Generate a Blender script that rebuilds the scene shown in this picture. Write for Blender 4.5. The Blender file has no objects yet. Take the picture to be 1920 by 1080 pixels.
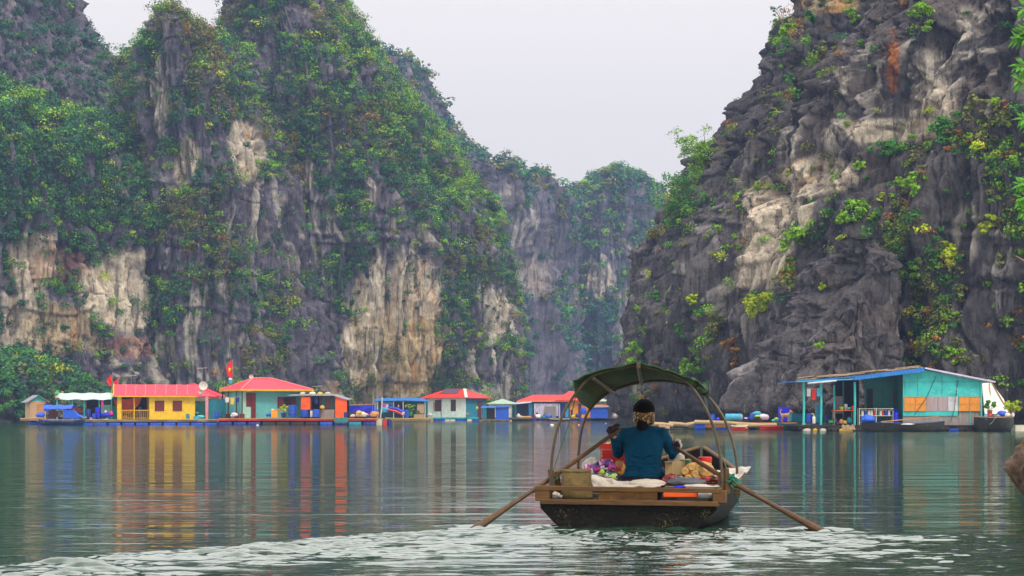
import bpy, bmesh, math, random
import numpy as np
from mathutils import Vector, Matrix, Quaternion

R = math.radians
scene = bpy.context.scene
COL = scene.collection

# ------------------------------------------------------------------ camera
F = 3733.0            # focal length in pixels of the 1920 wide photograph
CAM_H = 1.03          # eye height over the water
HZ = 776.0            # row of the horizon
cam_data = bpy.data.cameras.new('camera')
cam_data.sensor_width = 36.0
cam_data.lens = F / 1920.0 * 36.0
cam_data.shift_y = (HZ - 540.0) / 1920.0
cam_data.clip_start = 0.1
cam_data.clip_end = 6000.0
cam = bpy.data.objects.new('camera', cam_data)
cam.location = (0, 0, CAM_H)
cam.rotation_euler = (R(90), 0, 0)
COL.objects.link(cam)
scene.camera = cam

# ------------------------------------------------------------------ sky and sun
SUN_EL, SUN_AZ = R(50), R(148)      # azimuth measured clockwise from +Y (the view direction)
world = bpy.data.worlds.new('World')
scene.world = world
world.use_nodes = True
nt = world.node_tree
nt.nodes.clear()
out = nt.nodes.new('ShaderNodeOutputWorld')
bg_sky = nt.nodes.new('ShaderNodeBackground')
sky = nt.nodes.new('ShaderNodeTexSky')
sky.sky_type = 'NISHITA'
sky.sun_disc = False
sky.sun_elevation = SUN_EL
sky.sun_rotation = SUN_AZ
sky.air_density = 1.0
sky.dust_density = 6.0
bg_sky.inputs['Strength'].default_value = 0.05
nt.links.new(sky.outputs[0], bg_sky.inputs['Color'])
bg_cloud = nt.nodes.new('ShaderNodeBackground')       # the even overcast
bg_cloud.inputs['Color'].default_value = (0.865, 0.815, 0.795, 1)
# an overcast sky is two to three times brighter overhead than at the horizon
wtc = nt.nodes.new('ShaderNodeTexCoord'); wsep = nt.nodes.new('ShaderNodeSeparateXYZ')
nt.links.new(wtc.outputs['Generated'], wsep.inputs[0])
wmx = nt.nodes.new('ShaderNodeMath'); wmx.operation = 'MAXIMUM'; wmx.inputs[1].default_value = 0.0
nt.links.new(wsep.outputs['Z'], wmx.inputs[0])
wpw = nt.nodes.new('ShaderNodeMath'); wpw.operation = 'POWER'; wpw.inputs[1].default_value = 1.5
nt.links.new(wmx.outputs[0], wpw.inputs[0])
wma = nt.nodes.new('ShaderNodeMath'); wma.operation = 'MULTIPLY_ADD'
wma.inputs[1].default_value = 1.5; wma.inputs[2].default_value = 0.90
nt.links.new(wpw.outputs[0], wma.inputs[0])
nt.links.new(wma.outputs[0], bg_cloud.inputs['Strength'])
mixw = nt.nodes.new('ShaderNodeMixShader')
mixw.inputs[0].default_value = 0.90
nt.links.new(bg_sky.outputs[0], mixw.inputs[1])
nt.links.new(bg_cloud.outputs[0], mixw.inputs[2])
nt.links.new(mixw.outputs[0], out.inputs['Surface'])

sun_data = bpy.data.lights.new('sun', 'SUN')
sun_data.energy = 1.5
sun_data.angle = R(12)
sun_data.color = (1.0, 0.93, 0.80)
sun = bpy.data.objects.new('sun', sun_data)
sdir = Vector((math.sin(SUN_AZ) * math.cos(SUN_EL), math.cos(SUN_AZ) * math.cos(SUN_EL), math.sin(SUN_EL)))
sun.rotation_euler = sdir.to_track_quat('Z', 'Y').to_euler()
sun.location = sdir * 200
COL.objects.link(sun)

scene.view_settings.view_transform = 'Standard'
scene.view_settings.look = 'None'
scene.view_settings.exposure = 0.38
scene.view_settings.gamma = 1.0
scene.render.engine = 'CYCLES'
scene.cycles.max_bounces = 5
scene.cycles.diffuse_bounces = 2
scene.cycles.glossy_bounces = 3
scene.cycles.transmission_bounces = 2
scene.cycles.volume_bounces = 0
scene.cycles.transparent_max_bounces = 4
scene.cycles.use_denoising = True
scene.cycles.use_adaptive_sampling = True
scene.cycles.adaptive_threshold = 0.02

# ------------------------------------------------------------------ helpers
def P(px, py, Y):
    """the world point that the photograph shows at pixel (px, py) when it is Y metres away"""
    return Vector(((px - 960.0) * Y / F, Y, CAM_H + (HZ - py) * Y / F))

def water_Y(py):
    return F * CAM_H / (py - HZ)

def tag(o, label=None, cat=None, group=None, kind=None):
    if label: o['label'] = label
    if cat: o['category'] = cat
    if group: o['group'] = group
    if kind: o['kind'] = kind
    return o

def hash_u(ix, iy, iz, seed):
    h = (ix.astype(np.uint32) * np.uint32(374761393) + iy.astype(np.uint32) * np.uint32(668265263)
         + iz.astype(np.uint32) * np.uint32(2147483647 - 122949829) + np.uint32((seed * 1274126177) & 0xffffffff))
    h = (h ^ (h >> np.uint32(13))) * np.uint32(1274126177)
    h = (h ^ (h >> np.uint32(15))) * np.uint32(2246822519)
    h = h ^ (h >> np.uint32(16))
    return h.astype(np.float64) / 4294967295.0

def vnoise(p, seed=0):
    i = np.floor(p).astype(np.int64)
    f = p - i
    f = f * f * f * (f * (f * 6 - 15) + 10)
    r = 0
    for dx in (0, 1):
        wx = f[:, 0] if dx else 1 - f[:, 0]
        for dy in (0, 1):
            wy = f[:, 1] if dy else 1 - f[:, 1]
            for dz in (0, 1):
                wz = f[:, 2] if dz else 1 - f[:, 2]
                r = r + wx * wy * wz * hash_u(i[:, 0] + dx, i[:, 1] + dy, i[:, 2] + dz, seed)
    return r * 2 - 1

def fbm(p, octv=4, seed=0, gain=0.5):
    r = 0; a = 1.0; t = 0
    q = p.copy()
    for k in range(octv):
        r = r + a * vnoise(q + 17.3 * k, seed + k); t += a
        a *= gain; q = q * 2.03
    return r / t

def ridged(p, octv=3, seed=0, gain=0.5):
    r = 0; a = 1.0; t = 0
    q = p.copy()
    for k in range(octv):
        r = r + a * (1 - np.abs(vnoise(q + 31.7 * k, seed + k)) * 2); t += a
        a *= gain; q = q * 2.1
    return r / t

def cells(p, seed=0):
    """Voronoi cells: (random value, facet tilt, distance to the cell border) of every point"""
    i = np.floor(p).astype(np.int64); f = p - i
    f1 = np.full(len(p), 9.0); f2 = np.full(len(p), 9.0); val = np.zeros(len(p)); tilt = np.zeros(len(p))
    for dx in (-1, 0, 1):
        for dy in (-1, 0, 1):
            for dz in (-1, 0, 1):
                jx, jy, jz = i[:, 0] + dx, i[:, 1] + dy, i[:, 2] + dz
                a = hash_u(jx, jy, jz, seed); b = (a * 7919.17) % 1.0; c = (a * 104729.3) % 1.0
                vx, vy, vz = dx + a - f[:, 0], dy + b - f[:, 1], dz + c - f[:, 2]
                d = vx * vx + vy * vy + vz * vz
                m = d < f1
                f2 = np.where(m, f1, np.minimum(f2, d))
                f1 = np.where(m, d, f1)
                h = (a * 331.77) % 1.0
                val = np.where(m, h, val)
                tilt = np.where(m, -(vx * (b - .5) + vy * (c - .5) + .35 * vz * (h - .5)) * 2, tilt)
    return val, tilt, np.sqrt(f2) - np.sqrt(f1)

def sstep(a, b, x):
    t = np.clip((x - a) / (b - a), 0, 1)
    return t * t * (3 - 2 * t)

def mesh_np(name, verts, quads, colors=None, smooth=False):
    me = bpy.data.meshes.new(name)
    n, m = len(verts), len(quads)
    me.vertices.add(n)
    me.vertices.foreach_set('co', np.ascontiguousarray(verts, dtype=np.float32).ravel())
    me.loops.add(m * 4)
    me.loops.foreach_set('vertex_index', np.ascontiguousarray(quads, dtype=np.int32).ravel())
    me.polygons.add(m)
    me.polygons.foreach_set('loop_start', np.arange(0, m * 4, 4, dtype=np.int32))
    me.polygons.foreach_set('loop_total', np.full(m, 4, dtype=np.int32))
    me.polygons.foreach_set('use_smooth', np.full(m, smooth, dtype=bool))
    me.update(calc_edges=True)
    if colors is not None:
        at = me.color_attributes.new('tint', 'FLOAT_COLOR', 'POINT')
        c = np.ones((n, 4), dtype=np.float32); c[:, :3] = colors
        at.data.foreach_set('color', c.ravel())
    return me

# ------------------------------------------------------------------ materials
MATS = {}
def mat(name, color=(0.5, 0.5, 0.5), rough=0.7, var=0.25, scale=3.0, metal=0.0, bump=0.0, bscale=None,
        attr=None, stretch=(1, 1, 1), dirt=None, dirt_amt=0.5, spec=0.4, wave=None, trans=0.0):
    """procedural principled material: base colour broken by two noises, optional dirt patches and bump"""
    if name in MATS: return MATS[name]
    m = bpy.data.materials.new(name); m.use_nodes = True
    n = m.node_tree; b = n.nodes['Principled BSDF']; L = n.links.new
    b.inputs['Roughness'].default_value = rough
    b.inputs['Metallic'].default_value = metal
    b.inputs['Specular IOR Level'].default_value = spec
    tc = n.nodes.new('ShaderNodeTexCoord')
    mp = n.nodes.new('ShaderNodeMapping'); mp.inputs['Scale'].default_value = stretch
    L(tc.outputs['Object'], mp.inputs[0])
    nz = n.nodes.new('ShaderNodeTexNoise'); nz.inputs['Scale'].default_value = scale
    nz.inputs['Detail'].default_value = 6; nz.inputs['Roughness'].default_value = 0.65
    L(mp.outputs[0], nz.inputs['Vector'])
    mr = n.nodes.new('ShaderNodeMapRange')
    mr.inputs[1].default_value = 0.3; mr.inputs[2].default_value = 0.7
    mr.inputs[3].default_value = 1 - var; mr.inputs[4].default_value = 1 + var * 0.6
    L(nz.outputs['Fac'], mr.inputs[0])
    mul = n.nodes.new('ShaderNodeMix'); mul.data_type = 'RGBA'; mul.blend_type = 'MULTIPLY'
    mul.inputs['Factor'].default_value = 1.0
    if attr:
        at = n.nodes.new('ShaderNodeAttribute'); at.attribute_name = attr
        L(at.outputs['Color'], mul.inputs['A'])
    else:
        mul.inputs['A'].default_value = (*color, 1)
    L(mr.outputs[0], mul.inputs['B'])
    res = mul.outputs['Result']
    if dirt:
        nd = n.nodes.new('ShaderNodeTexNoise'); nd.inputs['Scale'].default_value = scale * 0.6
        nd.inputs['Detail'].default_value = 8; nd.inputs['Roughness'].default_value = 0.75
        mp2 = n.nodes.new('ShaderNodeMapping'); mp2.inputs['Location'].default_value = (7, 3, 5)
        mp2.inputs['Scale'].default_value = stretch
        L(tc.outputs['Object'], mp2.inputs[0]); L(mp2.outputs[0], nd.inputs['Vector'])
        md = n.nodes.new('ShaderNodeMapRange'); md.inputs[1].default_value = 0.5; md.inputs[2].default_value = 0.68
        md.inputs[3].default_value = 0; md.inputs[4].default_value = dirt_amt
        L(nd.outputs['Fac'], md.inputs[0])
        mx = n.nodes.new('ShaderNodeMix'); mx.data_type = 'RGBA'
        L(md.outputs[0], mx.inputs['Factor']); L(res, mx.inputs['A']); mx.inputs['B'].default_value = (*dirt, 1)
        res = mx.outputs['Result']
    L(res, b.inputs['Base Color'])
    if trans:
        # thin leaves and cloth let some light through
        tr = n.nodes.new('ShaderNodeBsdfTranslucent'); L(res, tr.inputs['Color'])
        ms = n.nodes.new('ShaderNodeMixShader'); ms.inputs[0].default_value = trans
        L(b.outputs[0], ms.inputs[1]); L(tr.outputs[0], ms.inputs[2])
        L(ms.outputs[0], n.nodes['Material Output'].inputs['Surface'])
    if bump or wave:
        bp = n.nodes.new('ShaderNodeBump'); bp.inputs['Strength'].default_value = 1.0
        bp.inputs['Distance'].default_value = bump if bump else 0.02
        if wave:      # corrugation: (direction, waves per metre)
            w = n.nodes.new('ShaderNodeTexWave'); w.bands_direction = wave[0]
            w.inputs['Scale'].default_value = wave[1]
            L(tc.outputs['Object'], w.inputs['Vector']); L(w.outputs['Fac'], bp.inputs['Height'])
        else:
            nb = n.nodes.new('ShaderNodeTexNoise'); nb.inputs['Scale'].default_value = bscale or scale * 3
            nb.inputs['Detail'].default_value = 6
            L(mp.outputs[0], nb.inputs['Vector']); L(nb.outputs['Fac'], bp.inputs['Height'])
        L(bp.outputs[0], b.inputs['Normal'])
    MATS[name] = m
    return m

def rock_material(name, streak_scale, bump_scale, dist):
    m = bpy.data.materials.new(name); m.use_nodes = True
    n = m.node_tree; b = n.nodes['Principled BSDF']; L = n.links.new
    b.inputs['Roughness'].default_value = 0.92; b.inputs['Specular IOR Level'].default_value = 0.15
    tc = n.nodes.new('ShaderNodeTexCoord')
    def noise(sc, stretch, detail=6, rough=.6, typ=None, dist_=0.0):
        mp = n.nodes.new('ShaderNodeMapping'); mp.inputs['Scale'].default_value = stretch
        L(tc.outputs['Object'], mp.inputs[0])
        z = n.nodes.new('ShaderNodeTexNoise'); z.inputs['Scale'].default_value = sc; z.inputs['Detail'].default_value = detail
        z.inputs['Roughness'].default_value = rough; z.inputs['Distortion'].default_value = dist_
        if typ: z.noise_type = typ
        L(mp.outputs[0], z.inputs['Vector']); return z.outputs[0]
    def rng_(v, a, b2, c, d):
        r = n.nodes.new('ShaderNodeMapRange'); r.inputs[1].default_value = a; r.inputs[2].default_value = b2
        r.inputs[3].default_value = c; r.inputs[4].default_value = d; L(v, r.inputs[0]); return r.outputs[0]
    at = n.nodes.new('ShaderNodeAttribute'); at.attribute_name = 'tint'
    mul = n.nodes.new('ShaderNodeMix'); mul.data_type = 'RGBA'; mul.blend_type = 'MULTIPLY'; mul.inputs['Factor'].default_value = 1
    L(at.outputs['Color'], mul.inputs['A']); L(rng_(noise(streak_scale * 1.4, (1, 1, .35), 8, .75), .32, .68, .5, 1.5), mul.inputs['B'])
    dk = n.nodes.new('ShaderNodeMix'); dk.data_type = 'RGBA'; dk.inputs['B'].default_value = (.030, .027, .032, 1)
    L(mul.outputs['Result'], dk.inputs['A']); L(rng_(noise(streak_scale, (1, 1, .05), 5, .6), .55, .61, 0, .62), dk.inputs['Factor'])
    lt = n.nodes.new('ShaderNodeMix'); lt.data_type = 'RGBA'; lt.inputs['B'].default_value = (.36, .32, .28, 1)
    L(dk.outputs['Result'], lt.inputs['A']); L(rng_(noise(streak_scale * 1.3, (1.01, .98, .07), 6, .65), .63, .69, 0, .5), lt.inputs['Factor'])
    L(lt.outputs['Result'], b.inputs['Base Color'])
    h1 = noise(bump_scale, (1, 1, .16), 6, .6, 'RIDGED_MULTIFRACTAL')
    h2 = noise(bump_scale * 2.3, (1, 1, .6), 6, .65)
    ad = n.nodes.new('ShaderNodeMath'); ad.operation = 'MULTIPLY_ADD'; ad.inputs[1].default_value = .45; L(h1, ad.inputs[0]); L(h2, ad.inputs[2])
    bp = n.nodes.new('ShaderNodeBump'); bp.inputs['Distance'].default_value = dist; L(ad.outputs[0], bp.inputs['Height'])
    L(bp.outputs[0], b.inputs['Normal'])
    return m

# ------------------------------------------------------------------ water
def build_water():
    rng = np.random.RandomState(5)
    xs = np.concatenate([-np.geomspace(6.5, 3000, 46)[::-1], np.linspace(-6.4, 7.4, 820), np.geomspace(7.5, 3000, 46)])
    ys = np.concatenate([[-60, -20, -5, 0, 3, 5, 7, 8.5, 9.5], 10.5 + np.cumsum(np.linspace(0.016, 0.038, 700)),
                         np.geomspace(29.6, 3500, 90)])
    X, Y = np.meshgrid(xs, ys)
    Z = np.zeros_like(X)
    # calm water: long low ripples; churned water round the stern: short steep ones
    bx, by = 1.05, 18.0
    # the wake spreads towards the camera from the stern and the oar blades
    edge = np.interp(X, [-8, -4.6, -3.4, -1.85, -0.6, 0.3, 2.2, 3.6, 4.6, 8], [9, 12.2, 14.0, 16.5, 17.9, 18.45, 18.3, 17.6, 16.2, 10])
    wob = 0.25 * vnoise(np.stack([X.ravel() * 1.4, Y.ravel() * .8, 0 * X.ravel()], 1), 3).reshape(X.shape)
    far = sstep(0.0, 0.35, edge - Y + wob)
    calm = sstep(1.2, 5.5, edge - Y + 3 * wob)          # it dies away behind
    calm = np.maximum(calm, sstep(1.6, 3.2, X) * 0.7)
    XY = np.stack([X.ravel(), Y.ravel(), 0 * X.ravel()], 1)
    patch = sstep(-.35, .45, fbm(XY * np.array([2.2, 1.5, 1]), 4, 8, .65).reshape(X.shape) + 0.25 - 0.75 * calm)
    wake = far * (0.22 + 0.78 * patch) * (1 - 0.35 * calm)
    shadow = 1.0
    amp_c = np.clip(0.35 + 0.3 * np.sin(X * .7 + Y * .21) * np.sin(Y * .33), .1, 1)
    fade = sstep(31, 25, Y) * sstep(9.8, 11.0, Y) * sstep(-6.5, -5.5, X) * sstep(7.5, 6.6, X)
    for k in range(52):
        lam = 0.085 * (0.5 / 0.085) ** rng.rand()
        ang = rng.normal(0, 0.5) + (math.pi / 2)
        kx, ky = math.cos(ang) * 2 * math.pi / lam, math.sin(ang) * 2 * math.pi / lam
        ph = rng.rand() * 6.283
        w = np.sin(kx * X + ky * Y + ph + 0.6 * np.sin(0.9 * X + k) + 0.5 * np.sin(1.3 * Y + 2 * k))
        Z += w * lam * (0.0088 * wake + 0.00075 * amp_c * (0.4 + lam))
    # swirls where the blades enter and the pressed-down water behind the transom
    for (sx, sy, r, a) in ((-0.29, 18.1, 0.35, 0.02), (2.78, 17.6, 0.3, 0.018)):
        d = np.hypot(X - sx, Y - sy)
        Z += a * np.cos(d * 22) * np.exp(-(d / r) ** 2)
    Z *= fade
    nx, ny = len(xs), len(ys)
    V = np.stack([X.ravel(), Y.ravel(), Z.ravel()], 1)
    i = np.arange(nx - 1)[None, :] + np.arange(ny - 1)[:, None] * nx
    Q = np.stack([i, i + 1, i + nx + 1, i + nx], -1).reshape(-1, 4)
    me = mesh_np('water', V, Q, None, True)
    o = bpy.data.objects.new('water', me); COL.objects.link(o)
    m = bpy.data.materials.new('water'); m.use_nodes = True
    n = m.node_tree; b = n.nodes['Principled BSDF']; L = n.links.new
    b.inputs['Base Color'].default_value = (0.012, 0.040, 0.026, 1)
    b.inputs['Roughness'].default_value = 0.5
    b.inputs['Specular IOR Level'].default_value = 0.0
    gl = n.nodes.new('ShaderNodeBsdfGlossy'); gl.inputs['Roughness'].default_value = 0.035
    gl.inputs['Color'].default_value = (0.90, 0.96, 0.90, 1)
    lw = n.nodes.new('ShaderNodeLayerWeight'); lw.inputs['Blend'].default_value = 0.5
    pw = n.nodes.new('ShaderNodeMath'); pw.operation = 'POWER'; pw.inputs[1].default_value = 3.0
    ml = n.nodes.new('ShaderNodeMath'); ml.operation = 'MULTIPLY'; ml.inputs[1].default_value = 1.45
    mn = n.nodes.new('ShaderNodeMath'); mn.operation = 'MINIMUM'; mn.inputs[1].default_value = 0.71
    ms = n.nodes.new('ShaderNodeMixShader')
    L(lw.outputs['Facing'], pw.inputs[0]); L(pw.outputs[0], ml.inputs[0]); L(ml.outputs[0], mn.inputs[0]); L(mn.outputs[0], ms.inputs[0])
    L(b.outputs[0], ms.inputs[1]); L(gl.outputs[0], ms.inputs[2]); L(ms.outputs[0], n.nodes['Material Output'].inputs['Surface'])
    g = n.nodes.new('ShaderNodeNewGeometry')
    mp = n.nodes.new('ShaderNodeMapping'); mp.inputs['Scale'].default_value = (0.55, 1.5, 1)
    L(g.outputs['Position'], mp.inputs[0])
    n1 = n.nodes.new('ShaderNodeTexNoise'); n1.inputs['Scale'].default_value = 1.5; n1.inputs['Detail'].default_value = 5
    n1.inputs['Roughness'].default_value = 0.5; n1.inputs['Distortion'].default_value = 0.4
    L(mp.outputs[0], n1.inputs['Vector'])
    # breeze patches: some bands of the bay are ruffled, others nearly still
    mp2 = n.nodes.new('ShaderNodeMapping'); mp2.inputs['Scale'].default_value = (0.018, 0.07, 1)
    L(g.outputs['Position'], mp2.inputs[0])
    n2 = n.nodes.new('ShaderNodeTexNoise'); n2.inputs['Scale'].default_value = 1.0; n2.inputs['Detail'].default_value = 3
    L(mp2.outputs[0], n2.inputs['Vector'])
    mr = n.nodes.new('ShaderNodeMapRange'); mr.inputs[1].default_value = 0.35; mr.inputs[2].default_value = 0.7
    mr.inputs[3].default_value = 0.02; mr.inputs[4].default_value = 0.05
    L(n2.outputs['Fac'], mr.inputs[0])
    bp = n.nodes.new('ShaderNodeBump'); bp.inputs['Strength'].default_value = 1.0
    L(mr.outputs[0], bp.inputs['Distance'])
    L(n1.outputs['Fac'], bp.inputs['Height'])
    # longer swells that break the reflections into bars
    mp3 = n.nodes.new('ShaderNodeMapping'); mp3.inputs['Scale'].default_value = (0.16, 0.75, 1); L(g.outputs['Position'], mp3.inputs[0])
    n3 = n.nodes.new('ShaderNodeTexNoise'); n3.inputs['Scale'].default_value = 1.0; n3.inputs['Detail'].default_value = 3; L(mp3.outputs[0], n3.inputs['Vector'])
    bq = n.nodes.new('ShaderNodeBump'); bq.inputs['Distance'].default_value = 0.075; L(n3.outputs['Fac'], bq.inputs['Height'])
    L(bq.outputs[0], bp.inputs['Normal'])
    L(bp.outputs[0], gl.inputs['Normal']); L(bp.outputs[0], lw.inputs['Normal'])
    me.materials.append(m)
    tag(o, kind='structure')
build_water()

# bed of the bay, under the water, so that the place has a ground
bm = bmesh.new()
bmesh.ops.create_grid(bm, x_segments=1, y_segments=1, size=3400)
me = bpy.data.meshes.new('ground'); bm.to_mesh(me); bm.free()
o = bpy.data.objects.new('ground', me); o.location = (0, 0, -6); COL.objects.link(o); tag(o, kind='structure')
me.materials.append(mat('silt', (0.10, 0.09, 0.06), 0.9, 0.3, 0.2))
# ------------------------------------------------------------------ karst hills
ROCK = rock_material('limestone', 1.0, 0.9, 0.55)
ROCK_NEAR = rock_material('limestone_near', 1.7, 1.6, 0.38)
LEAF = mat('foliage', rough=0.65, var=0.35, scale=0.5, attr='tint', spec=0.25, trans=0.15)

def mixc(c, tgt, w):
    return c * (1 - w[:, None]) + np.array(tgt)[None, :] * w[:, None]

class Hill:
    """one karst tower: stacked ellipses fitted to its outline, then eroded outward by noise"""
    def __init__(s, name, prof, Yc, ry, side='R', nth=600, nz=300, disp=3.0, flute=1.2, fsc=4.0, seed=1,
                 top_extra=None, lean=0.0, base=(0.142, 0.128, 0.160), front=0.84, power=2.0, det=1.0, arc=(172, 368), shift=((0,) * 6, (0,) * 6)):
        rows = []
        for (py, a, b) in prof:
            a += np.interp(py, [0, 100, 200, 300, 400, 500], shift[0]); b += np.interp(py, [0, 100, 200, 300, 400, 500], shift[1])
            t1, t2 = (a - 960) / F, (b - 960) / F
            k = np.interp(py, [q[0] for q in prof], np.linspace(1, 1, len(prof)))
            yc = Yc
            r = ry(py) if callable(ry) else ry
            lo, hi = 0.01, 400.0
            for _ in range(60):
                rx = (lo + hi) / 2
                if math.hypot(rx, t1 * r) + math.hypot(rx, t2 * r) > (t2 - t1) * yc: hi = rx
                else: lo = rx
            A, B = math.hypot(rx, t1 * r), math.hypot(rx, t2 * r)
            cx = (t1 * yc + A + t2 * yc - B) / 2
            yt = yc + t1 * r * r / A if side == 'L' else (yc - t2 * r * r / B if side == 'R' else yc)
            rows.append((CAM_H + (HZ - py) * yt / F, cx, rx, r, yc))
        rows.sort(key=lambda q: q[0])
        rows = np.array(rows)
        z0, z1 = -5.0, rows[-1, 0]
        zz = np.linspace(z0, z1, nz)
        cx = np.interp(zz, rows[:, 0], rows[:, 1]); rx = np.interp(zz, rows[:, 0], rows[:, 2])
        rr = np.interp(zz, rows[:, 0], rows[:, 3]); yc = np.interp(zz, rows[:, 0], rows[:, 4])
        # rounded cap
        nc = 26
        ph = np.linspace(0, math.pi / 2, nc)[1:]
        ch = min(rx[-1] * 0.6, 6.0) if top_extra is None else top_extra
        zz = np.concatenate([zz, z1 + ch * np.sin(ph)])
        f = np.maximum(np.cos(ph), 0.02)
        cx = np.concatenate([cx, np.full(nc - 1, cx[-1])]); yc = np.concatenate([yc, np.full(nc - 1, yc[-1])])
        rx = np.concatenate([rx, rx[-1] * f]); rr = np.concatenate([rr, rr[-1] * f])
        nf = int(nth * front)
        th = np.concatenate([np.linspace(R(arc[0]), R(arc[1]), nf), np.linspace(R(arc[1]), R(arc[0] + 360), nth - nf + 2)[1:-1]])
        T, I = np.meshgrid(th, np.arange(len(zz)))
        c, sn = np.cos(T), np.sin(T)
        X = cx[I] + rx[I] * c; Y = yc[I] + rr[I] * sn; Z = zz[I]
        nxv = c / np.maximum(rx[I], .5); nyv = sn / np.maximum(rr[I], .5)
        nl = np.hypot(nxv, nyv); nxv /= nl; nyv /= nl
        p = np.stack([X.ravel(), Y.ravel(), Z.ravel()], 1)
        shp = X.shape
        warp = np.stack([fbm(p / 11, 2, seed + 50), fbm(p / 11, 2, seed + 51), fbm(p / 11, 2, seed + 52)], 1)
        q = p + warp * 3.0
        D = disp * fbm(q / np.array([15, 15, 30.]), 3, seed)
        fl = ridged(q / np.array([fsc, fsc, fsc * 6]), 2, seed + 9)
        D = D + flute * (fl - 0.4)
        # solution flutes: sharp fins with narrow clefts between them, running down the rock
        q2 = p + warp * 0.5
        for (sc, st_, am, sd) in ((1.9, 8, 0.95, 40), (0.8, 7, 0.55, 41), (0.36, 5, 0.24, 42)):
            v = np.abs(vnoise(q2 / np.array([sc, sc, sc * st_]), seed + sd))
            D = D - .75 * am * det * np.exp(-v / 0.07)
            # knife-edged crests between them
            D = D + am * det * 1.1 * (1 - 2.6 * np.abs(vnoise(q2 / np.array([sc * 1.7, sc * 1.7, sc * st_ * 1.4]) + 9.1, seed + sd + 5)))
        D = D + det * 0.14 * ridged(q2 / np.array([1.3, 1.3, 5.0]), 3, seed + 14)
        D = D + det * 0.08 * ridged(q2 / np.array([.5, .5, 1.4]), 2, seed + 15)
        # jointed blocks: each facet tilted its own way, open joints between them
        for (sc, st_, am, tl, jt, sd) in ((4.2, 5.5, .65, 1.5, .6, 80), (1.5, 4.5, .20, .42, .22, 81)):
            val, tilt, edge = cells(q2 / np.array([sc, sc, sc * st_]) + 0.10 * warp, seed + sd)
            D = D + det * (am * (val - .5) + tl * tilt * .8 - jt * np.exp(-edge / 0.05))
        # bedding ledges and cracks
        led = fbm(q / np.array([22, 22, 4.0]), 3, seed + 20)
        D = D + 0.5 * det * sstep(0.1, 0.2, led) - 0.6 * det * (1 - sstep(0.0, 0.04, np.abs(vnoise(q / np.array([9, 9, 7.]), seed + 33)))) * sstep(0, .3, vnoise(q / 7.0, seed + 34))
        D = D - np.mean(D) - 0.4 * det
        # the tide has cut a notch along the foot
        zz_ = p[:, 2]; tide = np.exp(-((zz_ - .55 - .25 * vnoise(p / 5.0, seed + 95)) / .6) ** 2)
        D = D - 1.3 * tide * (0.6 + .4 * vnoise(p / 3.0, seed + 96))
        s.tide = sstep(1.5, .7, zz_ + .5 * vnoise(p / 4.0, seed + 97))
        s.fl = fl; s.q = q
        tw = np.repeat(np.concatenate([np.ones(nz), f]), nth if False else T.shape[1])
        p[:, 0] += nxv.ravel() * D * tw; p[:, 1] += nyv.ravel() * D * tw
        s.p = p; s.shape = shp; s.name = name; s.seed = seed
        s.nrm = s._normals()
        s.px = 960 + p[:, 0] * F / p[:, 1]; s.py = HZ - (p[:, 2] - CAM_H) * F / p[:, 1]
        # limestone colours: lichen-dark skin, pale fresh faces, iron streaks
        n = len(p)
        col = np.tile(np.array(base), (n, 1))
        a = fbm(q / np.array([6, 6, 12.]), 4, seed + 60)
        col = col * (1 + 0.35 * a)[:, None]
        st = fbm(q / np.array([0.9, 0.9, 16.]), 3, seed + 61)
        s.streak = st
        col = mixc(col, (0.34, 0.31, 0.30), 0.75 * sstep(0.18, 0.5, st) * sstep(-.2, .3, a))
        col = mixc(col, (0.05, 0.045, 0.06), 0.6 * sstep(0.15, 0.45, fbm(q / np.array([1.1, 1.1, 14.]), 3, seed + 65)))
        col = mixc(col, (0.17, 0.135, 0.115), 0.4 * sstep(0.15, 0.5, fbm(q / 4.0, 3, seed + 62)))
        s.col = col; s.base = np.array(base)
        s.bare = np.zeros(n)
    def _normals(s):
        G = s.p.reshape(*s.shape, 3)
        du = np.gradient(G, axis=1); dv = np.gradient(G, axis=0)
        n = np.cross(du, dv); n /= np.linalg.norm(n, axis=2, keepdims=True) + 1e-9
        return n.reshape(-1, 3)
    def zone(s, cx, cy, rx, ry, kind='pale', amt=1.0, rough=0.55):
        """a weathering zone of the cliff: fallen-away pale face, iron stain, grey bare rock"""
        d = np.hypot((s.px - cx) / rx, (s.py - cy) / ry)
        nz_ = fbm(s.q / np.array([2.2, 2.2, 5.0]), 4, s.seed + 70)
        k = sstep(1.12, 0.82, d + rough * nz_) * (s.nrm[:, 1] < 0.5)
        st = s.streak
        if kind in ('pale', 'orange'):
            pal = np.array((0.76, 0.65, 0.49)) if kind == 'pale' else np.array((0.52, 0.40, 0.22))
            w = k * amt * (0.72 + 0.28 * sstep(-.4, .3, nz_))
            s.col = mixc(s.col, pal, w)
            o = sstep(0.12, 0.45, fbm(s.q / np.array([1.0, 1.0, 7.0]), 3, s.seed + 71))
            s.col = mixc(s.col, (0.52, 0.25, 0.06), w * o * (0.85 if kind == 'orange' else 0.5))
            dk = sstep(0.30, 0.5, fbm(s.q / np.array([0.8, 0.8, 11.0]), 3, s.seed + 72))
            s.col = mixc(s.col, (0.08, 0.07, 0.09), w * dk * 0.95)
            cr = sstep(0.045, 0.0, np.abs(vnoise(s.q / np.array([2.4, 2.4, 1.7]), s.seed + 73)))
            s.col = mixc(s.col, (0.22, 0.16, 0.12), w * cr * 0.3)
        elif kind == 'streak':
            w = k * amt * sstep(0.05, 0.3, st)
            s.col = mixc(s.col, (0.50, 0.45, 0.38), w)
        elif kind == 'rust':
            s.col = mixc(s.col, (0.50, 0.16, 0.03), k * amt)
        s.bare = np.maximum(s.bare, k)
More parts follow.
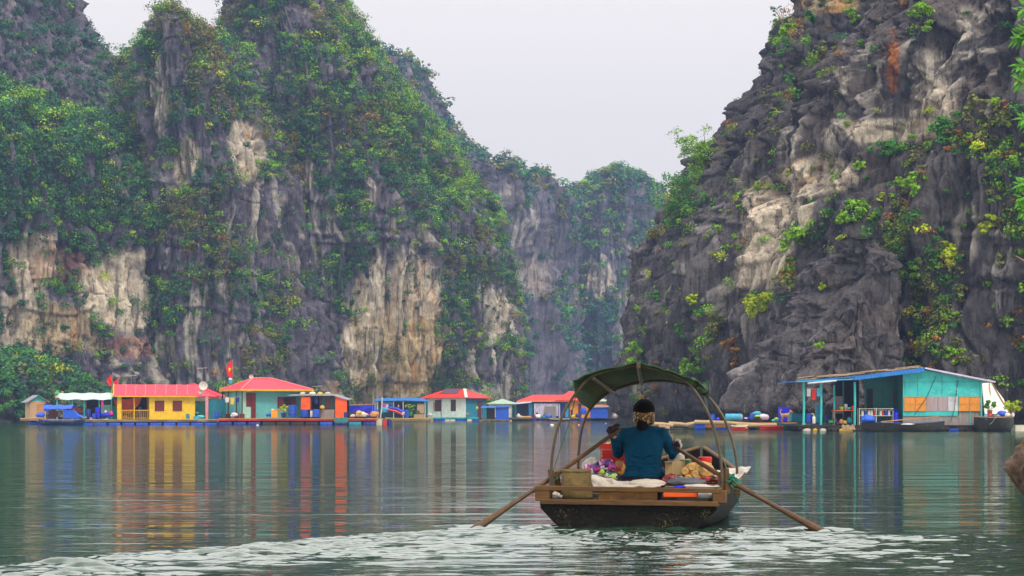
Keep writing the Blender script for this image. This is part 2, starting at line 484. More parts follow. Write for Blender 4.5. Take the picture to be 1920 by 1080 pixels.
    def build(s, material):
        s.col = mixc(s.col, (.045, .042, .036), .8 * s.tide)
        # grid -> mesh, closing the seam round the back
        h, w = s.shape
        i = np.arange(w)[None, :] + np.arange(h - 1)[:, None] * w
        j = np.concatenate([np.arange(1, w), [0]])[None, :] + np.arange(h - 1)[:, None] * w
        Q = np.stack([i, j, j + w, i + w], -1).reshape(-1, 4)
        me = mesh_np(s.name, s.p, Q, np.clip(s.col, 0.01, 0.8), True)
        me.materials.append(material)
        o = bpy.data.objects.new(s.name, me); COL.objects.link(o)
        tag(o, kind='structure')
        return o
    def hit(s, px, py):
        """the visible surface vertex nearest to a direction"""
        d = np.hypot(s.px - px, s.py - py) + (s.nrm[:, 1] > 0.3) * 50
        k = np.argsort(d)[:12]
        k = k[np.argmin(s.p[k, 1])]
        return s.p[k].copy(), s.nrm[k].copy()

GREENS = {'dark': (0.040, 0.150, 0.060), 'mid': (0.075, 0.265, 0.040), 'bright': (0.23, 0.46, 0.012), 'lime': (0.46, 0.58, 0.010),
          'olive': (0.20, 0.22, 0.045), 'rust': (0.34, 0.17, 0.035), 'teal': (0.040, 0.165, 0.105), 'red': (0.42, 0.10, 0.04)}

def leaf_quads(ctr, rad, nleaf, size, col, rng, flat=0.8, cvar=0.25):
    """leaf faces of many bushes at once: ctr (n,3), rad (n,), col (n,3) -> verts, quads, colours"""
    n = len(ctr)
    nl = 5
    # each bush is a cluster of lobes, each lobe a shell of leaves facing outward and up
    lob = rng.normal(0, 1, (n, nl, 3)); lob /= np.linalg.norm(lob, axis=2, keepdims=True)
    lob *= rng.uniform(0.25, 0.72, (n, nl, 1)); lob[:, :, 2] *= 0.7
    which = rng.randint(0, nl, (n, nleaf))
    d = rng.normal(0, 1, (n, nleaf, 3)); d /= np.linalg.norm(d, axis=2, keepdims=True)
    d[:, :, 2] = np.where(rng.rand(n, nleaf) < 0.6, np.abs(d[:, :, 2]), d[:, :, 2])
    lc = lob[np.arange(n)[:, None], which]
    off = lc + d * rng.uniform(0.36, 0.56, (n, nleaf, 1))
    off[:, :, 2] *= flat
    c = ctr[:, None, :] + off * rad[:, None, None]
    nr = d + rng.normal(0, 0.3, d.shape); nr[:, :, 2] += 0.35
    nr /= np.linalg.norm(nr, axis=2, keepdims=True)
    c = c.reshape(-1, 3); nr = nr.reshape(-1, 3)
    m = len(c)
    t = rng.normal(0, 1, (m, 3)); u = np.cross(nr, t); u /= np.linalg.norm(u, axis=1, keepdims=True) + 1e-9
    v = np.cross(nr, u)
    sz = (size * rng.uniform(0.6, 1.4, m))[:, None] if np.isscalar(size) else (np.repeat(size, nleaf) * rng.uniform(0.6, 1.4, m))[:, None]
    asp = rng.uniform(0.45, 0.9, (m, 1))
    a = c - u * sz * 0.5; b = c + v * sz * 0.5 * asp; e = c + u * sz * 0.5; f = c - v * sz * 0.5 * asp
    V = np.stack([a, b, e, f], 1).reshape(-1, 3)
    Q = np.arange(m * 4).reshape(-1, 4)
    lobt = rng.uniform(1 - cvar, 1 + cvar, (n, nl))[np.arange(n)[:, None], which].ravel()
    cc = np.repeat(col, nleaf, axis=0) * (lobt * rng.uniform(0.9, 1.12, m))[:, None]
    return V, Q, np.repeat(cc, 4, axis=0)

def scatter(hill, name, label, cat, count, rmin, rmax, nleaf, size, dens, palette, seed, group=None, top_boost=True, out=0.35):
    rng = np.random.RandomState(seed)
    n = len(hill.p)
    h, w = hill.shape
    G = hill.p.reshape(h, w, 3)
    du = np.linalg.norm(np.gradient(G, axis=1), axis=2).ravel(); dv = np.linalg.norm(np.gradient(G, axis=0), axis=2).ravel()
    wt = du * dv * np.clip(dens, 0, 1) * (hill.p[:, 2] > 1.0)
    wt = wt * (hill.px > -420) * (hill.px < 2350) * (hill.py > -170)
    wt = wt * (0.15 + np.clip(-hill.nrm[:, 1] + 0.45, 0, 1))
    wt /= wt.sum()
    k = rng.choice(n, count, p=wt, replace=True)
    rad = rng.uniform(0, 1, count) ** 1.8 * (rmax - rmin) + rmin
    ctr = hill.p[k] + hill.nrm[k] * (rad * out)[:, None]
    ctr[:, 2] += rad * 0.25
    pal = palette(hill, k, rng)
    V, Q, C = leaf_quads(ctr, rad, nleaf, size * (0.7 + 0.3 * rad / rmax), pal, rng)
    me = mesh_np(name, V, Q, np.clip(C, 0.004, 0.7))
    me.materials.append(LEAF)
    o = bpy.data.objects.new(name, me); COL.objects.link(o)
    tag(o, label, cat, group, 'stuff')
    return o

def pal_mix(weights, seed=0):
    """colour of each shrub: kinds grow in drifts (large noise) with a random spread; lit tops are painted in as brighter greens"""
    def f(hill, k, rng):
        p = hill.p[k]
        n1 = fbm(p / 9.0, 3, seed + 5)
        names = list(weights); w = np.array([weights[a][0] for a in names], float)
        bias = np.array([weights[a][1] for a in names], float)
        up = hill.nrm[k, 2]
        sc = np.log(w)[None, :] + bias[None, :] * (n1 * 6.0)[:, None] + rng.gumbel(0, .65, (len(k), len(names)))
        for j, a in enumerate(names):
            if a in ('lime', 'bright'): sc[:, j] += 1.6 * np.clip(up, -0.3, 0.8)  # light on the tops put into the colour: brighter greens where rock faces up
        ch = np.argmax(sc, 1)
        c = np.array([GREENS[a] for a in names])[ch]
        return c * rng.uniform(0.72, 1.28, (len(k), 1))
    return f

# --- far hills behind the channel
E = Hill('hill', [(180, 640, 800), (265, 590, 850), (310, 560, 908), (343, 540, 985), (352, 530, 1035), (380, 520, 1060), (800, 500, 1090)],
         560, 60, 'R', 300, 170, 4, 2.0, 6, 11, top_extra=1)
E.zone(960, 440, 60, 90, 'streak', .8); E.zone(985, 520, 50, 40, 'pale', .35); E.build(ROCK)
Fh = Hill('hill', [(338, 1118, 1165), (350, 1085, 1205), (370, 1055, 1236), (420, 1010, 1262), (500, 985, 1272), (800, 955, 1310)],
          680, 80, 'R', 420, 240, 3, 2.0, 6, 12, top_extra=.5)
Fh.zone(1125, 530, 26, 40, 'pale', .8, .4); Fh.zone(1175, 600, 22, 70, 'streak', .9); Fh.zone(1160, 490, 60, 30, 'streak', .8)
Fh.build(ROCK)
# --- left massif
A = Hill('hill', [(-260, -260, -60), (-120, -330, 60), (-60, -350, 100), (0, -370, 128), (60, -380, 158), (100, -390, 180), (120, -400, 205),
                  (140, -420, 225), (260, -430, 320), (800, -500, 400)], 350, 40, 'R', 420, 300, 4, 1.5, 4, 13)
A.build(ROCK)
B1 = Hill('hill', [(22, 345, 425), (45, 300, 470), (75, 284, 500), (100, 268, 520), (130, 236, 540), (180, 232, 560), (300, 240, 590), (800, 160, 700)],
          322, 40, 'L', 560, 340, 2.0, 1.5, 4, 14, top_extra=1)
B2 = Hill('hill', [(5, 490, 610), (22, 475, 642), (60, 450, 678), (100, 430, 705), (140, 420, 733), (200, 400, 782), (260, 360, 835), (320, 340, 874),
                   (370, 330, 900), (405, 320, 930), (430, 310, 943), (500, 300, 958), (580, 290, 968), (700, 280, 980), (800, 270, 984)],
          350, 44, 'R', 760, 420, 2.0, 1.6, 4, 15, top_extra=1.5, shift=((0,) * 6, (-18, -22, -16, -12, -8, -4)))
Cc = Hill('hill', [(235, -300, 60), (262, -330, 190), (300, -380, 290), (350, -420, 330), (450, -520, 352), (640, -560, 352), (800, -600, 420)],
          300, 40, 'R', 620, 330, 2.6, 1.3, 4, 16, top_extra=2)
Dd = Hill('hill', [(690, -260, 90), (715, -280, 150), (745, -290, 195), (800, -320, 235)], 255, 20, 'R', 260, 90, 1.2, .5, 4, 17, top_extra=1)
for hl in (B1, B2):
    for z in ((352, 305, 24, 46, 'pale', .8), (462, 285, 32, 58, 'pale', 1.0), (300, 180, 22, 70, 'streak', .9), (330, 110, 30, 50, 'grey', .7),
              (560, 35, 45, 30, 'grey', .8), (500, 110, 30, 40, 'grey', .7), (575, 325, 12, 30, 'pale', .7),
              (690, 625, 50, 120, 'pale', 1.0), (775, 640, 62, 125, 'orange', 1.0), (770, 540, 60, 70, 'pale', .7), (760, 500, 70, 90, 'streak', .9),
              (930, 590, 42, 60, 'streak', 1.0), (925, 700, 60, 60, 'streak', .8), (940, 590, 20, 40, 'pale', .8),
              (540, 430, 100, 90, 'streak', .5), (470, 400, 50, 60, 'streak', .7), (600, 640, 60, 110, 'grey', .8), (400, 640, 70, 110, 'streak', .7),
              (300, 690, 120, 70, 'streak', .9), (700, 340, 16, 60, 'streak', .7), (700, 740, 90, 30, 'orange', .6)):
        hl.zone(*z)
for z in ((240, 545, 105, 78, 'pale', 1.0, .35), (60, 500, 55, 60, 'pale', .85), (40, 610, 60, 70, 'pale', .85), (120, 620, 70, 50, 'orange', .8),
          (300, 690, 110, 60, 'streak', 1.0), (260, 650, 60, 20, 'rust', .35), (110, 500, 60, 35, 'rust', .3), (180, 690, 50, 60, 'grey', .5)):
    Cc.zone(*z)
for hl in (B1, B2, Cc, Dd): hl.build(ROCK)
# --- right cliff
Gg = Hill('cliff', [(-420, 1800, 2600), (-260, 1680, 2560), (-120, 1590, 2520), (-40, 1525, 2500), (0, 1496, 2490), (40, 1448, 2480), (80, 1402, 2470), (130, 1380, 2460),
                    (200, 1364, 2450), (240, 1347, 2440), (300, 1318, 2430), (380, 1268, 2420), (430, 1254, 2410), (500, 1216, 2400), (560, 1200, 2400),
                    (640, 1182, 2400), (700, 1174, 2400), (800, 1166, 2400)],
          205, lambda py: 66 if py > 300 else 66 - (300 - py) * 0.028, 'L', 1100, 620, 2.0, 1.5, 3.0, 21, arc=(168, 296), shift=((78, 60, 40, 24, 12, 4), (0,) * 6), base=(0.105, 0.096, 0.098), power=2, det=1.0)
for z in ((1440, 440, 55, 95, 'pale', .95, .4), (1400, 520, 30, 30, 'pale', .6), (1540, 330, 70, 40, 'pale', .7), (1500, 370, 30, 70, 'pale', .75, .4),
          (1830, 120, 40, 130, 'streak', 1.0), (1740, 150, 80, 90, 'streak', 1.0), (1750, 195, 50, 45, 'pale', .5), (1660, 245, 110, 22, 'pale', .7, .4),
          (1560, 8, 70, 18, 'orange', .8), (1675, 120, 10, 60, 'rust', .9, .3), (1520, 250, 60, 60, 'streak', .9), (1600, 180, 60, 90, 'streak', .6),
          (1330, 420, 60, 120, 'grey', .5), (1420, 150, 60, 100, 'grey', .5), (1810, 440, 30, 70, 'streak', 1.0), (1380, 600, 60, 100, 'streak', .4),
          (1250, 640, 60, 120, 'grey', .3), (1620, 330, 60, 60, 'grey', .5), (1195, 740, 12, 50, 'streak', 1.0)):
    Gg.zone(*z)
Gg.build(ROCK_NEAR)
Hh = Hill('cliff', [(452, 1568, 1592), (462, 1550, 1625), (475, 1540, 1640), (500, 1520, 1655), (560, 1490, 1662), (640, 1440, 1668), (700, 1400, 1675), (800, 1375, 1690)],
          150, lambda py: 9 + (py - 450) * 0.02, 'R', 520, 330, 0.6, .9, 1.5, 22, top_extra=0.6, base=(0.105, 0.096, 0.098), det=0.8)
Hh.build(ROCK_NEAR)
Ii = Hill('cliff', [(292, 1850, 1980), (320, 1822, 2060), (400, 1805, 2100), (520, 1790, 2120), (640, 1772, 2150), (800, 1745, 2200)],
          150, 16, 'L', 380, 300, 0.9, 1.0, 2.2, 23, top_extra=1.0, base=(0.105, 0.096, 0.098), det=0.8)
Ii.zone(1850, 560, 20, 25, 'pale', .7)
Ii.build(ROCK_NEAR)

# ------------------------------------------------------------------ vegetation of the hills
def dens(hl, thr=-0.05, bands=1.0, holes=(), fill=()):
    d = sstep(thr - .18, thr + .18, fbm(hl.q / np.array([4.5, 4.5, 5.5]), 3, hl.seed + 90) + 0.55 * np.clip(hl.nrm[:, 2], -.5, .9) + 0.25 * bands * vnoise(hl.q / np.array([12, 12, 7.]), hl.seed + 91))
    d = d * (1 - 0.93 * hl.bare) + 0.02
    for (cx, cy, rx, ry, v) in fill:
        k = sstep(1.15, 0.8, np.hypot((hl.px - cx) / rx, (hl.py - cy) / ry))
        d = d * (1 - k) + v * k * (1 - .85 * hl.bare)
    return d
LW = {'dark': (5, .4), 'mid': (4, .3), 'teal': (3, .4), 'bright': (2.6, .3), 'lime': (.7, .3), 'olive': (2.6, -.6), 'rust': (.3, -.9)}
FOREST = ((120, 330, 260, 130, 1), (150, 180, 160, 90, .9), (420, 560, 75, 110, 1), (460, 640, 70, 90, .8), (850, 560, 45, 130, 1), (870, 700, 80, 60, .8))
scatter(E, 'distant_shrubs', 'hazy green scrub covering the far ridge behind the channel', 'shrubs', 1500, 1.3, 3.4, 60, .9, dens(E, -.1), pal_mix({'teal': (4, 0), 'mid': (2, .2), 'olive': (2, -.5)}, 3), 1)
scatter(Fh, 'distant_shrubs', 'hazy green scrub covering the round far hill at the end of the channel', 'shrubs', 5600, 1.0, 3.2, 64, .75, dens(Fh, -.15), pal_mix({'teal': (4, .2), 'mid': (4, .2), 'bright': (1.4, .2), 'olive': (2, -.5)}, 4), 2)
scatter(A, 'hillside_shrubs', 'dense dark green scrub on the steep peak at the left edge', 'shrubs', 3200, .7, 2.2, 95, .34, dens(A, -.5, fill=((100, 100, 200, 200, .9),)), pal_mix({'dark': (6, 0), 'teal': (4, 0), 'mid': (2, 0), 'bright': (.4, 0)}, 5), 3)
scatter(B1, 'hillside_shrubs', 'mixed green and rust scrub on the lower twin summit', 'shrubs', 7000, .55, 2.0, 90, .29, dens(B1, -.2, fill=FOREST[1:4]), pal_mix(LW, 6), 4)
scatter(B2, 'hillside_shrubs', 'mixed green, yellow and rust scrub on the tall peak left of the channel', 'shrubs', 19000, .5, 1.9, 84, .28, dens(B2, -.24, fill=FOREST[2:]), pal_mix(LW, 7), 5)
scatter(Cc, 'hillside_forest', 'dense forest above and around the pale cliff face at left', 'forest', 7500, .7, 2.3, 110, .31, dens(Cc, -.1, fill=FOREST[:2]), pal_mix({'dark': (6, 0), 'teal': (3, 0), 'mid': (4, .3), 'bright': (1.3, .3), 'lime': (.5, .3), 'rust': (.2, -1)}, 8), 6)
scatter(Dd, 'shore_shrubs', 'dark bushes with a few yellow ones on the low shore mound behind the shed', 'shrubs', 1300, .6, 1.8, 70, .42, np.ones(len(Dd.p)), pal_mix({'dark': (5, 0), 'mid': (4, 0), 'lime': (.15, .3), 'olive': (2, 0), 'rust': (.2, 0)}, 9), 7)
# gully and ledges of the right cliff
RF = ((1730, 560, 75, 130, .95), (1640, 430, 110, 70, .7), (1850, 250, 90, 60, .9), (1280, 640, 70, 90, .35), (1560, 430, 90, 40, .6), (1700, 680, 110, 60, .8), (1890, 330, 50, 80, .8), (1210, 700, 30, 60, .6))
RW = {'dark': (1, 0), 'mid': (4, .3), 'bright': (3, .3), 'lime': (1, .1), 'olive': (3, -.4), 'rust': (.7, -.9)}
scatter(Gg, 'cliff_shrubs', 'low tangled scrub in the gully and on the ledges of the right cliff', 'shrubs', 4200, .3, 1.1, 90, .20, dens(Gg, .62, fill=RF) * 0.9, pal_mix(RW, 10), 8)
scatter(Ii, 'cliff_shrubs', 'green and orange scrub on the rock buttress at the right edge', 'shrubs', 420, .35, 1.1, 80, .26, dens(Ii, .35, fill=((1870, 620, 50, 80, .8), (1900, 520, 40, 60, .8), (1800, 640, 40, 90, .9))), pal_mix({'mid': (3, 0), 'bright': (2, 0), 'olive': (3, 0), 'rust': (3, 0), 'red': (1, 0)}, 11), 9)
# ------------------------------------------------------------------ mesh kit for the objects
class MB:
    def __init__(s): s.v = []; s.f = []
    def add(s, V, Fc):
        k = len(s.v); s.v += [tuple(p) for p in V]; s.f += [tuple(i + k for i in q) for q in Fc]; return s
    def box(s, x0, x1, y0, y1, z0, z1):
        V = [(x, y, z) for z in (z0, z1) for y in (y0, y1) for x in (x0, x1)]
        return s.add(V, [(0, 2, 3, 1), (4, 5, 7, 6), (0, 1, 5, 4), (2, 6, 7, 3), (0, 4, 6, 2), (1, 3, 7, 5)])
    def beam(s, a, b, w, h):
        """a squared timber from a to b"""
        a, b = Vector(a), Vector(b); d = (b - a).normalized()
        up = Vector((0, 0, 1)) if abs(d.z) < .95 else Vector((0, 1, 0))
        r = d.cross(up).normalized(); u = r.cross(d)
        V = [p + r * i * w / 2 + u * j * h / 2 for p in (a, b) for i, j in ((-1, -1), (1, -1), (1, 1), (-1, 1))]
        return s.add(V, [(0, 1, 2, 3), (7, 6, 5, 4), (0, 4, 5, 1), (1, 5, 6, 2), (2, 6, 7, 3), (3, 7, 4, 0)])
    def tube(s, pts, r, n=8, caps=True, flat=1.0):
        pts = [Vector(p) for p in pts]; m = len(pts)
        rs = list(r) if hasattr(r, '__len__') else [r] * m
        up = None; V = []
        for i in range(m):
            d = (pts[min(i + 1, m - 1)] - pts[max(i - 1, 0)]).normalized()
            if up is None:
                up = Vector((0, 0, 1)) if abs(d.z) < .9 else Vector((0, 1, 0))
            a = d.cross(up)
            a = a.normalized() if a.length > 1e-6 else Vector((1, 0, 0))
            b = a.cross(d).normalized(); up = b
            for k in range(n):
                t = 2 * math.pi * k / n
                V.append(pts[i] + a * math.cos(t) * rs[i] + b * math.sin(t) * rs[i] * flat)
        Fc = [(i * n + k, i * n + (k + 1) % n, (i + 1) * n + (k + 1) % n, (i + 1) * n + k) for i in range(m - 1) for k in range(n)]
        if caps: Fc += [tuple(range(n))[::-1], tuple(range((m - 1) * n, m * n))]
        return s.add(V, Fc)
    def lathe(s, prof, c=(0, 0, 0), n=16, ax='z'):
        V = []
        for r, h in prof:
            for k in range(n):
                t = 2 * math.pi * k / n
                if ax == 'z': V.append((c[0] + r * math.cos(t), c[1] + r * math.sin(t), c[2] + h))
                elif ax == 'x': V.append((c[0] + h, c[1] + r * math.cos(t), c[2] + r * math.sin(t)))
                else: V.append((c[0] + r * math.cos(t), c[1] + h, c[2] + r * math.sin(t)))
        m = len(prof)
        Fc = [(i * n + k, i * n + (k + 1) % n, (i + 1) * n + (k + 1) % n, (i + 1) * n + k) for i in range(m - 1) for k in range(n)]
        Fc += [tuple(range(n))[::-1], tuple(range((m - 1) * n, m * n))]
        return s.add(V, Fc)
    def blob(s, c, r, seed=0, amp=0.15, fr=1.8, n=14, m=10, flatbot=False):
        r = (r, r, r) if not hasattr(r, '__len__') else r
        D = []
        for j in range(m + 1):
            ph = math.pi * j / m
            for k in range(n):
                t = 2 * math.pi * k / n
                D.append((math.sin(ph) * math.cos(t), math.sin(ph) * math.sin(t), math.cos(ph)))
        D = np.array(D)
        q = 1 + amp * fbm(D * fr + seed * 3.7 + 11, 3, seed)
        V = D * q[:, None] * np.array(r)
        if flatbot: V[:, 2] = np.maximum(V[:, 2], -0.55 * r[2])
        V = V + np.array(c)
        Fc = [(j * n + k, (j + 1) * n + k, (j + 1) * n + (k + 1) % n, j * n + (k + 1) % n) for j in range(m) for k in range(n)]
        return s.add(V.tolist(), Fc)
    def sheet(s, rows, th=0.01):
        """a thick cloth or board through rows of points"""
        h, w = len(rows), len(rows[0]); G = np.array([[list(p) for p in r] for r in rows], float)
        du = np.gradient(G, axis=1); dv = np.gradient(G, axis=0)
        nn = np.cross(du, dv); nn /= np.linalg.norm(nn, axis=2, keepdims=True) + 1e-9
        T = (G + nn * th / 2).reshape(-1, 3); B = (G - nn * th / 2).reshape(-1, 3)
        N = h * w
        Fc = []
        for i in range(h - 1):
            for j in range(w - 1):
                a = i * w + j
                Fc.append((a, a + 1, a + w + 1, a + w)); Fc.append((a + N, a + w + N, a + w + 1 + N, a + 1 + N))
        for j in range(w - 1):
            Fc.append((j, j + N, j + 1 + N, j + 1)); a = (h - 1) * w + j; Fc.append((a, a + 1, a + 1 + N, a + N))
        for i in range(h - 1):
            a = i * w; Fc.append((a, a + w, a + w + N, a + N)); a = i * w + w - 1; Fc.append((a, a + N, a + w + N, a + w))
        return s.add(np.vstack([T, B]).tolist(), Fc)
    def prism(s, poly, y0, y1):
        """an outline in x,z pushed from y0 to y1"""
        n = len(poly)
        V = [(x, y0, z) for x, z in poly] + [(x, y1, z) for x, z in poly]
        return s.add(V, [tuple(range(n)), tuple(range(2 * n - 1, n - 1, -1))] + [(i, i + n, (i + 1) % n + n, (i + 1) % n) for i in range(n)])
    def build(s, name, material, parent=None, smooth=35, attr=None, bevel=0):
        me = bpy.data.meshes.new(name); me.from_pydata(s.v, [], s.f); me.materials.append(material)
        bm = bmesh.new(); bm.from_mesh(me); bmesh.ops.remove_doubles(bm, verts=bm.verts, dist=1e-5)
        bmesh.ops.recalc_face_normals(bm, faces=bm.faces); bm.to_mesh(me); bm.free()
        if smooth:
            me.polygons.foreach_set('use_smooth', [True] * len(me.polygons)); me.set_sharp_from_angle(angle=R(smooth))
        o = bpy.data.objects.new(name, me); COL.objects.link(o)
        if parent: o.parent = parent
        if bevel:
            b = o.modifiers.new('bevel', 'BEVEL'); b.width = bevel; b.segments = 2; b.limit_method = 'ANGLE'
        return o

def remesh(mb, name, material, parent, voxel=0.012, smooth=6, fac=0.5):
    o = mb.build(name, material, parent, smooth=0)
    r = o.modifiers.new('r', 'REMESH'); r.mode = 'VOXEL'; r.voxel_size = voxel
    sm = o.modifiers.new('s', 'SMOOTH'); sm.factor = fac; sm.iterations = smooth
    dg = bpy.context.evaluated_depsgraph_get()
    me = bpy.data.meshes.new_from_object(o.evaluated_get(dg)); o.modifiers.clear(); o.data = me
    me.polygons.foreach_set('use_smooth', [True] * len(me.polygons))
    if not me.materials: me.materials.append(material)
    return o

def thing(name, label, cat, loc, rz=0.0, group=None):
    o = bpy.data.objects.new(name, None); COL.objects.link(o)
    o.empty_display_size = 0.2; o.location = loc; o.rotation_euler = (0, 0, rz)
    return tag(o, label, cat, group)
def single(mb, name, material, label, cat, loc, rz=0.0, group=None, **k):
    o = mb.build(name, material, None, **k); o.location = loc; o.rotation_euler = (0, 0, rz)
    return tag(o, label, cat, group)

def dm(name, c, rough=0.6, dirt=(0.09, 0.07, 0.05), amt=0.35, var=0.2, scale=2.5, **k):
    return mat(name, c, rough, var, scale, dirt=dirt, dirt_amt=amt, **k)
M = {
 'blue': dm('blue_plastic', (0.010, 0.075, 0.50), .4, amt=.25), 'navy': dm('navy_plastic', (0.010, 0.03, 0.22), .45, amt=.3),
 'tarp': dm('blue_tarpaulin', (0.012, 0.10, 0.62), .45, amt=.15, bump=.05, bscale=3), 'royal': dm('royal_blue_sheet', (0.01, 0.02, 0.62), .45, amt=.1, bump=.04, bscale=3),
 'sky': dm('sky_blue_paint', (0.05, 0.38, 0.62), .5), 'yellow': dm('yellow_paint', (0.86, 0.56, 0.015), .6, dirt=(.45, .25, .03), amt=.4),
 'yellowtrim': dm('yellow_trim', (0.80, 0.45, 0.01), .6), 'red_roof': dm('red_sheet_roof', (0.80, 0.035, 0.07), .5, dirt=(.45, .05, .05), amt=.35, wave=('X', 1.6)),
 'red_tile': dm('scarlet_roof', (0.85, 0.035, 0.015), .55, dirt=(.4, .06, .05), amt=.4), 'pinkroof': dm('faded_pink_roof', (0.75, 0.16, 0.20), .55, wave=('X', 1.6)),
 'ridge': dm('ridge_cap', (0.80, 0.25, 0.25), .6), 'white': dm('white_paint', (0.72, 0.70, 0.62), .6, amt=.25),
 'cream': dm('cream_wall', (0.95, 0.86, 0.76), .7, dirt=(.4, .32, .2), amt=.3), 'turq': dm('turquoise_paint', (0.05, 0.55, 0.52), .6, dirt=(.04, .25, .25), amt=.5),
 'aqua': dm('pale_turquoise_wall', (0.12, 0.50, 0.52), .7, dirt=(.30, .42, .38), amt=.6), 'mint': dm('mint_paint', (0.38, 0.72, 0.62), .7, dirt=(.3, .4, .35)),
 'teal': dm('teal_paint', (0.012, 0.25, 0.36), .6), 'dteal': dm('dark_teal_board', (0.012, 0.14, 0.12), .7), 'maroon': dm('maroon_wood', (0.16, 0.015, 0.02), .5, amt=.15),
 'brown': dm('brown_post', (0.10, 0.04, 0.03), .6), 'wood': dm('weathered_wood', (0.30, 0.20, 0.11), .8, dirt=(.10, .07, .05), amt=.6, stretch=(.4, 3, 3), bump=.01),
 'pale_wood': dm('pale_timber', (0.48, 0.33, 0.17), .8, dirt=(.2, .12, .06), amt=.5, stretch=(.4, 3, 3)), 'tan': dm('tan_board', (0.55, 0.36, 0.20), .8, dirt=(.3, .2, .12), stretch=(5, 1, .5)),
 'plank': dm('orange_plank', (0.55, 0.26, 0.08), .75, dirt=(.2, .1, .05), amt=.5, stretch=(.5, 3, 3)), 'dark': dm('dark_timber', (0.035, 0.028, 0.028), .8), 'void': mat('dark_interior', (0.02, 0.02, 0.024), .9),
 'orange': dm('orange_tarpaulin', (0.95, 0.12, 0.01), .5, dirt=(.6, .06, .02), bump=.05, bscale=3), 'orangewall': dm('orange_wall', (0.90, 0.36, 0.02), .6), 'red': dm('red_plastic', (0.65, 0.02, 0.01), .4, amt=.2),
 'awning': dm('pale_green_awning', (0.50, 0.70, 0.58), .7, dirt=(.3, .45, .35), amt=.4), 'grey': dm('grey_sheet', (0.30, 0.31, 0.36), .55, wave=('X', 1.6)), 'steel': mat('galvanised_steel', (0.45, 0.46, 0.48), .35, metal=.8),
 'lilac': dm('lilac_sheet', (0.62, 0.56, 0.72), .6, bump=.08, bscale=2), 'sack': dm('woven_sack', (0.62, 0.56, 0.42), .8, bump=.02), 'yellowsack': dm('yellow_sack', (0.72, 0.48, 0.04), .7, bump=.02),
 'foam': dm('foam_float', (0.74, 0.70, 0.56), .8, dirt=(.4, .3, .15), amt=.5), 'green': dm('green_plastic', (0.02, 0.40, 0.08), .4), 'lime': dm('lime_plastic', (0.35, 0.65, 0.02), .5),
 'pink': dm('pink_cloth', (0.80, 0.03, 0.30), .6), 'pinkpost': dm('pink_post', (0.70, 0.28, 0.33), .6), 'darkroof': dm('dark_roof_patch', (0.15, 0.06, 0.10), .7), 'greenroof': dm('pale_green_roof', (0.42, 0.60, 0.46), .6, wave=('X', 1.6)),
 'blueroof': dm('blue_sheet_roof', (0.02, 0.20, 0.60), .5, dirt=(.12, .2, .4), amt=.4, wave=('X', 1.6)), 'tarwood': dm('tarred_hull', (0.03, 0.032, 0.028), .6, dirt=(.10, .09, .05), amt=.5),
 'navyhull': dm('navy_hull', (0.012, 0.035, 0.10), .5), 'shutter': dm('orange_shutter', (0.80, 0.30, 0.03), .6, dirt=(.35, .14, .04), amt=.5, stretch=(4, 1, 1)), 'curtain': dm('striped_curtain', (0.42, 0.33, 0.36), .8, stretch=(6, 1, .3), dirt=(.45, .25, .05), amt=.8),
 'whitecloth': dm('white_cloth', (0.66, 0.64, 0.66), .7, bump=.04, bscale=3), 'earth': dm('clay_pot', (0.30, 0.12, 0.05), .7), 'star': mat('yellow_star', (0.95, 0.62, 0.01), .6), 'flag': dm('red_flag', (0.85, 0.015, 0.01), .6, amt=.1),
 'fur': dm('tan_fur', (0.45, 0.26, 0.10), .9, dirt=(.75, .62, .42), amt=.5, scale=5), 'greywood': dm('grey_board', (0.30, 0.26, 0.24), .8, stretch=(4, 1, .5)), 'rope': mat('rope', (0.40, 0.32, 0.20), .9),
}

def ppm(Y): return F / Y
class Loc:
    """local metres of a thing standing at column px0 and depth Y"""
    def __init__(s, px0, Y, a=0.0): s.px0, s.Y, s.a = px0, Y, a
    def x(s, px): return (px - s.px0) * s.Y / F
    def z(s, py): return CAM_H + (HZ - py) * s.Y / F
    def o(s, z=0.0): return Vector(((s.px0 - 960) * s.Y / F, s.Y, z))

def frame_window(mb_f, mb_p, x0, x1, z0, z1, y, fr=0.06, bars=1):
    mb_p.box(x0, x1, y - .02, y + .01, z0, z1)
    f = fr
    mb_f.box(x0 - f, x0, y - .06, y, z0 - f, z1 + f).box(x1, x1 + f, y - .06, y, z0 - f, z1 + f)
    mb_f.box(x0, x1, y - .06, y, z1, z1 + f).box(x0, x1, y - .06, y, z0 - f, z0)
    for k in range(bars):
        xb = x0 + (x1 - x0) * (k + 1) / (bars + 1)
        mb_f.box(xb - f * .3, xb + f * .3, y - .05, y - .021, z0, z1)
    mb_f.box(x0, x1, y - .048, y - .022, (z0 + z1) / 2 - f * .3, (z0 + z1) / 2 + f * .3)

def window(parent, x0, x1, z0, z1, y, fm, pm, bars=1):
    a, b = MB(), MB(); frame_window(a, b, x0, x1, z0, z1, y, bars=bars)
    w = b.build('window', pm, parent, 0); a.build('frame', fm, w, 0)
    return w

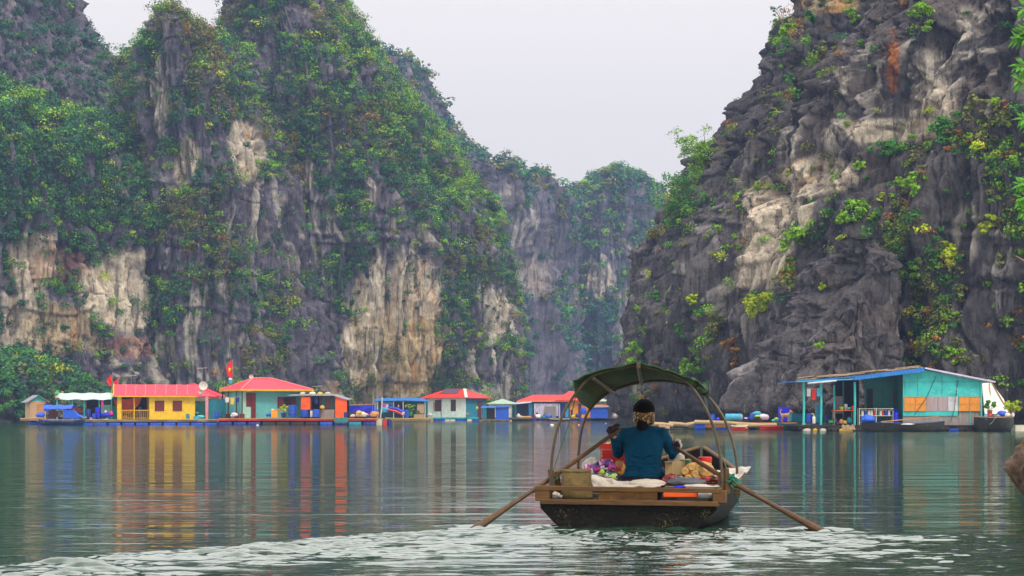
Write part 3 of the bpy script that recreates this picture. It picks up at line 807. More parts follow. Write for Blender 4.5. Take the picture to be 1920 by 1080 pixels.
def hip_roof(x0, x1, y0, y1, ze, zr, inset, th=.07, front=None):
    """hip roof planes as one closed shell"""
    ym = (y0 + y1) / 2
    i0, i1 = inset if hasattr(inset, '__len__') else (inset, inset)
    mb = MB()
    for dz in (0,):
        V = [(x0, y0, ze), (x1, y0, ze), (x1, y1, ze), (x0, y1, ze), (x0 + i0, ym, zr), (x1 - i1, ym, zr)]
        W = [(a, b, c - th) for a, b, c in V]
        mb.add(V + W, [(0, 1, 5, 4), (1, 2, 5), (2, 3, 4, 5), (3, 0, 4), (6, 10, 11, 7), (7, 11, 8), (8, 11, 10, 9), (9, 10, 6),
                       (0, 6, 7, 1), (1, 7, 8, 2), (2, 8, 9, 3), (3, 9, 6, 0)])
    return mb, V
def ridge_caps(V, parent, material, r=.06):
    mb = MB()
    for a, b in ((0, 4), (3, 4), (1, 5), (2, 5), (4, 5)):
        p, q = Vector(V[a]), Vector(V[b]); mb.tube([p + Vector((0, 0, .02)), q + Vector((0, 0, .02))], r, 6)
    mb.build('ridge_cap', material, parent)
def fascia(x0, x1, y0, y1, z, parent, material, h=.16, t=.05):
    mb = MB(); z0 = z - h
    mb.box(x0 - t, x1 + t, y0 - t, y0, z0, z).box(x0 - t, x1 + t, y1, y1 + t, z0, z).box(x0 - t, x0, y0, y1, z0, z).box(x1, x1 + t, y0, y1, z0, z)
    mb.build('fascia', material, parent, 0)
def walls(parent, x0, x1, y0, y1, z0, z1, material, name='wall'):
    return MB().box(x0, x1, y0, y1, z0, z1).build(name, material, parent, 0)

def barrel_mb(r=.29, h=.9, ax='z', c=(0, 0, 0)):
    p = [(r * .9, 0), (r * .98, .03 * h), (r, .1 * h), (r * .97, .3 * h), (r * 1.03, .34 * h), (r * .97, .38 * h), (r, .5 * h), (r * .97, .62 * h), (r * 1.03, .66 * h),
         (r * .97, .7 * h), (r, .9 * h), (r * .97, .97 * h), (r * .88, h)]
    return MB().lathe(p, c, 16, ax)
def barrel(px, py, Y, w, h, material, label, cat='barrel', open_top=False):
    """standing drum: w, h in photo pixels"""
    r, H = w * Y / F / 2, h * Y / F
    t = thing('barrel', label, cat, P(px, py, Y), 0.3 * px)
    barrel_mb(r, H).build('drum', material, t)
    MB().lathe([(r * .86, 0), (r * .9, .01), (r * .9, .05), (r * .2, .06)], (0, 0, H)).build('lid', material, t)
    return t
def crate(px, py, Y, w, h, material, label, name='crate', cat='crate', d=None, rz=0.0):
    W, H = w * Y / F, h * Y / F; D = d or W * .7
    t = thing(name, label, cat, P(px, py, Y), rz)
    mb = MB(); e = min(W, H) * .07
    mb.box(-W / 2, W / 2, 0, D, 0, H * .08)
    for (a, b, c, d_) in ((-W / 2, W / 2, 0, e), (-W / 2, W / 2, D - e, D), (-W / 2, -W / 2 + e, e, D - e), (W / 2 - e, W / 2, e, D - e)):
        mb.box(a, b, c, d_, H * .08, H)
    mb.build('box', material, t, 0)
    MB().box(-W / 2 - e * .5, W / 2 + e * .5, -e * .5, D + e * .5, H, H + e).build('rim', material, t, 0)
    return t
def bundle(px, py, Y, w, h, material, label, name='sack', cat='sack', seed=1, rz=0.0, amp=.35, n=18):
    W, H = w * Y / F, h * Y / F
    mb = MB(); mb.blob((0, W * .4, H * .5), (W / 2, W * .4, H * .53), seed, amp, 1.6, n, 12, True)
    return single(mb, name, material, label, cat, P(px, py, Y), rz, smooth=60)
def posts(parent, xs, y, z0, z1, material, r=.06, name='post'):
    for x in xs: MB().tube([(x, y, z0), (x + .02, y, (z0 + z1) / 2), (x, y, z1)], r, 8).build(name, material, parent)

def raft(px0, px1, pyd, Y, depth, label, deckm, floatm, n, pyw=None, fr=.28, rz=0, band=None, extra=()):
    """timber deck on lashed drums"""
    pc = (px0 + px1) / 2; L = Loc(pc, Y); W = L.x(px1)
    t = thing('raft', label, 'raft', L.o(0), rz)
    zd = L.z(pyd); rng = random.Random(int(px0))
    nb = max(3, int(W * 2 / .9)); mb = MB()
    for k in range(nb):                       # planks laid front to back with slightly ragged ends
        a = -W + 2 * W * k / nb; b = -W + 2 * W * (k + 1) / nb - .03
        mb.box(a, b, rng.uniform(-.12, .03), depth, zd - .06, zd + rng.uniform(-.012, .004))
    mb.build('deck', deckm, t, 0)
    b2 = MB()
    for yb in (.05, depth * .5, depth - .2):
        b2.beam((-W - .1, yb, zd - .135), (W + .1, yb + .05, zd - .135), .13, .14)
    b2.build('beam', band or M['wood'], t, 0)
    top = zd - .21; r = min(fr, (top + .12) / 1.6); 
    for k in range(n):
        x = -W + 2 * W * (k + .5) / n; hw = W / n * .86
        mm = floatm[rng.randrange(len(floatm))] if isinstance(floatm, list) else floatm
        barrel_mb(r, hw * 2, 'x', (x - hw, r + .02, top - r)).build('float', mm, t)
        barrel_mb(r, hw * 2, 'x', (x - hw, depth - r, top - r)).build('float', mm, t)
    return t, zd

def flagpole(px, py0, py1, Y, label, fl, star=False, fname='flag'):
    L = Loc(px, Y); t = thing('flagpole', label, 'flagpole', P(px, py0, Y))
    H = (py0 - py1) * Y / F
    MB().tube([(0, 0, 0), (.02, 0, H)], .035, 6).build('pole', M['greywood'], t)
    w, h = fl
    rows = [[(-w * u / 5 + .05 * math.sin(u * 2.0 + v) , .12 * math.sin(u * 1.6 + v * .8), H - h * v / 8 - .05 * u) for u in range(6)] for v in range(9)]
    # limp cloth hanging off the pole, narrow as in still air
    rows = [[(p[0] * (0.45 + .55 * math.sin(min(1, i / 7) * math.pi)), p[1], p[2]) for p in r] for i, r in enumerate(rows)]
    f = MB().sheet(rows, .012).build('flag', M['flag'], t, 80)
    if star:
        s = MB(); pts = []
        for k in range(10):
            rr = .30 if k % 2 == 0 else .13
            a = math.pi / 2 + k * math.pi / 5
            pts.append((-w * .42 + rr * math.cos(a) * .45, H - h * .55 + rr * math.sin(a)))
        s.prism(pts, -.20, -.17); s.build('star', M['star'], f, 0)
    return t

def leafy(parent, name, ctrs, nleaf, size, kind, seed, rad):
    rng = np.random.RandomState(seed); c = np.array(ctrs, float)
    V, Q, Cc_ = leaf_quads(c, np.full(len(c), rad), nleaf, size, np.tile(np.array(GREENS[kind]), (len(c), 1)) * rng.uniform(.8, 1.25, (len(c), 1)), rng)
    me = mesh_np(name, V, Q, np.clip(Cc_, .004, .7)); me.materials.append(LEAF)
    o = bpy.data.objects.new(name, me); COL.objects.link(o); o.parent = parent
    return o
def pot_plant(px, py, Y, w, h, kind, potm, label):
    W, H = w * Y / F, h * Y / F
    t = thing('potted_plant', label, 'plant', P(px, py, Y))
    MB().lathe([(W * .16, 0), (W * .24, H * .35), (W * .26, H * .36), (W * .2, H * .33)], (0, W * .2, 0)).build('pot', potm, t)
    s = MB()
    rng = random.Random(int(px)); cs = []
    for k in range(9):
        x = rng.uniform(-.4, .4) * W; z = H * rng.uniform(.5, .95)
        s.tube([(0, W * .2, H * .3), (x * .5, W * .2, z * .7), (x, W * .2 + rng.uniform(-.1, .1), z)], .012, 5)
        cs.append((x, W * .2, z))
    s.build('stem', M['wood'], t); leafy(t, 'leaves', cs, 46, .16, kind, int(px), W * .2)
    return t

def rowboat(pc, pyw, Y, length_px, h_px, hullm, label, rimm, rz=0.0, rise=.35, beam=1.0, name='rowing_boat', group=None):
    """open wooden boat lying broadside: hull loft with raised ends, gunwale and thwarts"""
    Lh = length_px * Y / F / 2; H = h_px * Y / F
    t = thing(name, label, 'boat', ((pc - 960) * Y / F, Y + beam / 2, 0), rz, group)
    S = []; n = 15
    def sec(u):
        k = 1 - abs(u) ** 2.6; w = beam / 2 * max(k, .05); zt = H + H * rise * abs(u) ** 3; zb = -.12 + (zt * .55) * abs(u) ** 4
        return w, zt, zb
    for i in range(n):
        u = -1 + 2 * i / (n - 1); w, zt, zb = sec(u)
        S.append([(u * Lh, -w, zt), (u * Lh, -w * .82, zb + (zt - zb) * .4), (u * Lh, -w * .45, zb), (u * Lh, w * .45, zb), (u * Lh, w * .82, zb + (zt - zb) * .4), (u * Lh, w, zt)])
    MB().sheet(S, .04).build('hull', hullm, t, 60)
    g = MB()
    for sgn in (-1, 1):
        g.tube([(u * Lh, sgn * sec(u)[0], sec(u)[1] + .01) for u in np.linspace(-1, 1, 15)], .045, 6)
    g.build('gunwale', rimm, t)
    for u in (-.5, 0, .5):
        w, zt, zb = sec(u); MB().box(u * Lh - .12, u * Lh + .12, -w * .95, w * .95, zt - .12, zt - .08).build('thwart', M['wood'], t, 0)
    return t
# ------------------------------------------------------------------ floating village, left group
Y1 = 183.0
# shed far left
L = Loc(80, Y1 + 8); t = thing('shed', 'small tan board shed with grey sheet roof at the left end of the village', 'shed', L.o(), R(22))
x0, x1, zb, ze, zr = L.x(57), L.x(86), L.z(786), L.z(752), L.z(741)
walls(t, x0, x1, 0, 3.2, zb, ze, M['tan'])
MB().prism([(x0, ze), (x1, ze), ((x0 + x1) / 2, zr - .06)], .02, 3.18).build('gable', M['turq'], t, 0)
xm = (x0 + x1) / 2
MB().sheet([[(x0 - .35, -.3, ze - .14), (x0 - .35, 3.5, ze - .14)], [(xm, -.3, zr), (xm, 3.5, zr)], [(x1 + .35, -.3, ze - .14), (x1 + .35, 3.5, ze - .14)]], .05).build('roof', M['grey'], t, 0)
MB().box(xm - .1, xm + .55, -.04, 0, zb, zb + 1.5).build('door', M['plank'], t, 0)
MB().box(L.x(50), L.x(112), -1.5, 4, zb - .14, zb).build('deck', M['wood'], t, 0)
for k in range(4): barrel_mb(.25, 1.0, 'x', (L.x(50) + .1 + k * .95 * .9, -.9, .12)).build('float', M['blue'], t)
MB().tube([(L.x(36), -.8, zb + .05), (L.x(70), -1.0, zb + .12)], .06).build('log', M['pale_wood'], t)

rA, zA = raft(72, 408, 786.5, Y1, 9, 'long timber raft on blue drums under the yellow house', M['pale_wood'], [M['blue'], M['blue'], M['tarp'], M['blue'], M['foam']], 13)
# awning stall
L = Loc(160, Y1 + 2.5); t = thing('market_stall', 'open stall with long pale green awning left of the yellow house', 'stall', L.o(zA))
h = lambda py: L.z(py) - zA
xa, xb = L.x(107), L.x(213)
rows = []
for j, (yy, z) in enumerate(((-.9, h(749.5)), (-.6, h(746)), (.4, h(740)), (1.6, h(737)), (3.2, h(738)))):
    rows.append([(xa + (xb - xa) * i / 16, yy, z + .04 * math.sin(i * 1.3 + j)) for i in range(17)])
MB().sheet(rows, .04).build('awning', M['awning'], t, 60)
posts(t, [xa + .15, L.x(138), L.x(160), L.x(188), xb - .1], -.55, 0, h(747), M['turq'], .05)
posts(t, [xa + .15, L.x(150), xb - .1], 2.9, 0, h(739), M['wood'], .05)
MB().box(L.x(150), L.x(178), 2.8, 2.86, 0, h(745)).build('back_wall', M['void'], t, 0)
MB().box(L.x(190), L.x(212), 2.2, 2.9, 0, 1.25).build('cupboard', M['turq'], t, 0)
MB().box(L.x(186), L.x(203), .8, 1.4, .55, 1.35).build('counter', M['mint'], t, 0)
MB().box(L.x(184), L.x(212), 2.6, 2.66, 1.3, h(743)).build('shade_cloth', M['dteal'], t, 0)
# pagoda lamp on the awning end
t = thing('roof_ornament', 'small stacked green and red ornament on a post at the left end of the awning', 'ornament', P(107, 786, Y1 + 1.6))
hh = 49 * 184.6 / F
MB().tube([(0, 0, 0), (0, 0, hh - .5)], .06).build('post', M['turq'], t)
for k, (c, r) in enumerate((('brown', .28), ('white', .2), ('plank', .26))): MB().lathe([(r, 0), (r * .9, .05), (r * .5, .1)], (0, 0, hh - .55 + k * .16), 6).build('tier', M[c], t)
MB().lathe([(.3, 0), (.22, .08), (.05, .3)], (0, 0, hh - .06), 6).build('finial', M['green'], t)
# covered boat
t = rowboat(112, 797, Y1 - 2.5, 86, 7, M['navyhull'], 'small boat with blue tarpaulin cover moored at the left end of the raft', M['blue'], 0, .6, 1.5, 'covered_boat')
q = (Y1 - 2.5) / F
def cx(px): return (px - 112) * q
def cz(py): return CAM_H + (HZ - py) * q
rows = [[(cx(80) + (cx(134) - cx(80)) * i / 8 + j * .05, -.75 + j * .5, cz(767) + [0, .35, .36, 0][j] + .03 * math.sin(i * 2)) for i in range(9)] for j in range(4)]
MB().sheet(rows, .03).build('canopy', M['tarp'], t, 60)
rows = [[(cx(a) + j * .0, -.72 + j * .48, cz(b) + [0, .1, .1, 0][j]) for a, b in ((119, 768), (135, 770), (144, 779), (154, 783))] for j in range(4)]
MB().sheet(rows, .03).build('side_cover', M['tarp'], t, 60)
MB().sheet([[(cx(119), -.74, cz(769)), (cx(138), -.74, cz(770))], [(cx(118), -.76, cz(784)), (cx(150), -.76, cz(785))]], .03).build('side_cover', M['tarp'], t, 60)
MB().sheet([[(cx(134), -.7, cz(764)), (cx(142), .2, cz(763)), (cx(150), .5, cz(771))], [(cx(132), -.72, cz(768)), (cx(140), -.1, cz(768)), (cx(146), .4, cz(776))]], .03).build('flap', M['maroon'], t, 60)
posts(t, [cx(82), cx(118)], -.7, .2, cz(767), M['wood'], .03); posts(t, [cx(82), cx(132)], .7, .2, cz(767), M['wood'], .03)
MB().box(cx(86), cx(103), .5, .53, cz(782), cz(770)).build('curtain', M['maroon'], t, 0)
bundle(74, 785, Y1 - 3, 16, 12, M['tarp'], 'crumpled blue tarpaulin over the bow of the covered boat', 'tarpaulin', 'tarpaulin', 4)
bundle(108, 783, Y1 - 1.2, 9, 9, M['yellowsack'], 'yellowish sack inside the covered boat', seed=8)
bundle(115, 783.5, Y1 - 1.2, 7, 6, M['whitecloth'], 'small white bag at the right end inside the covered boat', 'bag', 'bag', 9)
rowboat(14, 789, 292, 66, 4.5, M['tarwood'], 'low dark boat lying at the far left edge', M['wood'], 0, .3, 1.2)
bundle(3, 786, 250, 7, 8, M['tarp'], 'small blue bundle at the left frame edge', 'bundle', 'bundle', 21)
# goods on raft A
barrel(165.5, 785, Y1 + 1, 10, 17, M['navy'], 'dark blue upright drum under the left half of the awning')
barrel(176, 785, Y1 + .6, 7, 9, M['blue'], 'short blue drum between the two tall drums under the awning')
barrel(183.5, 784, Y1 + 1.2, 10, 19, M['royal'], 'tallest blue drum under the awning')
bundle(199, 783.5, Y1 + .8, 24, 10, M['royal'], 'long royal blue bundle lying under the right of the awning', 'bundle', 'bundle', 5, amp=.2)
bundle(197.5, 774.5, Y1 + .3, 5, 5, M['whitecloth'], 'little white bag resting on the royal blue bundle', 'bag', 'bag', 15)
bundle(208, 780, Y1 + .5, 7, 9, M['pink'], 'pink cloth bundle beside the yellow house post', 'bundle', 'bundle', 6)
MBp = MB(); MBp.sheet([[(-.1, 0, 0), (.12, .05, 0)], [(-.12, .02, -.3), (.1, 0, -.3)], [(-.05, .03, -.62), (.08, 0, -.6)]], .03)
single(MBp, 'hanging_cloth', M['pink'], 'narrow pink cloth hanging from the awning', 'cloth', P(192, 750, Y1 + 1.8))
crate(88, 762 + 9, Y1 + 4, 11, 13, M['blue'], 'blue plastic tub on the post beside the tan shed', 'tub', 'tub')
bundle(157, 785, Y1 - .2, 9, 4, M['lime'], 'flat green bag on the raft edge right of the covered boat', 'bag', 'bag', 31)
bundle(170, 785.5, Y1 - .3, 5, 3, M['pink'], 'tiny pink bag on the raft edge under the awning', 'bag', 'bag', 33)
rowboat(184, 797, Y1 + .1, 34, 9.5, M['pale_wood'], 'shallow pale wooden tray boat set on the deck by the yellow house', M['whitecloth'], 0, .2, .8)

# yellow house
a = R(14); L = Loc(290, Y1 + 2.2)
t = thing('floating_house', 'yellow house with red sheet roof, railed porch and two maroon windows', 'house', L.o(zA), a)
h = lambda py: L.z(py) - zA
X0, X1, Xp = L.x(221), L.x(365), L.x(280); D = 4.0
w = MB().box(Xp, X1, 0, D, 0, h(742)).build('wall', M['yellow'], t, 0)
MB().box(X0, X0 + .4, 0, .12, 0, h(742)).build('wall', M['yellow'], t, 0)
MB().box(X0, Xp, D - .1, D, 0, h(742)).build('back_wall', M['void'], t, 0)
for x in (299, 332): window(t, L.x(x) - .37, L.x(x) + .37, h(769.5), h(752.5), 0, M['maroon'], M['maroon'])
for k in range(7): MB().box(Xp + .05 + k * .62, Xp + .07 + k * .62, -.012, 0, 0.02, h(744)).build('batten', M['yellowtrim'], w, 0)
zr, ze = h(721), h(742); ym = D / 2
MB().sheet([[(X0 - .35, -.45, ze + .02), (X1 + .25, -.45, ze + .02)], [(X0 - .1, ym, zr), (X1 + .5, ym, zr)], [(X0 - .35, D + .45, ze + .02), (X1 + .25, D + .45, ze + .02)]], .05).build('roof', M['red_roof'], t, 0)
rb = MB()
for px in (236, 254, 272, 290, 310, 330, 350): rb.beam((L.x(px), -.46, ze + .06), (L.x(px) + .2, ym, zr + .04), .05, .04)
rb.build('roof_rib', M['ridge'], t, 0)
MB().prism([(X0 + .02, 0), (X0 + .02, .05)], 0, 1) if 0 else None
g = MB(); g.add([(X0, -.1, ze), (X0, D + .1, ze), (X0, ym, zr - .06), (X0 + .1, -.1, ze), (X0 + .1, D + .1, ze), (X0 + .1, ym, zr - .06)], [(0, 1, 2), (5, 4, 3), (0, 3, 4, 1), (1, 4, 5, 2), (2, 5, 3, 0)])
g.build('gable', M['yellow'], t, 0)
g = MB(); 
for yy, s in ((-.5, 1), (D + .5, -1)): g.beam((X0 - .37, yy, ze - .04), (X0 - .2, ym, zr + .03), .08, .16)
g.beam((X0 - .3, -.47, ze - .06), (X1 + .2, -.47, ze - .06), .06, .13); g.build('fascia', M['yellowtrim'], t, 0)
posts(t, [X0 + .06, L.x(252)], .05, 0, ze - .02, M['yellowtrim'], .06)
rl = MB(); rl.beam((X0 + .4, .0, .85), (Xp, .0, .85), .05, .06).beam((X0 + .4, 0, .12), (Xp, 0, .12), .05, .05)
for k in range(13): x = X0 + .5 + k * (Xp - X0 - .5) / 13; rl.beam((x, 0, .12), (x, 0, .85), .035, .035)
rl.build('railing', M['yellowtrim'], t, 0)
single(MB().sheet([[(-1.5, 0, .1), (0, .1, .2), (1.2, 0, .5)], [(-1.3, .1, -.7), (0, .05, -.6), (.9, .1, -.3)], [(-1.0, 0, -1.1), (-.2, .1, -1.2), (.1, .1, -1.1)]], .03), 'tarpaulin', M['orange'], 'orange sheet strung across the yellow porch', 'tarpaulin', P(243, 752, Y1 + 4.6))
barrel(263, 784, Y1 + 3.2, 6, 20, M['blue'], 'slim blue drum standing in the yellow porch')
barrel(224, 784, Y1 + 3.4, 4, 14, M['navy'], 'thin navy drum behind the left post of the yellow porch')
bundle(234, 784, Y1 + 2.6, 10, 5, M['plank'], 'brown heap behind the porch railing of the yellow house', 'heap', 'heap', 14)
for px, py0, py1 in ((209, 738, 702), (221, 726, 708)):
    flagpole(px + 1, py0, py1, Y1 + 6, 'small red flag on a pole left of the yellow house roof' if px == 209 else 'short red flag rising over the yellow house ridge', (.5, .95))
# antennas and dishes
def antenna(px, py0, py1, Y, label, n=4):
    t = thing('antenna', label, 'antenna', P(px, py0, Y)); H = (py0 - py1) * Y / F
    MB().tube([(0, 0, 0), (0, 0, H)], .025, 6).build('mast', M['steel'], t)
    b = MB().tube([(-.5, 0, H - .05), (.5, 0, H + .02)], .015, 5)
    for k in range(n): b.tube([(-.4 + k * .27, -.2, H), (-.4 + k * .27, .2, H)], .01, 4)
    b.build('array', M['white'], t)
antenna(246, 722, 704, Y1 + 8, 'television antenna above the middle of the yellow house roof')
antenna(379, 722, 690, Y1 + 9, 'tall thin mast behind the right end of the yellow house roof', 2)
def dish(px, py, Y, r, label):
    t = thing('satellite_dish', label, 'dish', P(px, py, Y), R(15))
    MB().tube([(0, .15, -.9), (0, .15, 0)], .03, 6).build('mast', M['steel'], t)
    MB().lathe([(.02, .16), (r * .5, .12), (r * .85, .04), (r, 0), (r, -.02), (r * .83, .02), (r * .5, .1)], (0, 0, .1), 18, 'y').build('reflector', M['white'], t)
dish(381, 725, Y1 + 5, .42, 'white satellite dish at the right end of the yellow house roof')
dish(376, 736, Y1 + 5, .2, 'tiny white dish just below the larger one')
# red roofed house behind with the pink post
L = Loc(370, Y1 + 7); t = thing('floating_house', 'low cream house with red hip roof and blue roller sheet behind the pink post', 'house', L.o(zA))
h = lambda py: L.z(py) - zA
mb, V = hip_roof(L.x(310), L.x(412), -.4, 4.6, h(743), h(719), (2.2, 2.8)); mb.build('roof', M['red_roof'], t, 0); ridge_caps(V, t, M['red_roof'], .05)
walls(t, L.x(318), L.x(410), 0, 4.2, 0, h(744), M['cream'])
MB().box(L.x(391), L.x(412), -.06, -.01, 0.02, h(752)).build('roller_sheet', M['teal'], t, 0)
MB().box(L.x(366), L.x(386), -.05, -.01, .1, h(752)).build('door_opening', M['dteal'], t, 0)
L = Loc(388, Y1 + 3.6); t = thing('post', 'pink painted post between the yellow and turquoise houses', 'post', L.o(zA))
MB().box(-.13, .13, -.1, .1, 0, L.z(742) - zA).build('shaft', M['pinkpost'], t, 0); MB().box(-.2, .2, -.16, .16, L.z(742) - zA, L.z(740) - zA).build('cap', M['pinkpost'], t, 0)
L = Loc(415, Y1 + 6); t = thing('tarpaulin_screen', 'large dark blue tarpaulin screen between the pink post and the turquoise house', 'screen', L.o(zA))
h = lambda py: L.z(py) - zA
MB().sheet([[(L.x(392) + (L.x(456) - L.x(392)) * i / 12, .06 * math.sin(i * 2.1 + j), [0.02, h(768), h(750)][j]) for i in range(13)] for j in range(3)], .03).build('sheet', M['teal'], t, 60)
MB().beam((L.x(390), .0, h(749)), (L.x(458), 0, h(749.5)), .07, .07).build('rail', M['brown'], t, 0)
bundle(375, 784.5, Y1 + 1.6, 15, 6, M['turq'], 'turquoise bundle on the raft right of the yellow house', 'bundle', 'bundle', 41)
crate(368, 786, Y1 + .9, 12, 5, M['sky'], 'low pale blue box on the raft right of the yellow house', 'box', 'box')
bundle(369, 777, Y1 + 3, 7, 5, M['teal'], 'round teal bundle by the corner of the yellow house', 'bundle', 'bundle', 43)

# raft B and turquoise house
rB, zB = raft(409, 706, 784.5, Y1 - 2, 9, 'broad dark raft with red edge under the turquoise house', M['plank'], [M['navy'], M['dark'], M['teal'], M['navy'], M['blue'], M['dark']], 11, fr=.36, band=M['red'])
MB().box(.5 * (-297) * (Y1 - 2) / F + 4.5, 295 / 2 * (Y1 - 2) / F, .42, .5, .02, zB - .22).build('skirt', M['dark'], rB, 0)
a = R(28); L = Loc(452, Y1 + 1.6); t = thing('floating_house', 'turquoise house with red hip roof, yellow fascia and brown porch posts', 'house', L.o(zB), a)
h = lambda py: L.z(py) - zB
k_ = 1 / math.cos(R(21)); XR = L.x(585) * k_; D = 5.6; ze, zr = h(729.5), h(708)
mb, V = hip_roof(-.1, XR, -.3, D, ze, zr, (2.3, 3.0)); r_ = mb.build('roof', M['red_roof'], t, 0); ridge_caps(V, r_, M['ridge'], .07); fascia(-.1, XR, -.3, D, ze, t, M['yellowtrim'], .17)
walls(t, .25, XR - .9, .55, D - .5, 0, ze - .05, M['aqua'])
MB().box(.25, 1.15, .50, .55, 0, ze - .06).build('pilaster', M['mint'], t, 0)
window(t, L.x(466) * k_, L.x(475) * k_, h(761), h(737), .50, M['maroon'], M['maroon'])
dr = MB().box(L.x(474) * k_, L.x(482.5) * k_, .44, .5, 0, h(737)).build('door', M['maroon'], t, 0)
MB().blob((L.x(475.5) * k_, .42, .95), .035).build('handle', M['steel'], dr)
w = window(t, L.x(525) * k_, L.x(557) * k_, h(763.5), h(745), .55, M['maroon'], M['void'], 2)
MB().box(L.x(525) * k_, L.x(534) * k_, .42, .47, h(763), h(745.5)).build('shutter', M['maroon'], w, 0)
MB().box(L.x(548) * k_, L.x(557) * k_, .42, .47, h(763), h(745.5)).build('shutter', M['maroon'], w, 0)
for (x, y) in ((.0, .1), (.02, 1.2), (.0, 3.0), (.0, 4.1), (1.3, -.1)) if 0 else ((-.0, -.15), (-.0, 1.4), (-.0, 3.6), (-.0, 5.2)):
    p_ = MB().tube([(x + .05, y, 0), (x + .05, y, ze - .1)], .07, 8).build('post', M['brown'], t); MB().box(x - .13, x + .23, y - .18, y + .18, 0, .42).build('plinth', M['maroon'], p_, 0)
MB().box(-.15, XR, -.35, D, -.04, -.002).build('floor', M['plank'], t, 0)
flagpole(436, 716, 674, Y1 + 4, 'tall pole with the red flag bearing a yellow star above the turquoise house', (.6, 1.7), True)
t = thing('bird_house', 'small white and blue box lamp on the pole left of the turquoise roof', 'lamp', P(431.5, 722, Y1 + 3)); MB().box(-.14, .14, 0, .28, .15, .5).build('box', M['sky'], t, 0); MB().lathe([(.18, .5), (.14, .62), (.03, .68)], (0, .14, 0), 8).build('cap', M['white'], t); MB().tube([(0, .14, -.3), (0, .14, .15)], .02, 5).build('stem', M['steel'], t)
dish(471, 708, Y1 + 7, .22, 'round white dish peeping over the turquoise house ridge')
antenna(594, 736, 724, Y1 + 8, 'television antenna right of the turquoise house roof')
# kitchen shack with orange tarpaulins
L = Loc(606, Y1 + 1.5); t = thing('shack', 'dark lean-to with orange tarpaulin sides right of the turquoise house', 'shack', L.o(zB))
h = lambda py: L.z(py) - zB
MB().sheet([[(L.x(540), -.3, h(741.5)), (L.x(625), -.3, h(741.5)), (L.x(652), -.2, h(750))], [(L.x(545), 3, h(739)), (L.x(628), 3, h(739)), (L.x(656), 3, h(748))]], .05).build('roof', M['grey'], t, 0)
MB().sheet([[(L.x(628.5), -.04, 0.02), (L.x(650.5), -.04, 0.02)], [(L.x(629), -.08, h(760)), (L.x(650.5), -.02, h(762))], [(L.x(629), -.04, h(742)), (L.x(650.5), -.04, h(750))]], .03).build('side_sheet', M['orange'], t, 0)
MB().sheet([[(L.x(564), -.1, h(768)), (L.x(582), -.1, h(768))], [(L.x(565), -.14, h(756)), (L.x(582), -.06, h(756))], [(L.x(565), -.1, h(744)), (L.x(582), -.1, h(744))]], .03).build('front_sheet', M['orange'], t, 0)
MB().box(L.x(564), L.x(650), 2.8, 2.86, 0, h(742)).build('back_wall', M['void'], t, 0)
MB().box(L.x(601), L.x(628), .1, .16, 0, h(768)).build('counter', M['greywood'], t, 0)
MB().box(L.x(602), L.x(628), .4, .46, h(768), h(744)).build('inner_wall', M['dteal'], t, 0)
MB().box(L.x(608), L.x(621), .34, .38, h(766), h(746)).build('window_frame', M['brown'], t, 0)
posts(t, [L.x(583), L.x(600), L.x(628)], 0, 0, h(742), M['brown'], .05)
for i, (px, w_, mm, lb) in enumerate(((567, 11, 'sack', 'leftmost pale sack'), (585, 13, 'foam', 'wide pale sack second from left'), (600, 11, 'yellowsack', 'yellow sack'), (614, 13, 'sack', 'rightmost cream sack'))):
    bundle(px, 742, Y1 + 2.4 + .3 * i, w_, 7, M[mm], lb + ' on the roof of the lean-to', seed=50 + i, amp=.25)
barrel(548.5, 782, Y1 - .2, 15, 22, M['blue'], 'largest blue drum in front of the turquoise house')
barrel(571, 782, Y1 + .2, 15, 13, M['blue'], 'blue drum under the small orange sheet')
barrel(593, 782.5, Y1 - .4, 14, 14, M['tarp'], 'rounded blue drum in front of the lean-to counter')
crate(515, 782.5, Y1, 12, 13, M['orangewall'], 'orange bucket below the turquoise house wall', 'bucket', 'bucket')
bundle(511, 771, Y1 + .1, 7, 4, M['whitecloth'], 'white cloth on the orange bucket', 'cloth', 'cloth', 61)
pot_plant(531, 783, Y1 - .2, 22, 24, 'lime', M['navy'], 'bright green bushy plant in front of the turquoise house')
bundle(503, 782.5, Y1 + .2, 9, 7, M['blue'], 'small blue bag left of the orange bucket', 'bag', 'bag', 62)
bundle(438, 782, Y1 - .4, 14, 8, M['whitecloth'], 'white and green heap between the porch posts', 'heap', 'heap', 63)
bundle(604, 768, Y1 + 1.1, 9, 8, M['yellowsack'], 'round orange basket on the lean-to counter', 'basket', 'basket', 64, amp=.1)
crate(583.5, 782, Y1 + .1, 4, 12, M['white'], 'narrow white canister between two blue drums', 'canister', 'canister', d=.25)
bundle(593, 761, Y1 + 1.5, 8, 18, M['navy'], 'dark clothes hanging in the lean-to doorway', 'clothes', 'clothes', 65, amp=.2)
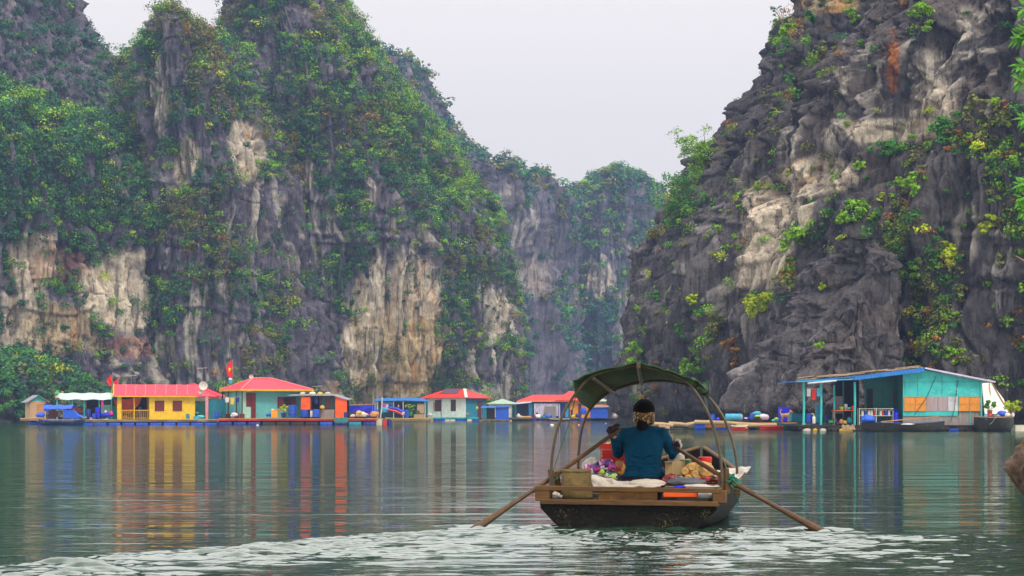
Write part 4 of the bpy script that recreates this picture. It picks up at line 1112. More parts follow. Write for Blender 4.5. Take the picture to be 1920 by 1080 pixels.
# low blue sheet shelter and its goods
L = Loc(672, Y1 + 6); t = thing('tarpaulin_screen', 'low royal blue sheet stretched under a pole right of the orange lean-to', 'screen', L.o(zB))
h = lambda py: L.z(py) - zB
MB().sheet([[(L.x(651), .05, h(773)), (L.x(675), -.05, h(773)), (L.x(698), .05, h(774))], [(L.x(651), -.05, h(761)), (L.x(675), .08, h(761)), (L.x(698), -.05, h(761))]], .03).build('sheet', M['royal'], t, 0)
MB().tube([(L.x(648), 0, h(760)), (L.x(703), .05, h(758.5))], .06).build('pole', M['wood'], t)
MB().box(L.x(676), L.x(697), .3, .36, h(777), h(773)).build('red_edge', M['red'], t, 0)
posts(t, [L.x(651), L.x(700)], .1, 0, h(759), M['dark'], .06)
for i, (px, w_, h_, mm, lb, nm) in enumerate(((661, 10, 7, 'sack', 'small tan sack beside the orange tarpaulin wall', 'sack'), (678, 22, 11, 'foam', 'big pale sack in the middle of the raft end', 'sack'), (673, 12, 7, 'yellowsack', 'yellow sack slumped on the big pale sack', 'sack'),
                                     (691, 10, 6, 'blue', 'blue bag between pale sack and fibre heap', 'bag'), (702, 17, 12, 'plank', 'brown fibre heap at the right end of the raft', 'heap'))):
    bundle(px, 783.5 if i != 2 else 777, Y1 + 1 - .4 * i, w_, h_, M[mm], lb, nm, nm, 70 + i)
crate(710, 797, Y1 - .5, 12, 11, M['foam'], 'white foam block floating at the raft end', 'float', 'float', .8)
crate(721.5, 797, Y1 - .5, 7.5, 10, M['red'], 'red jerrycan float beside the white foam block', 'float', 'float', .6)
barrel(730, 797, Y1 - .3, 8.5, 10, M['navy'], 'blue drum float beside the red jerrycan')

# ------------------------------------------------------------------ middle group
Y2 = 285.0
rC, zC = raft(770, 896, 782.5, Y2, 9, 'turquoise edged raft on foam floats under the white house', M['turq'], [M['foam'], M['blue'], M['foam'], M['foam'], M['blue']], 12, fr=.32, band=M['turq'])
a = R(-37); L = Loc(872.5, Y2 + 1); t = thing('floating_house', 'white house with scarlet hip roof and teal side wall', 'house', L.o(zC), R(-35))
h = lambda py: L.z(py) - zC
kf, ks = 1 / math.cos(R(36)), 1 / math.sin(R(36))
WF = -L.x(800) * kf; DS = L.x(912) * ks; ze, zr = h(745.5), h(732)
walls(t, -WF, 0, 0.0, .12, 0, ze, M['cream'], 'front_wall'); walls(t, -.12, 0, .123, DS, 0, ze, M['teal'], 'side_wall')
walls(t, -WF, -WF + .12, .123, DS, 0, ze, M['cream'], 'end_wall'); walls(t, -WF + .13, -.13, DS - .12, DS, 0, ze, M['cream'], 'back_wall')
mb, V = hip_roof(-WF - 1.0, .6, -.6, DS + .6, ze, zr + .25, (2.6, 2.6), .1); rf = mb.build('roof', M['red_tile'], t, 0)
V = [Vector(v) for v in V]
MB().sheet([[V[0].lerp(V[1], .25).lerp(V[4].lerp(V[5], .1), .42) + Vector((0, -.03, .03)), V[0].lerp(V[1], .75).lerp(V[4].lerp(V[5], .8), .42) + Vector((0, -.03, .03))], [V[4].lerp(V[5], .0) + Vector((0, -.03, .04)), V[4].lerp(V[5], .8) + Vector((0, -.03, .04))]], .03).build('patch', M['darkroof'], rf, 0)
for a_, b_ in ((1, 5), (2, 5)): MB().beam(V[a_] + Vector((0, 0, .03)), V[b_] + Vector((0, 0, .03)), .45, .06).build('ridge_strip', M['white'], rf, 0)
for x0_, x1_ in ((816, 826), (846, 854)):
    window(t, L.x(x0_) * kf, L.x(x1_) * kf, h(770), h(750.5), 0, M['maroon'], M['brown'])
MB().box(L.x(813.5) * kf, L.x(816) * kf - .08, -.25, -.03, h(770), h(754)).build('shutter', M['plank'], t, 0)
MB().box(0.005, .06, DS * .58, DS * .80, 0, h(752)).build('door', M['maroon'], t, 0)
MB().box(L.x(826.5) * kf, L.x(827.3) * kf, -.05, 0, 0, ze).build('drain_pipe', M['brown'], t, 0)
bundle(806, 782, Y2 - .2, 12, 7, M['whitecloth'], 'white foam box against the white house wall', 'box', 'box', 80, amp=.1)
bundle(876, 782, Y2 - .5, 7, 8, M['wood'], 'brown basket at the corner of the white house', 'basket', 'basket', 81)
# blue roofed stall boat to its left
L = Loc(752, Y2 - 3); t = thing('market_stall', 'open stall with long blue sheet roof left of the white house', 'stall', L.o(.3))
h = lambda py: L.z(py) - .3
MB().sheet([[(L.x(700), -.4, h(752)), (L.x(760), -.4, h(751)), (L.x(806), -.4, h(753))], [(L.x(706), 1.6, h(747)), (L.x(760), 1.6, h(746)), (L.x(792), 1.6, h(747))], [(L.x(706), 4, h(750)), (L.x(760), 4, h(750)), (L.x(800), 4, h(750))]], .07).build('roof', M['blueroof'], t, 0)
MB().box(L.x(716), L.x(736), .1, .16, h(765), h(754)).build('side_sheet', M['sky'], t, 0)
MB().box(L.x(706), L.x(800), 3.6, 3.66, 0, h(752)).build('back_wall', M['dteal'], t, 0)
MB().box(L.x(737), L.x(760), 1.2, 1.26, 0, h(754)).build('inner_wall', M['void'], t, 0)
posts(t, [L.x(708), L.x(738), L.x(756), L.x(797)], -.2, -.3, h(753), M['white'], .06)
for k, px in enumerate((708, 728, 748, 768, 788)): MB().lathe([(.3, 0), (.32, .3), (.3, .5)], (L.x(px), .2 + .3 * (k % 2), -.4), 10).build('float', M[('foam', 'blue', 'yellowsack', 'foam', 'foam')[k]], t)
MB().box(L.x(702), L.x(800), -.3, 4, -.02, .12).build('deck', M['wood'], t, 0)
MB().box(L.x(782), L.x(795), .0, .05, h(775), h(757)).build('door_panel', M['tan'], t, 0)
t = thing('post', 'tall pale leaning pole at the left end of the blue roofed stall', 'post', P(713, 786, Y2 - 6)); MB().tube([(0, 0, 0), (.2, 0, 1.6), (.25, 0, 3.1)], .1, 8).build('shaft', M['whitecloth'], t); MB().tube([(.25, 0, 3.1), (.27, 0, 3.3)], .05, 6).build('tip', M['wood'], t)
bundle(695 + 4, 779, Y2 - 8, 18, 16, M['tarp'], 'crumpled blue tarpaulin draped left of the pale pole', 'tarpaulin', 'tarpaulin', 82)
bundle(722, 776, Y2 - 5, 14, 12, M['sky'], 'sky blue tarpaulin heap right of the pale pole', 'tarpaulin', 'tarpaulin', 83)
rowboat(775 - 8, 788.5, Y2 - 7, 90, 5, M['pale_wood'], 'shallow plank boat moored before the blue roofed stall', M['yellowsack'], 0, .3, 1.2)
mbu = MB().sheet([[(-1.6, 0, 1.1), (-.4, .1, .9), (.9, 0, .25)], [(-1.4, .4, 1.25), (-.3, .5, 1.1), (1.1, .4, .45)], [(-1.2, .8, .9), (-.1, .9, .8), (1.2, .8, .2)]], .06)
single(mbu, 'parasol', M['royal'], 'folded blue and red parasol leaning in the blue roofed stall', 'parasol', P(748, 779, Y2 - 5.5), 0)
mbu = MB().tube([(-1.6, -.1, .85), (-.4, -.05, .55), (.9, -.1, -.05)], [.16, .2, .1], 8)
single(mbu, 'rolled_sheet', M['red'], 'rolled red sheet lying under the blue parasol', 'sheet', P(748, 779, Y2 - 5.7), 0)
bundle(757, 780, Y2 - 6, 10, 7, M['whitecloth'], 'white bag at the foot of the blue parasol', 'bag', 'bag', 84)
barrel(762.5, 788, Y2 - 6.5, 8, 19, M['blue'], 'upright blue drum right of the blue parasol')
pot_plant(770, 780, Y2 - 4, 18, 22, 'bright', M['green'], 'green plant in the middle of the blue roofed stall')
pot_plant(783, 779, Y2 - 4, 9, 9, 'mid', M['earth'], 'small plant on the table by the white house')
crate(786, 784, Y2 - 4, 20, 7, M['tan'], 'low wooden table left of the white house', 'table', 'table')
bundle(796, 762, Y2 - 3, 8, 7, M['blue'], 'blue cloth hanging at the right end of the stall', 'cloth', 'cloth', 86)
for i, (px, mm, lb) in enumerate(((747, 'yellowsack', 'left'), (760.5, 'yellowsack', 'right'))):
    bundle(px, 765, Y2 - 3.2, 3, 6, M[mm], lb + ' one of two pale lanterns hanging in the blue roofed stall', 'lantern', 'lantern', 87 + i, amp=.05)
# blue tarpaulin box, pale green roof house
L = Loc(930, Y2 - 4); t = thing('shack', 'small shack wrapped in bright blue tarpaulin right of the white house', 'shack', L.o(.25))
h = lambda py: L.z(py) - .25
MB().box(L.x(929), L.x(954), 0, 2.4, 0, h(762)).build('wall', M['tarp'], t, 0)
MB().sheet([[(L.x(901), -.3, h(765)), (L.x(930), -.3, h(764)), (L.x(955), -.2, h(763))], [(L.x(903), 2.6, h(762)), (L.x(930), 2.6, h(761.5)), (L.x(955), 2.6, h(761))]], .06).build('roof', M['blueroof'], t, 0)
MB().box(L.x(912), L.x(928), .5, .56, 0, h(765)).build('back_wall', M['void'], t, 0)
posts(t, [L.x(903), L.x(911)], 0, -.2, h(765), M['teal'], .07)
MB().box(L.x(899), L.x(958), -.4, 2.8, -.12, -.0).build('deck', M['wood'], t, 0)
for k in range(5): MB().lathe([(.28, 0), (.32, .2), (.26, .4)], (L.x(903) + k * .98, .1, -.45), 8).build('float', M[('foam', 'yellowsack', 'green', 'yellowsack', 'foam')[k]], t)
bundle(894.5, 769, Y2 - 2, 5, 7, M['lime'], 'yellow float hung by the teal wall', 'buoy', 'buoy', 90, amp=.05)
L = Loc(942, Y2 + 8); t = thing('floating_house', 'pale yellow house with low pale green roof behind the blue shack', 'house', L.o(.5))
h = lambda py: L.z(py) - .5
mb, V = hip_roof(L.x(912), L.x(972), -.5, 5, h(757), h(748), (2.2, 2.2)); mb.build('roof', M['greenroof'], t, 0); walls(t, L.x(916), L.x(964), 0, 4.5, 0, h(757.5), M['cream'])
MB().box(L.x(960), L.x(968), -.1, -.01, 0, h(760)).build('door', M['dteal'], t, 0)
MB().box(L.x(905), L.x(975), -.6, 5, -.2, -.0).build('deck', M['wood'], t, 0)
for k in range(4): MB().lathe([(.3, 0), (.32, .3), (.3, .5)], (L.x(915) + k * 1.2, .1, -.6), 8).build('float', M['foam'], t)

# long red roofed houses
rD, zD = raft(962, 1160, 784, Y2 + 4, 8, 'low dark raft under the long red roofs', M['wood'], [M['dark'], M['navy'], M['foam']], 18, fr=.3, band=M['dark'])
L = Loc(1030, Y2 + 6.2); t = thing('floating_house', 'long navy and orange house with stepped scarlet roof', 'house', L.o(zD))
h = lambda py: L.z(py) - zD
mb, V = hip_roof(L.x(968), L.x(1072), -.6, 5, h(752), h(740), (2.5, .4)); mb.build('roof', M['red_tile'], t, 0)
mb, V = hip_roof(L.x(1040), L.x(1103), -.75, 5.2, h(750.5), h(733), (2.2, 2.0)); mb.build('roof', M['red_tile'], t, 0)
walls(t, L.x(975), L.x(1068), 0, 4.6, 0, h(752.4), M['navy']); walls(t, L.x(1068.5), L.x(1098), -.1, 4.4, 0, h(751.4), M['orangewall'])
MB().box(L.x(968), L.x(1070), -.66, -.6, h(753.5), h(751.8)).build('fascia', M['yellowtrim'], t, 0)
MB().box(L.x(1084), L.x(1090), -.16, -.1, 0, h(757)).build('door', M['maroon'], t, 0)
MB().box(L.x(1070), L.x(1074), -.17, -.1, 0.02, h(768)).build('doorway', M['void'], t, 0)
for px in (992, 1060): MB().box(L.x(px), L.x(px + 6), -.05, -.01, .1, h(757)).build('panel', M['sky'], t, 0)
L = Loc(984, Y2 + 3); t = thing('market_stall', 'dark stall with lilac sheet edge left of the white tarpaulin shack', 'stall', L.o(zD))
h = lambda py: L.z(py) - zD
MB().sheet([[(L.x(964), 0, h(758)), (L.x(980), .1, h(756.5)), (L.x(997), 0, h(754.5))], [(L.x(966), 2, h(755)), (L.x(980), 2, h(754)), (L.x(997), 2, h(753))]], .06).build('roof', M['lilac'], t, 0)
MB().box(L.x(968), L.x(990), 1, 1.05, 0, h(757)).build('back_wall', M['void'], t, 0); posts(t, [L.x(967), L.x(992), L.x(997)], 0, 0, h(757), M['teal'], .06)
L = Loc(1026, Y2 + 2); t = thing('shack', 'shack hung with crumpled lilac white sheets under the long red roof', 'shack', L.o(zD))
h = lambda py: L.z(py) - zD
rng = random.Random(4)
MB().sheet([[(L.x(1002 + i * 5), .12 * math.sin(i * 1.9), h([783, 770, 757][j]) if j else .3 + .6 * (i % 3 == 1)) for i in range(10)] for j in range(3)], .04).build('sheet', M['lilac'], t, 50)
MB().box(L.x(1021), L.x(1042), -.22, -.16, 0, h(762)).build('door', M['greywood'], t, 0)
MB().beam((L.x(1001), -.1, h(756.5)), (L.x(1050), -.1, h(757)), .07, .07).build('rail', M['wood'], t, 0); posts(t, [L.x(1002), L.x(1049)], -.05, 0, h(757), M['white'], .06)
goods = [(972, 7, 9, 'foam', 'tall pale bag in the dark stall', 'bag'), (977, 6, 6, 'sack', 'cream sack stacked in the dark stall', 'sack'), (983, 6, 5, 'yellowsack', 'small yellow sack right of the cream one', 'sack'),
         (1008, 13, 8, 'cream', 'cream chest before the lilac sheets', 'chest'), (1001, 7, 8, 'maroon', 'dark red box left of the cream chest', 'box'),
         (1029, 13, 8, 'tarp', 'blue heaped tarpaulin on the raft before the grey door', 'tarpaulin'), (1018, 9, 6, 'teal', 'teal bundle left of the blue heap', 'bundle'), (990, 14, 5, 'plank', 'low brown heap on the raft edge', 'heap'),
         (1075, 8, 7, 'yellowsack', 'yellowish bundle before the orange house', 'bundle'), (1083, 8, 10, 'navy', 'navy bundle before the orange house door', 'bundle')]
for i, (px, w_, h_, mm, lb, nm) in enumerate(goods): bundle(px, 785, Y2 + .5 - .12 * i, w_, h_, M[mm], lb, nm, nm, 100 + i, amp=.2)
rowboat(978, 788, Y2 + 1, 46, 4.5, M['tarwood'], 'long dark boat moored under the dark stall', M['wood'], 0, .3, 1.2)
rowboat(1050, 788, Y2 - 1, 40, 3.5, M['tarwood'], 'dark boat with pale rim below the white shack, right of the blue heap', M['foam'], 0, .3, 1.1)
# screens and small roofs behind the canopy of the near boat
L = Loc(1124, Y2 + 1.5); t = thing('shack', 'small shack sided with bright blue sheets right of the orange house', 'shack', L.o(zD))
h = lambda py: L.z(py) - zD
MB().box(L.x(1108), L.x(1140), 0, 2.4, 0, h(764)).build('wall', M['tarp'], t, 0)
MB().sheet([[(L.x(1104), -.3, h(762)), (L.x(1158), -.3, h(763))], [(L.x(1104), 2.6, h(760)), (L.x(1158), 2.6, h(761))]], .06).build('roof', M['grey'], t, 0)
posts(t, [L.x(1150), L.x(1157)], 0, 0, h(763), M['wood'], .06); MB().box(L.x(1141), L.x(1156), 2.2, 2.26, 0, h(763)).build('back_wall', M['greywood'], t, 0)
bundle(1152, 784, Y2 + 1.6, 9, 9, M['whitecloth'], 'white bundle at the right end of the middle raft', 'bundle', 'bundle', 121)
bundle(1094, 781, Y2 + .4, 12, 18, M['tarp'], 'blue cloth heap left of the blue sided shack', 'tarpaulin', 'tarpaulin', 122)
L = Loc(1132, Y2 + 12); t = thing('floating_house', 'orange house with green and red roofs half hidden behind the boat canopy', 'house', L.o(.5))
h = lambda py: L.z(py) - .5
walls(t, L.x(1098), L.x(1158), 0, 4, 0, h(757), M['orangewall'])
mb, V = hip_roof(L.x(1090), L.x(1146), -.4, 4.2, h(752), h(745), (2, 2)); mb.build('roof', M['greenroof'], t, 0)
mb, V = hip_roof(L.x(1134), L.x(1164), -.7, 2.2, h(757.5), h(749), (.9, .9)); mb.build('porch_roof', M['red_tile'], t, 0)
MB().box(L.x(1092), L.x(1166), -.6, 4.2, -.2, -.0).build('deck', M['wood'], t, 0)
for k in range(5): MB().lathe([(.3, 0), (.32, .3), (.3, .5)], (L.x(1098) + k * 1.1, .1, -.6), 8).build('float', M['foam'], t)
flagpole(1149, 752, 741, Y2 + 12, 'tiny red pennant on the small red porch roof', (.5, .8))
def buoy(px, py, w, mm, label):
    Y = water_Y(py); r = w * Y / F / 2
    t = thing('buoy', label, 'buoy', ((px - 960) * Y / F, Y, 0)); MB().lathe([(r * .3, -r * .8), (r, -.1 * r), (r * .95, .3 * r), (r * .5, .75 * r), (r * .12, .85 * r)], (0, 0, 0), 12).build('float', M[mm], t); MB().lathe([(r * .12, .8 * r), (r * .12, 1.2 * r)], (0, 0, 0), 8).build('ring', M['dark'], t)
buoy(1035, 798, 8, 'foam', 'white buoy floating before the lilac sheeted shack')
buoy(1085.5, 797.5, 4.5, 'yellowsack', 'tiny yellow buoy floating before the orange house')
buoy(1136, 794.5, 3.5, 'foam', 'small white float in front of the blue sided shack')
buoy(483, 797.8, 5, 'foam', 'small pale round float under the turquoise house raft')
# ------------------------------------------------------------------ right group
Y3 = 118.0
YL = 128.0
# log raft left of the house
L = Loc(1385, YL); t = thing('raft', 'low log raft with orange planks and blue drums left of the turquoise house', 'raft', L.o(0))
z = L.z
zdk = z(793)
MB().box(L.x(1302), L.x(1512), .1, 4.5, zdk - .28, zdk).build('deck', M['plank'], t, 0)
for (a, b, c, d, y) in ((1222, 795, 1262, 798, 0), (1255, 794, 1300, 799, .4), (1286, 797, 1330, 791, .2), (1240, 799, 1290, 797, .8), (1302, 791, 1420, 797, -.1), (1380, 798, 1520, 799, -.15)):
    MB().tube([(L.x(a), y, z(b)), (L.x((a + c) / 2), y, z((b + d) / 2) + .05), (L.x(c), y, z(d))], [.13, .11, .12], 8).build('log', M['pale_wood'], t)
for (px, w, h0, c) in ((1312, 20, 17, 'tarp'), (1352, 20, 9, 'blue'), (1370, 20, 9, 'blue'), (1412, 12, 9, 'navy'), (1240, 8, 8, 'tarp'), (1331, 10, 12, 'maroon'), (1268, 24, 6, 'dark'), (1480, 24, 7, 'dark')):
    barrel_mb(h0 * YL / F / 2, w * YL / F, 'x', (L.x(px) - w * YL / F / 2, .3, h0 * YL / F / 2 - .08)).build('float', M[c], t)
def rfloat(px, mm, label): pass
rowboat(1388, 808, YL - 3, 30, 7, M['red'], 'red hulled little boat moored under the log raft', M['foam'], 0, .2, .7)
rowboat(1448, 808, YL - 3, 44, 6, M['red'], 'flat red boat moored before the green boat', M['red'], 0, .2, .7)
rowboat(1482, 805, YL - 1.5, 46, 11, M['green'] if 0 else M['dteal'], 'dark green boat moored under the raft beside the dog', M['dteal'], 0, .25, 1.0)
def gx(px, Y): return (px - 960) * Y / F
t = thing('barrel', 'light blue drum lying on its side on the log raft', 'barrel', P(1376, 786, YL + 1)); barrel_mb(.23, 1.05, 'x', (-.52, .3, .13)).build('drum', M['sky'], t); MB().lathe([(.19, 0), (.19, .03)], (.53, .3, .13), 12, 'x').build('lid', M['white'], t)
lst = [(1346, 792, 8, 9, 'royal', 'small deep blue bag at the left end of the log raft', 'bag'), (1401, 789, 15, 7, 'royal', 'deep blue bag right of the lying drum', 'bag'), (1399, 786, 6, 3, 'whitecloth', 'white rag on the deep blue bag', 'rag'),
       (1412, 790, 12, 16, 'blue', 'upright blue bag beside the round lilac bundle', 'bag'), (1420, 780, 16, 9, 'sky', 'pale blue bag on top of the lilac bundle', 'bag'), (1431, 790, 26, 14, 'lilac', 'big round greyish lilac bundle on the log raft', 'bundle'),
       (1421, 791, 16, 9, 'dark', 'black bucket in front of the lilac bundle', 'bucket'), (1421, 783, 11, 5, 'lime', 'bright green bag on the black bucket', 'bag'), (1453, 791, 12, 5, 'turq', 'turquoise bag left of the dog', 'bag'), (1456, 787, 8, 4, 'lime', 'green cloth on the turquoise bag', 'cloth'),
       (1398, 808 - 3, 8, 5, 'orangewall', 'orange bundle in the red hulled little boat', 'bundle')]
for i, (px, py, w_, h_, mm, lb, nm) in enumerate(lst): bundle(px, py, YL + 1.5 - .14 * i if i != 10 else YL - 2.9, w_, h_, M[mm], lb, nm, nm, 140 + i, amp=.2)
def tub(px, py, Y, w, h_, mm, label, tilt=0.0):
    W, H = w * Y / F, h_ * Y / F
    t = thing('tub', label, 'tub', P(px, py, Y)); t.rotation_euler = (0, tilt, .2)
    mb = MB().box(-W / 2, W / 2, 0, W * .6, 0, H * .93); mb.build('body', M[mm], t, 0, bevel=.04)
    MB().box(-W * .53, W * .53, -.03, W * .6 + .03, H * .93, H).build('rim', M[mm], t, 0, bevel=.015)
    return t
tub(1472, 790, YL + 2.2, 20, 27, 'royal', 'tall deep blue plastic tub behind the dog')
tub(1494, 791.5, YL - 1.2, 22, 16, 'teal', 'tilted teal plastic tub right of the dog', .08)
barrel(1537, 793, Y3 + 3, 18, 32, M['teal'], 'tall dark teal drum under the left end of the turquoise roof')
tub(1554, 793, Y3 + 2.4, 9, 15, 'navy', 'navy tub right of the tall teal drum')
tub(1559, 793.5, Y3 + 1, 9, 6, 'green', 'small bright green crate on the deck left of the table')
# white jug with a curled handle
t = thing('jug', 'tall white canister with tan curved spout at the deck edge', 'jug', P(1526, 794, Y3 + .6)); MB().lathe([(.09, 0), (.1, .03), (.1, .36), (.06, .42), (.04, .44)], (0, 0, 0), 12).build('body', M['white'], t)
MB().tube([(0, 0, .42), (-.02, 0, .52), (-.08, 0, .58), (-.16, 0, .57)], [.05, .05, .04, .03], 8).build('spout', M['pale_wood'], t)
# dog with its tail curled up
t_loc = P(1473, 791, YL + .4); dog = MB()
def cap(mb, a, b, r0, r1, n=10):
    a, b = Vector(a), Vector(b); mb.tube([a, a.lerp(b, .5), b], [r0, (r0 + r1) / 2, r1], n); mb.blob(a, r0, 0, 0, 1, 10, 8); mb.blob(b, r1, 0, 0, 1, 10, 8); return mb
cap(dog, (-.24, 0, .43), (.22, 0, .44), .11, .125); cap(dog, (.2, 0, .42), (.26, 0, .47), .14, .10); cap(dog, (.26, 0, .5), (.36, 0, .64), .085, .07)
cap(dog, (.37, 0, .67), (.42, 0, .66), .085, .06); cap(dog, (.43, 0, .65), (.53, 0, .62), .045, .03)
for sy in (-.06, .06):
    cap(dog, (.22, sy, .36), (.23, sy, .2), .05, .032); cap(dog, (.23, sy, .2), (.22, sy, .04), .03, .024); cap(dog, (.22, sy, .03), (.26, sy, .025), .028, .024)
    cap(dog, (-.24, sy, .40), (-.2, sy, .26), .075, .045); cap(dog, (-.2, sy, .26), (-.29, sy, .16), .038, .026); cap(dog, (-.29, sy, .16), (-.27, sy, .04), .024, .022); cap(dog, (-.27, sy, .03), (-.23, sy, .025), .027, .023)
    cap(dog, (.36, sy, .73), (.35, sy * 1.2, .80), .03, .012, 6)
pts = [(-.32, 0, .5), (-.40, 0, .60), (-.42, 0, .72), (-.36, 0, .79), (-.29, 0, .76)]
for i in range(4): cap(dog, pts[i], pts[i + 1], .035, .035)
d_ = remesh(dog, 'dog', M['fur'], None, .016, 4); d_.location = t_loc; d_.rotation_euler = (0, 0, R(-40)); tag(d_, 'tan dog with curled pale tail standing on the log raft', 'dog')

# turquoise house
L = Loc(1768, Y3); t = thing('floating_house', 'large turquoise board house with open roofed deck and orange shutters', 'house', L.o(0)); x, z = L.x, L.z
D = 7.5; zd = z(797)
dk = MB()
for k in range(26):
    a = x(1505) + (x(1850) - x(1505)) * k / 26; dk.box(a, a + (x(1850) - x(1505)) / 26 - .02, .3 - .1 * (k % 3 == 0), D + 1, zd - .08, zd)
dk.build('deck', M['dark'], t, 0)
bb = MB()
for yy in (.4, 3, 6): bb.beam((x(1500), yy, zd - .17), (x(1855), yy, zd - .17), .16, .16)
bb.build('beam', M['dark'], t, 0)
for (px, w, c) in ((1515, 14, 'foam'), (1530, 9, 'yellowsack'), (1545, 12, 'foam'), (1566, 12, 'dark'), (1588, 26, 'yellowsack'), (1612, 14, 'dark'), (1640, 30, 'dark'), (1690, 34, 'dark'), (1740, 34, 'dark'), (1791, 20, 'blue'), (1828, 30, 'dark')):
    W = w * Y3 / F; MB().lathe([(.14, 0), (.19, .04), (.2, W * .5), (.19, W - .04), (.13, W)], (x(px) - W / 2, .5, .1), 12, 'x').build('float', M[c], t)
# walls: a gable end towards us
zpk, zer = z(690), z(714)
f = MB().prism([(x(1697), z(771)), (x(1844), z(771)), (x(1844), zer + .02), (x(1735), zpk - .10), (x(1697), z(699))], .6, .72)
f.build('front_wall', M['turq'], t, 0)
seams = MB()
for px in (1700, 1724, 1770, 1798): seams.box(x(px), x(px) + .02, .595, .6, z(742), z(705) if px != 1700 else z(708))
seams.box(x(1697), x(1844), .592, .6, z(716), z(715.4)); seams.build('batten', M['dteal'], t, 0)
for q0, q1, p0, p1 in ((1697, 772, 1800, 780),): MB().box(x(q0), x(p0), .59, .72, z(p1), z(771)).build('sill_board', M['turq'], t, 0)
MB().box(x(1697), x(1802), .64, .74, zd, z(780)).build('plinth', M['greywood'], t, 0)
MB().box(x(1802), x(1844), .62, .72, zd, z(771)).build('plinth', M['tan'] if 0 else M['greywood'], t, 0); MB().box(x(1822), x(1824), .57, .62, zd, z(771)).build('strip', M['turq'], t, 0)
for (a, b, c, nm) in ((1699, 1719, 'shutter', 'shutter'), (1720, 1740, 'shutter', 'shutter'), (1741, 1762, 'curtain', 'curtain'), (1763, 1781, 'curtain', 'curtain'), (1782, 1800, 'whitecloth', 'curtain'), (1802, 1822, 'shutter', 'shutter'), (1823, 1843, 'shutter', 'shutter')):
    if nm == 'curtain': MB().sheet([[(x(a) + (x(b) - x(a)) * i / 10, .57 + .015 * math.sin(i * 2.2), zz) for i in range(11)] for zz in (z(770.5), z(743.5))], .012).build(nm, M[c], t, 60)
    else:
        s_ = MB().box(x(a), x(b), .55, .595, z(771), z(743.5)).build(nm, M[c], t, 0)
        g = MB(); g.box(x(a), x(b), .53, .55, z(744.5), z(743.5)).box(x(a), x(b), .53, .55, z(757.5), z(756.8)).box(x(a), x(b), .53, .55, z(771), z(770)); g.build('batten', M['plank'], s_, 0)
MB().box(x(1697), x(1702), .57, .6, z(760), z(744)).build('patch', M['curtain'], t, 0) if 0 else None
MB().box(x(1842.5), x(1845.5), .5, .6, zd, zer).build('corner_post', M['turq'], t, 0)
MB().box(x(1844) - .1, x(1844), .73, D, zd, zer).build('side_wall', M['turq'], t, 0)
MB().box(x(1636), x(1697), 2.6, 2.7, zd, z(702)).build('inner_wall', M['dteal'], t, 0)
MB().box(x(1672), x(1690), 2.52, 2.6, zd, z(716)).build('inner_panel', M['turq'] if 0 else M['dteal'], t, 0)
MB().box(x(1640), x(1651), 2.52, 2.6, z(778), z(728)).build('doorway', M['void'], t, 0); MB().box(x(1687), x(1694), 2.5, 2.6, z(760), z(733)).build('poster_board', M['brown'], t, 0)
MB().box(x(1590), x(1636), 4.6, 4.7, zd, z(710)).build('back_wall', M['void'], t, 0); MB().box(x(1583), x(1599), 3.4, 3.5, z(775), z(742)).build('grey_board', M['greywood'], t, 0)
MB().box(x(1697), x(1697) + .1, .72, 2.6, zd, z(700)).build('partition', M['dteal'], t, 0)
posts(t, [x(1509.5), x(1542), x(1605.5)], .55, zd, z(716), M['turq'], .07); posts(t, [x(1572)], 1.6, zd, z(722), M['turq'], .06); posts(t, [x(1593), x(1686)], 2.3, zd, z(714), M['dteal'], .05)
# roof: two long slopes, ridge running away from us
def slope(xa, za, xb, zb, y0, y1, th, name, m, n=8):
    return MB().sheet([[(xa + (xb - xa) * i / n, y, za + (zb - za) * i / n - .08 * math.sin(math.pi * i / n)) for i in range(n + 1)] for y in (y0, (y0 + y1) / 2, y1)], th).build(name, m, t, 0)
slope(x(1490), z(715), x(1735), zpk, 0.1, D, .06, 'roof', M['blueroof']); slope(x(1735), zpk, x(1868), z(716), .3, D, .06, 'roof', M['grey'])
fb = MB().beam((x(1602), .0, z(710)), (x(1733), .0, z(694)), .06, .19); fb.build('fascia', M['sky'] if 0 else M['blueroof'], t, 0)
MB().beam((x(1736), .2, zpk), (x(1868), .2, z(716)), .07, .09).build('fascia', M['lilac'], t, 0)
MB().beam((x(1494), -.02, z(715.5)), (x(1600), -.02, z(711)), .06, .08).build('fascia', M['sky'], t, 0); MB().tube([(x(1514), -.08, z(719)), (x(1568), -.08, z(714))], .05).build('pole', M['whitecloth'], t)
rng = random.Random(9); th_ = MB()
for k in range(46):        # loose boards and bamboo weighing the roof down
    u = rng.random() ** .8; px = 1496 + u * 225; w = rng.uniform(14, 34)
    def zr_(q): return z(715) + (zpk - z(715)) * (q - 1490) / 245.0 + .06
    y = rng.uniform(.1, 2.5); lift = rng.uniform(0, .12)
    th_.beam((x(px), y, zr_(px) + lift), (x(min(px + w, 1732)), y + rng.uniform(-.4, .4), zr_(min(px + w, 1732)) + lift + rng.uniform(-.04, .05)), rng.uniform(.08, .22), .04)
th_.build('roof_boards', M['pale_wood'], t, 0)
ln = MB(); ln.tube([(x(1759), .5, z(704)), (x(1740), .4, z(745)), (x(1717), .45, z(778))], .018, 5); ln.build('brace', M['dark'], t)
ln = MB(); ln.tube([(x(1800), .5, z(712)), (x(1792), .45, z(770)), (x(1785), .4, z(792))], .018, 5); ln.build('brace', M['dark'], t)
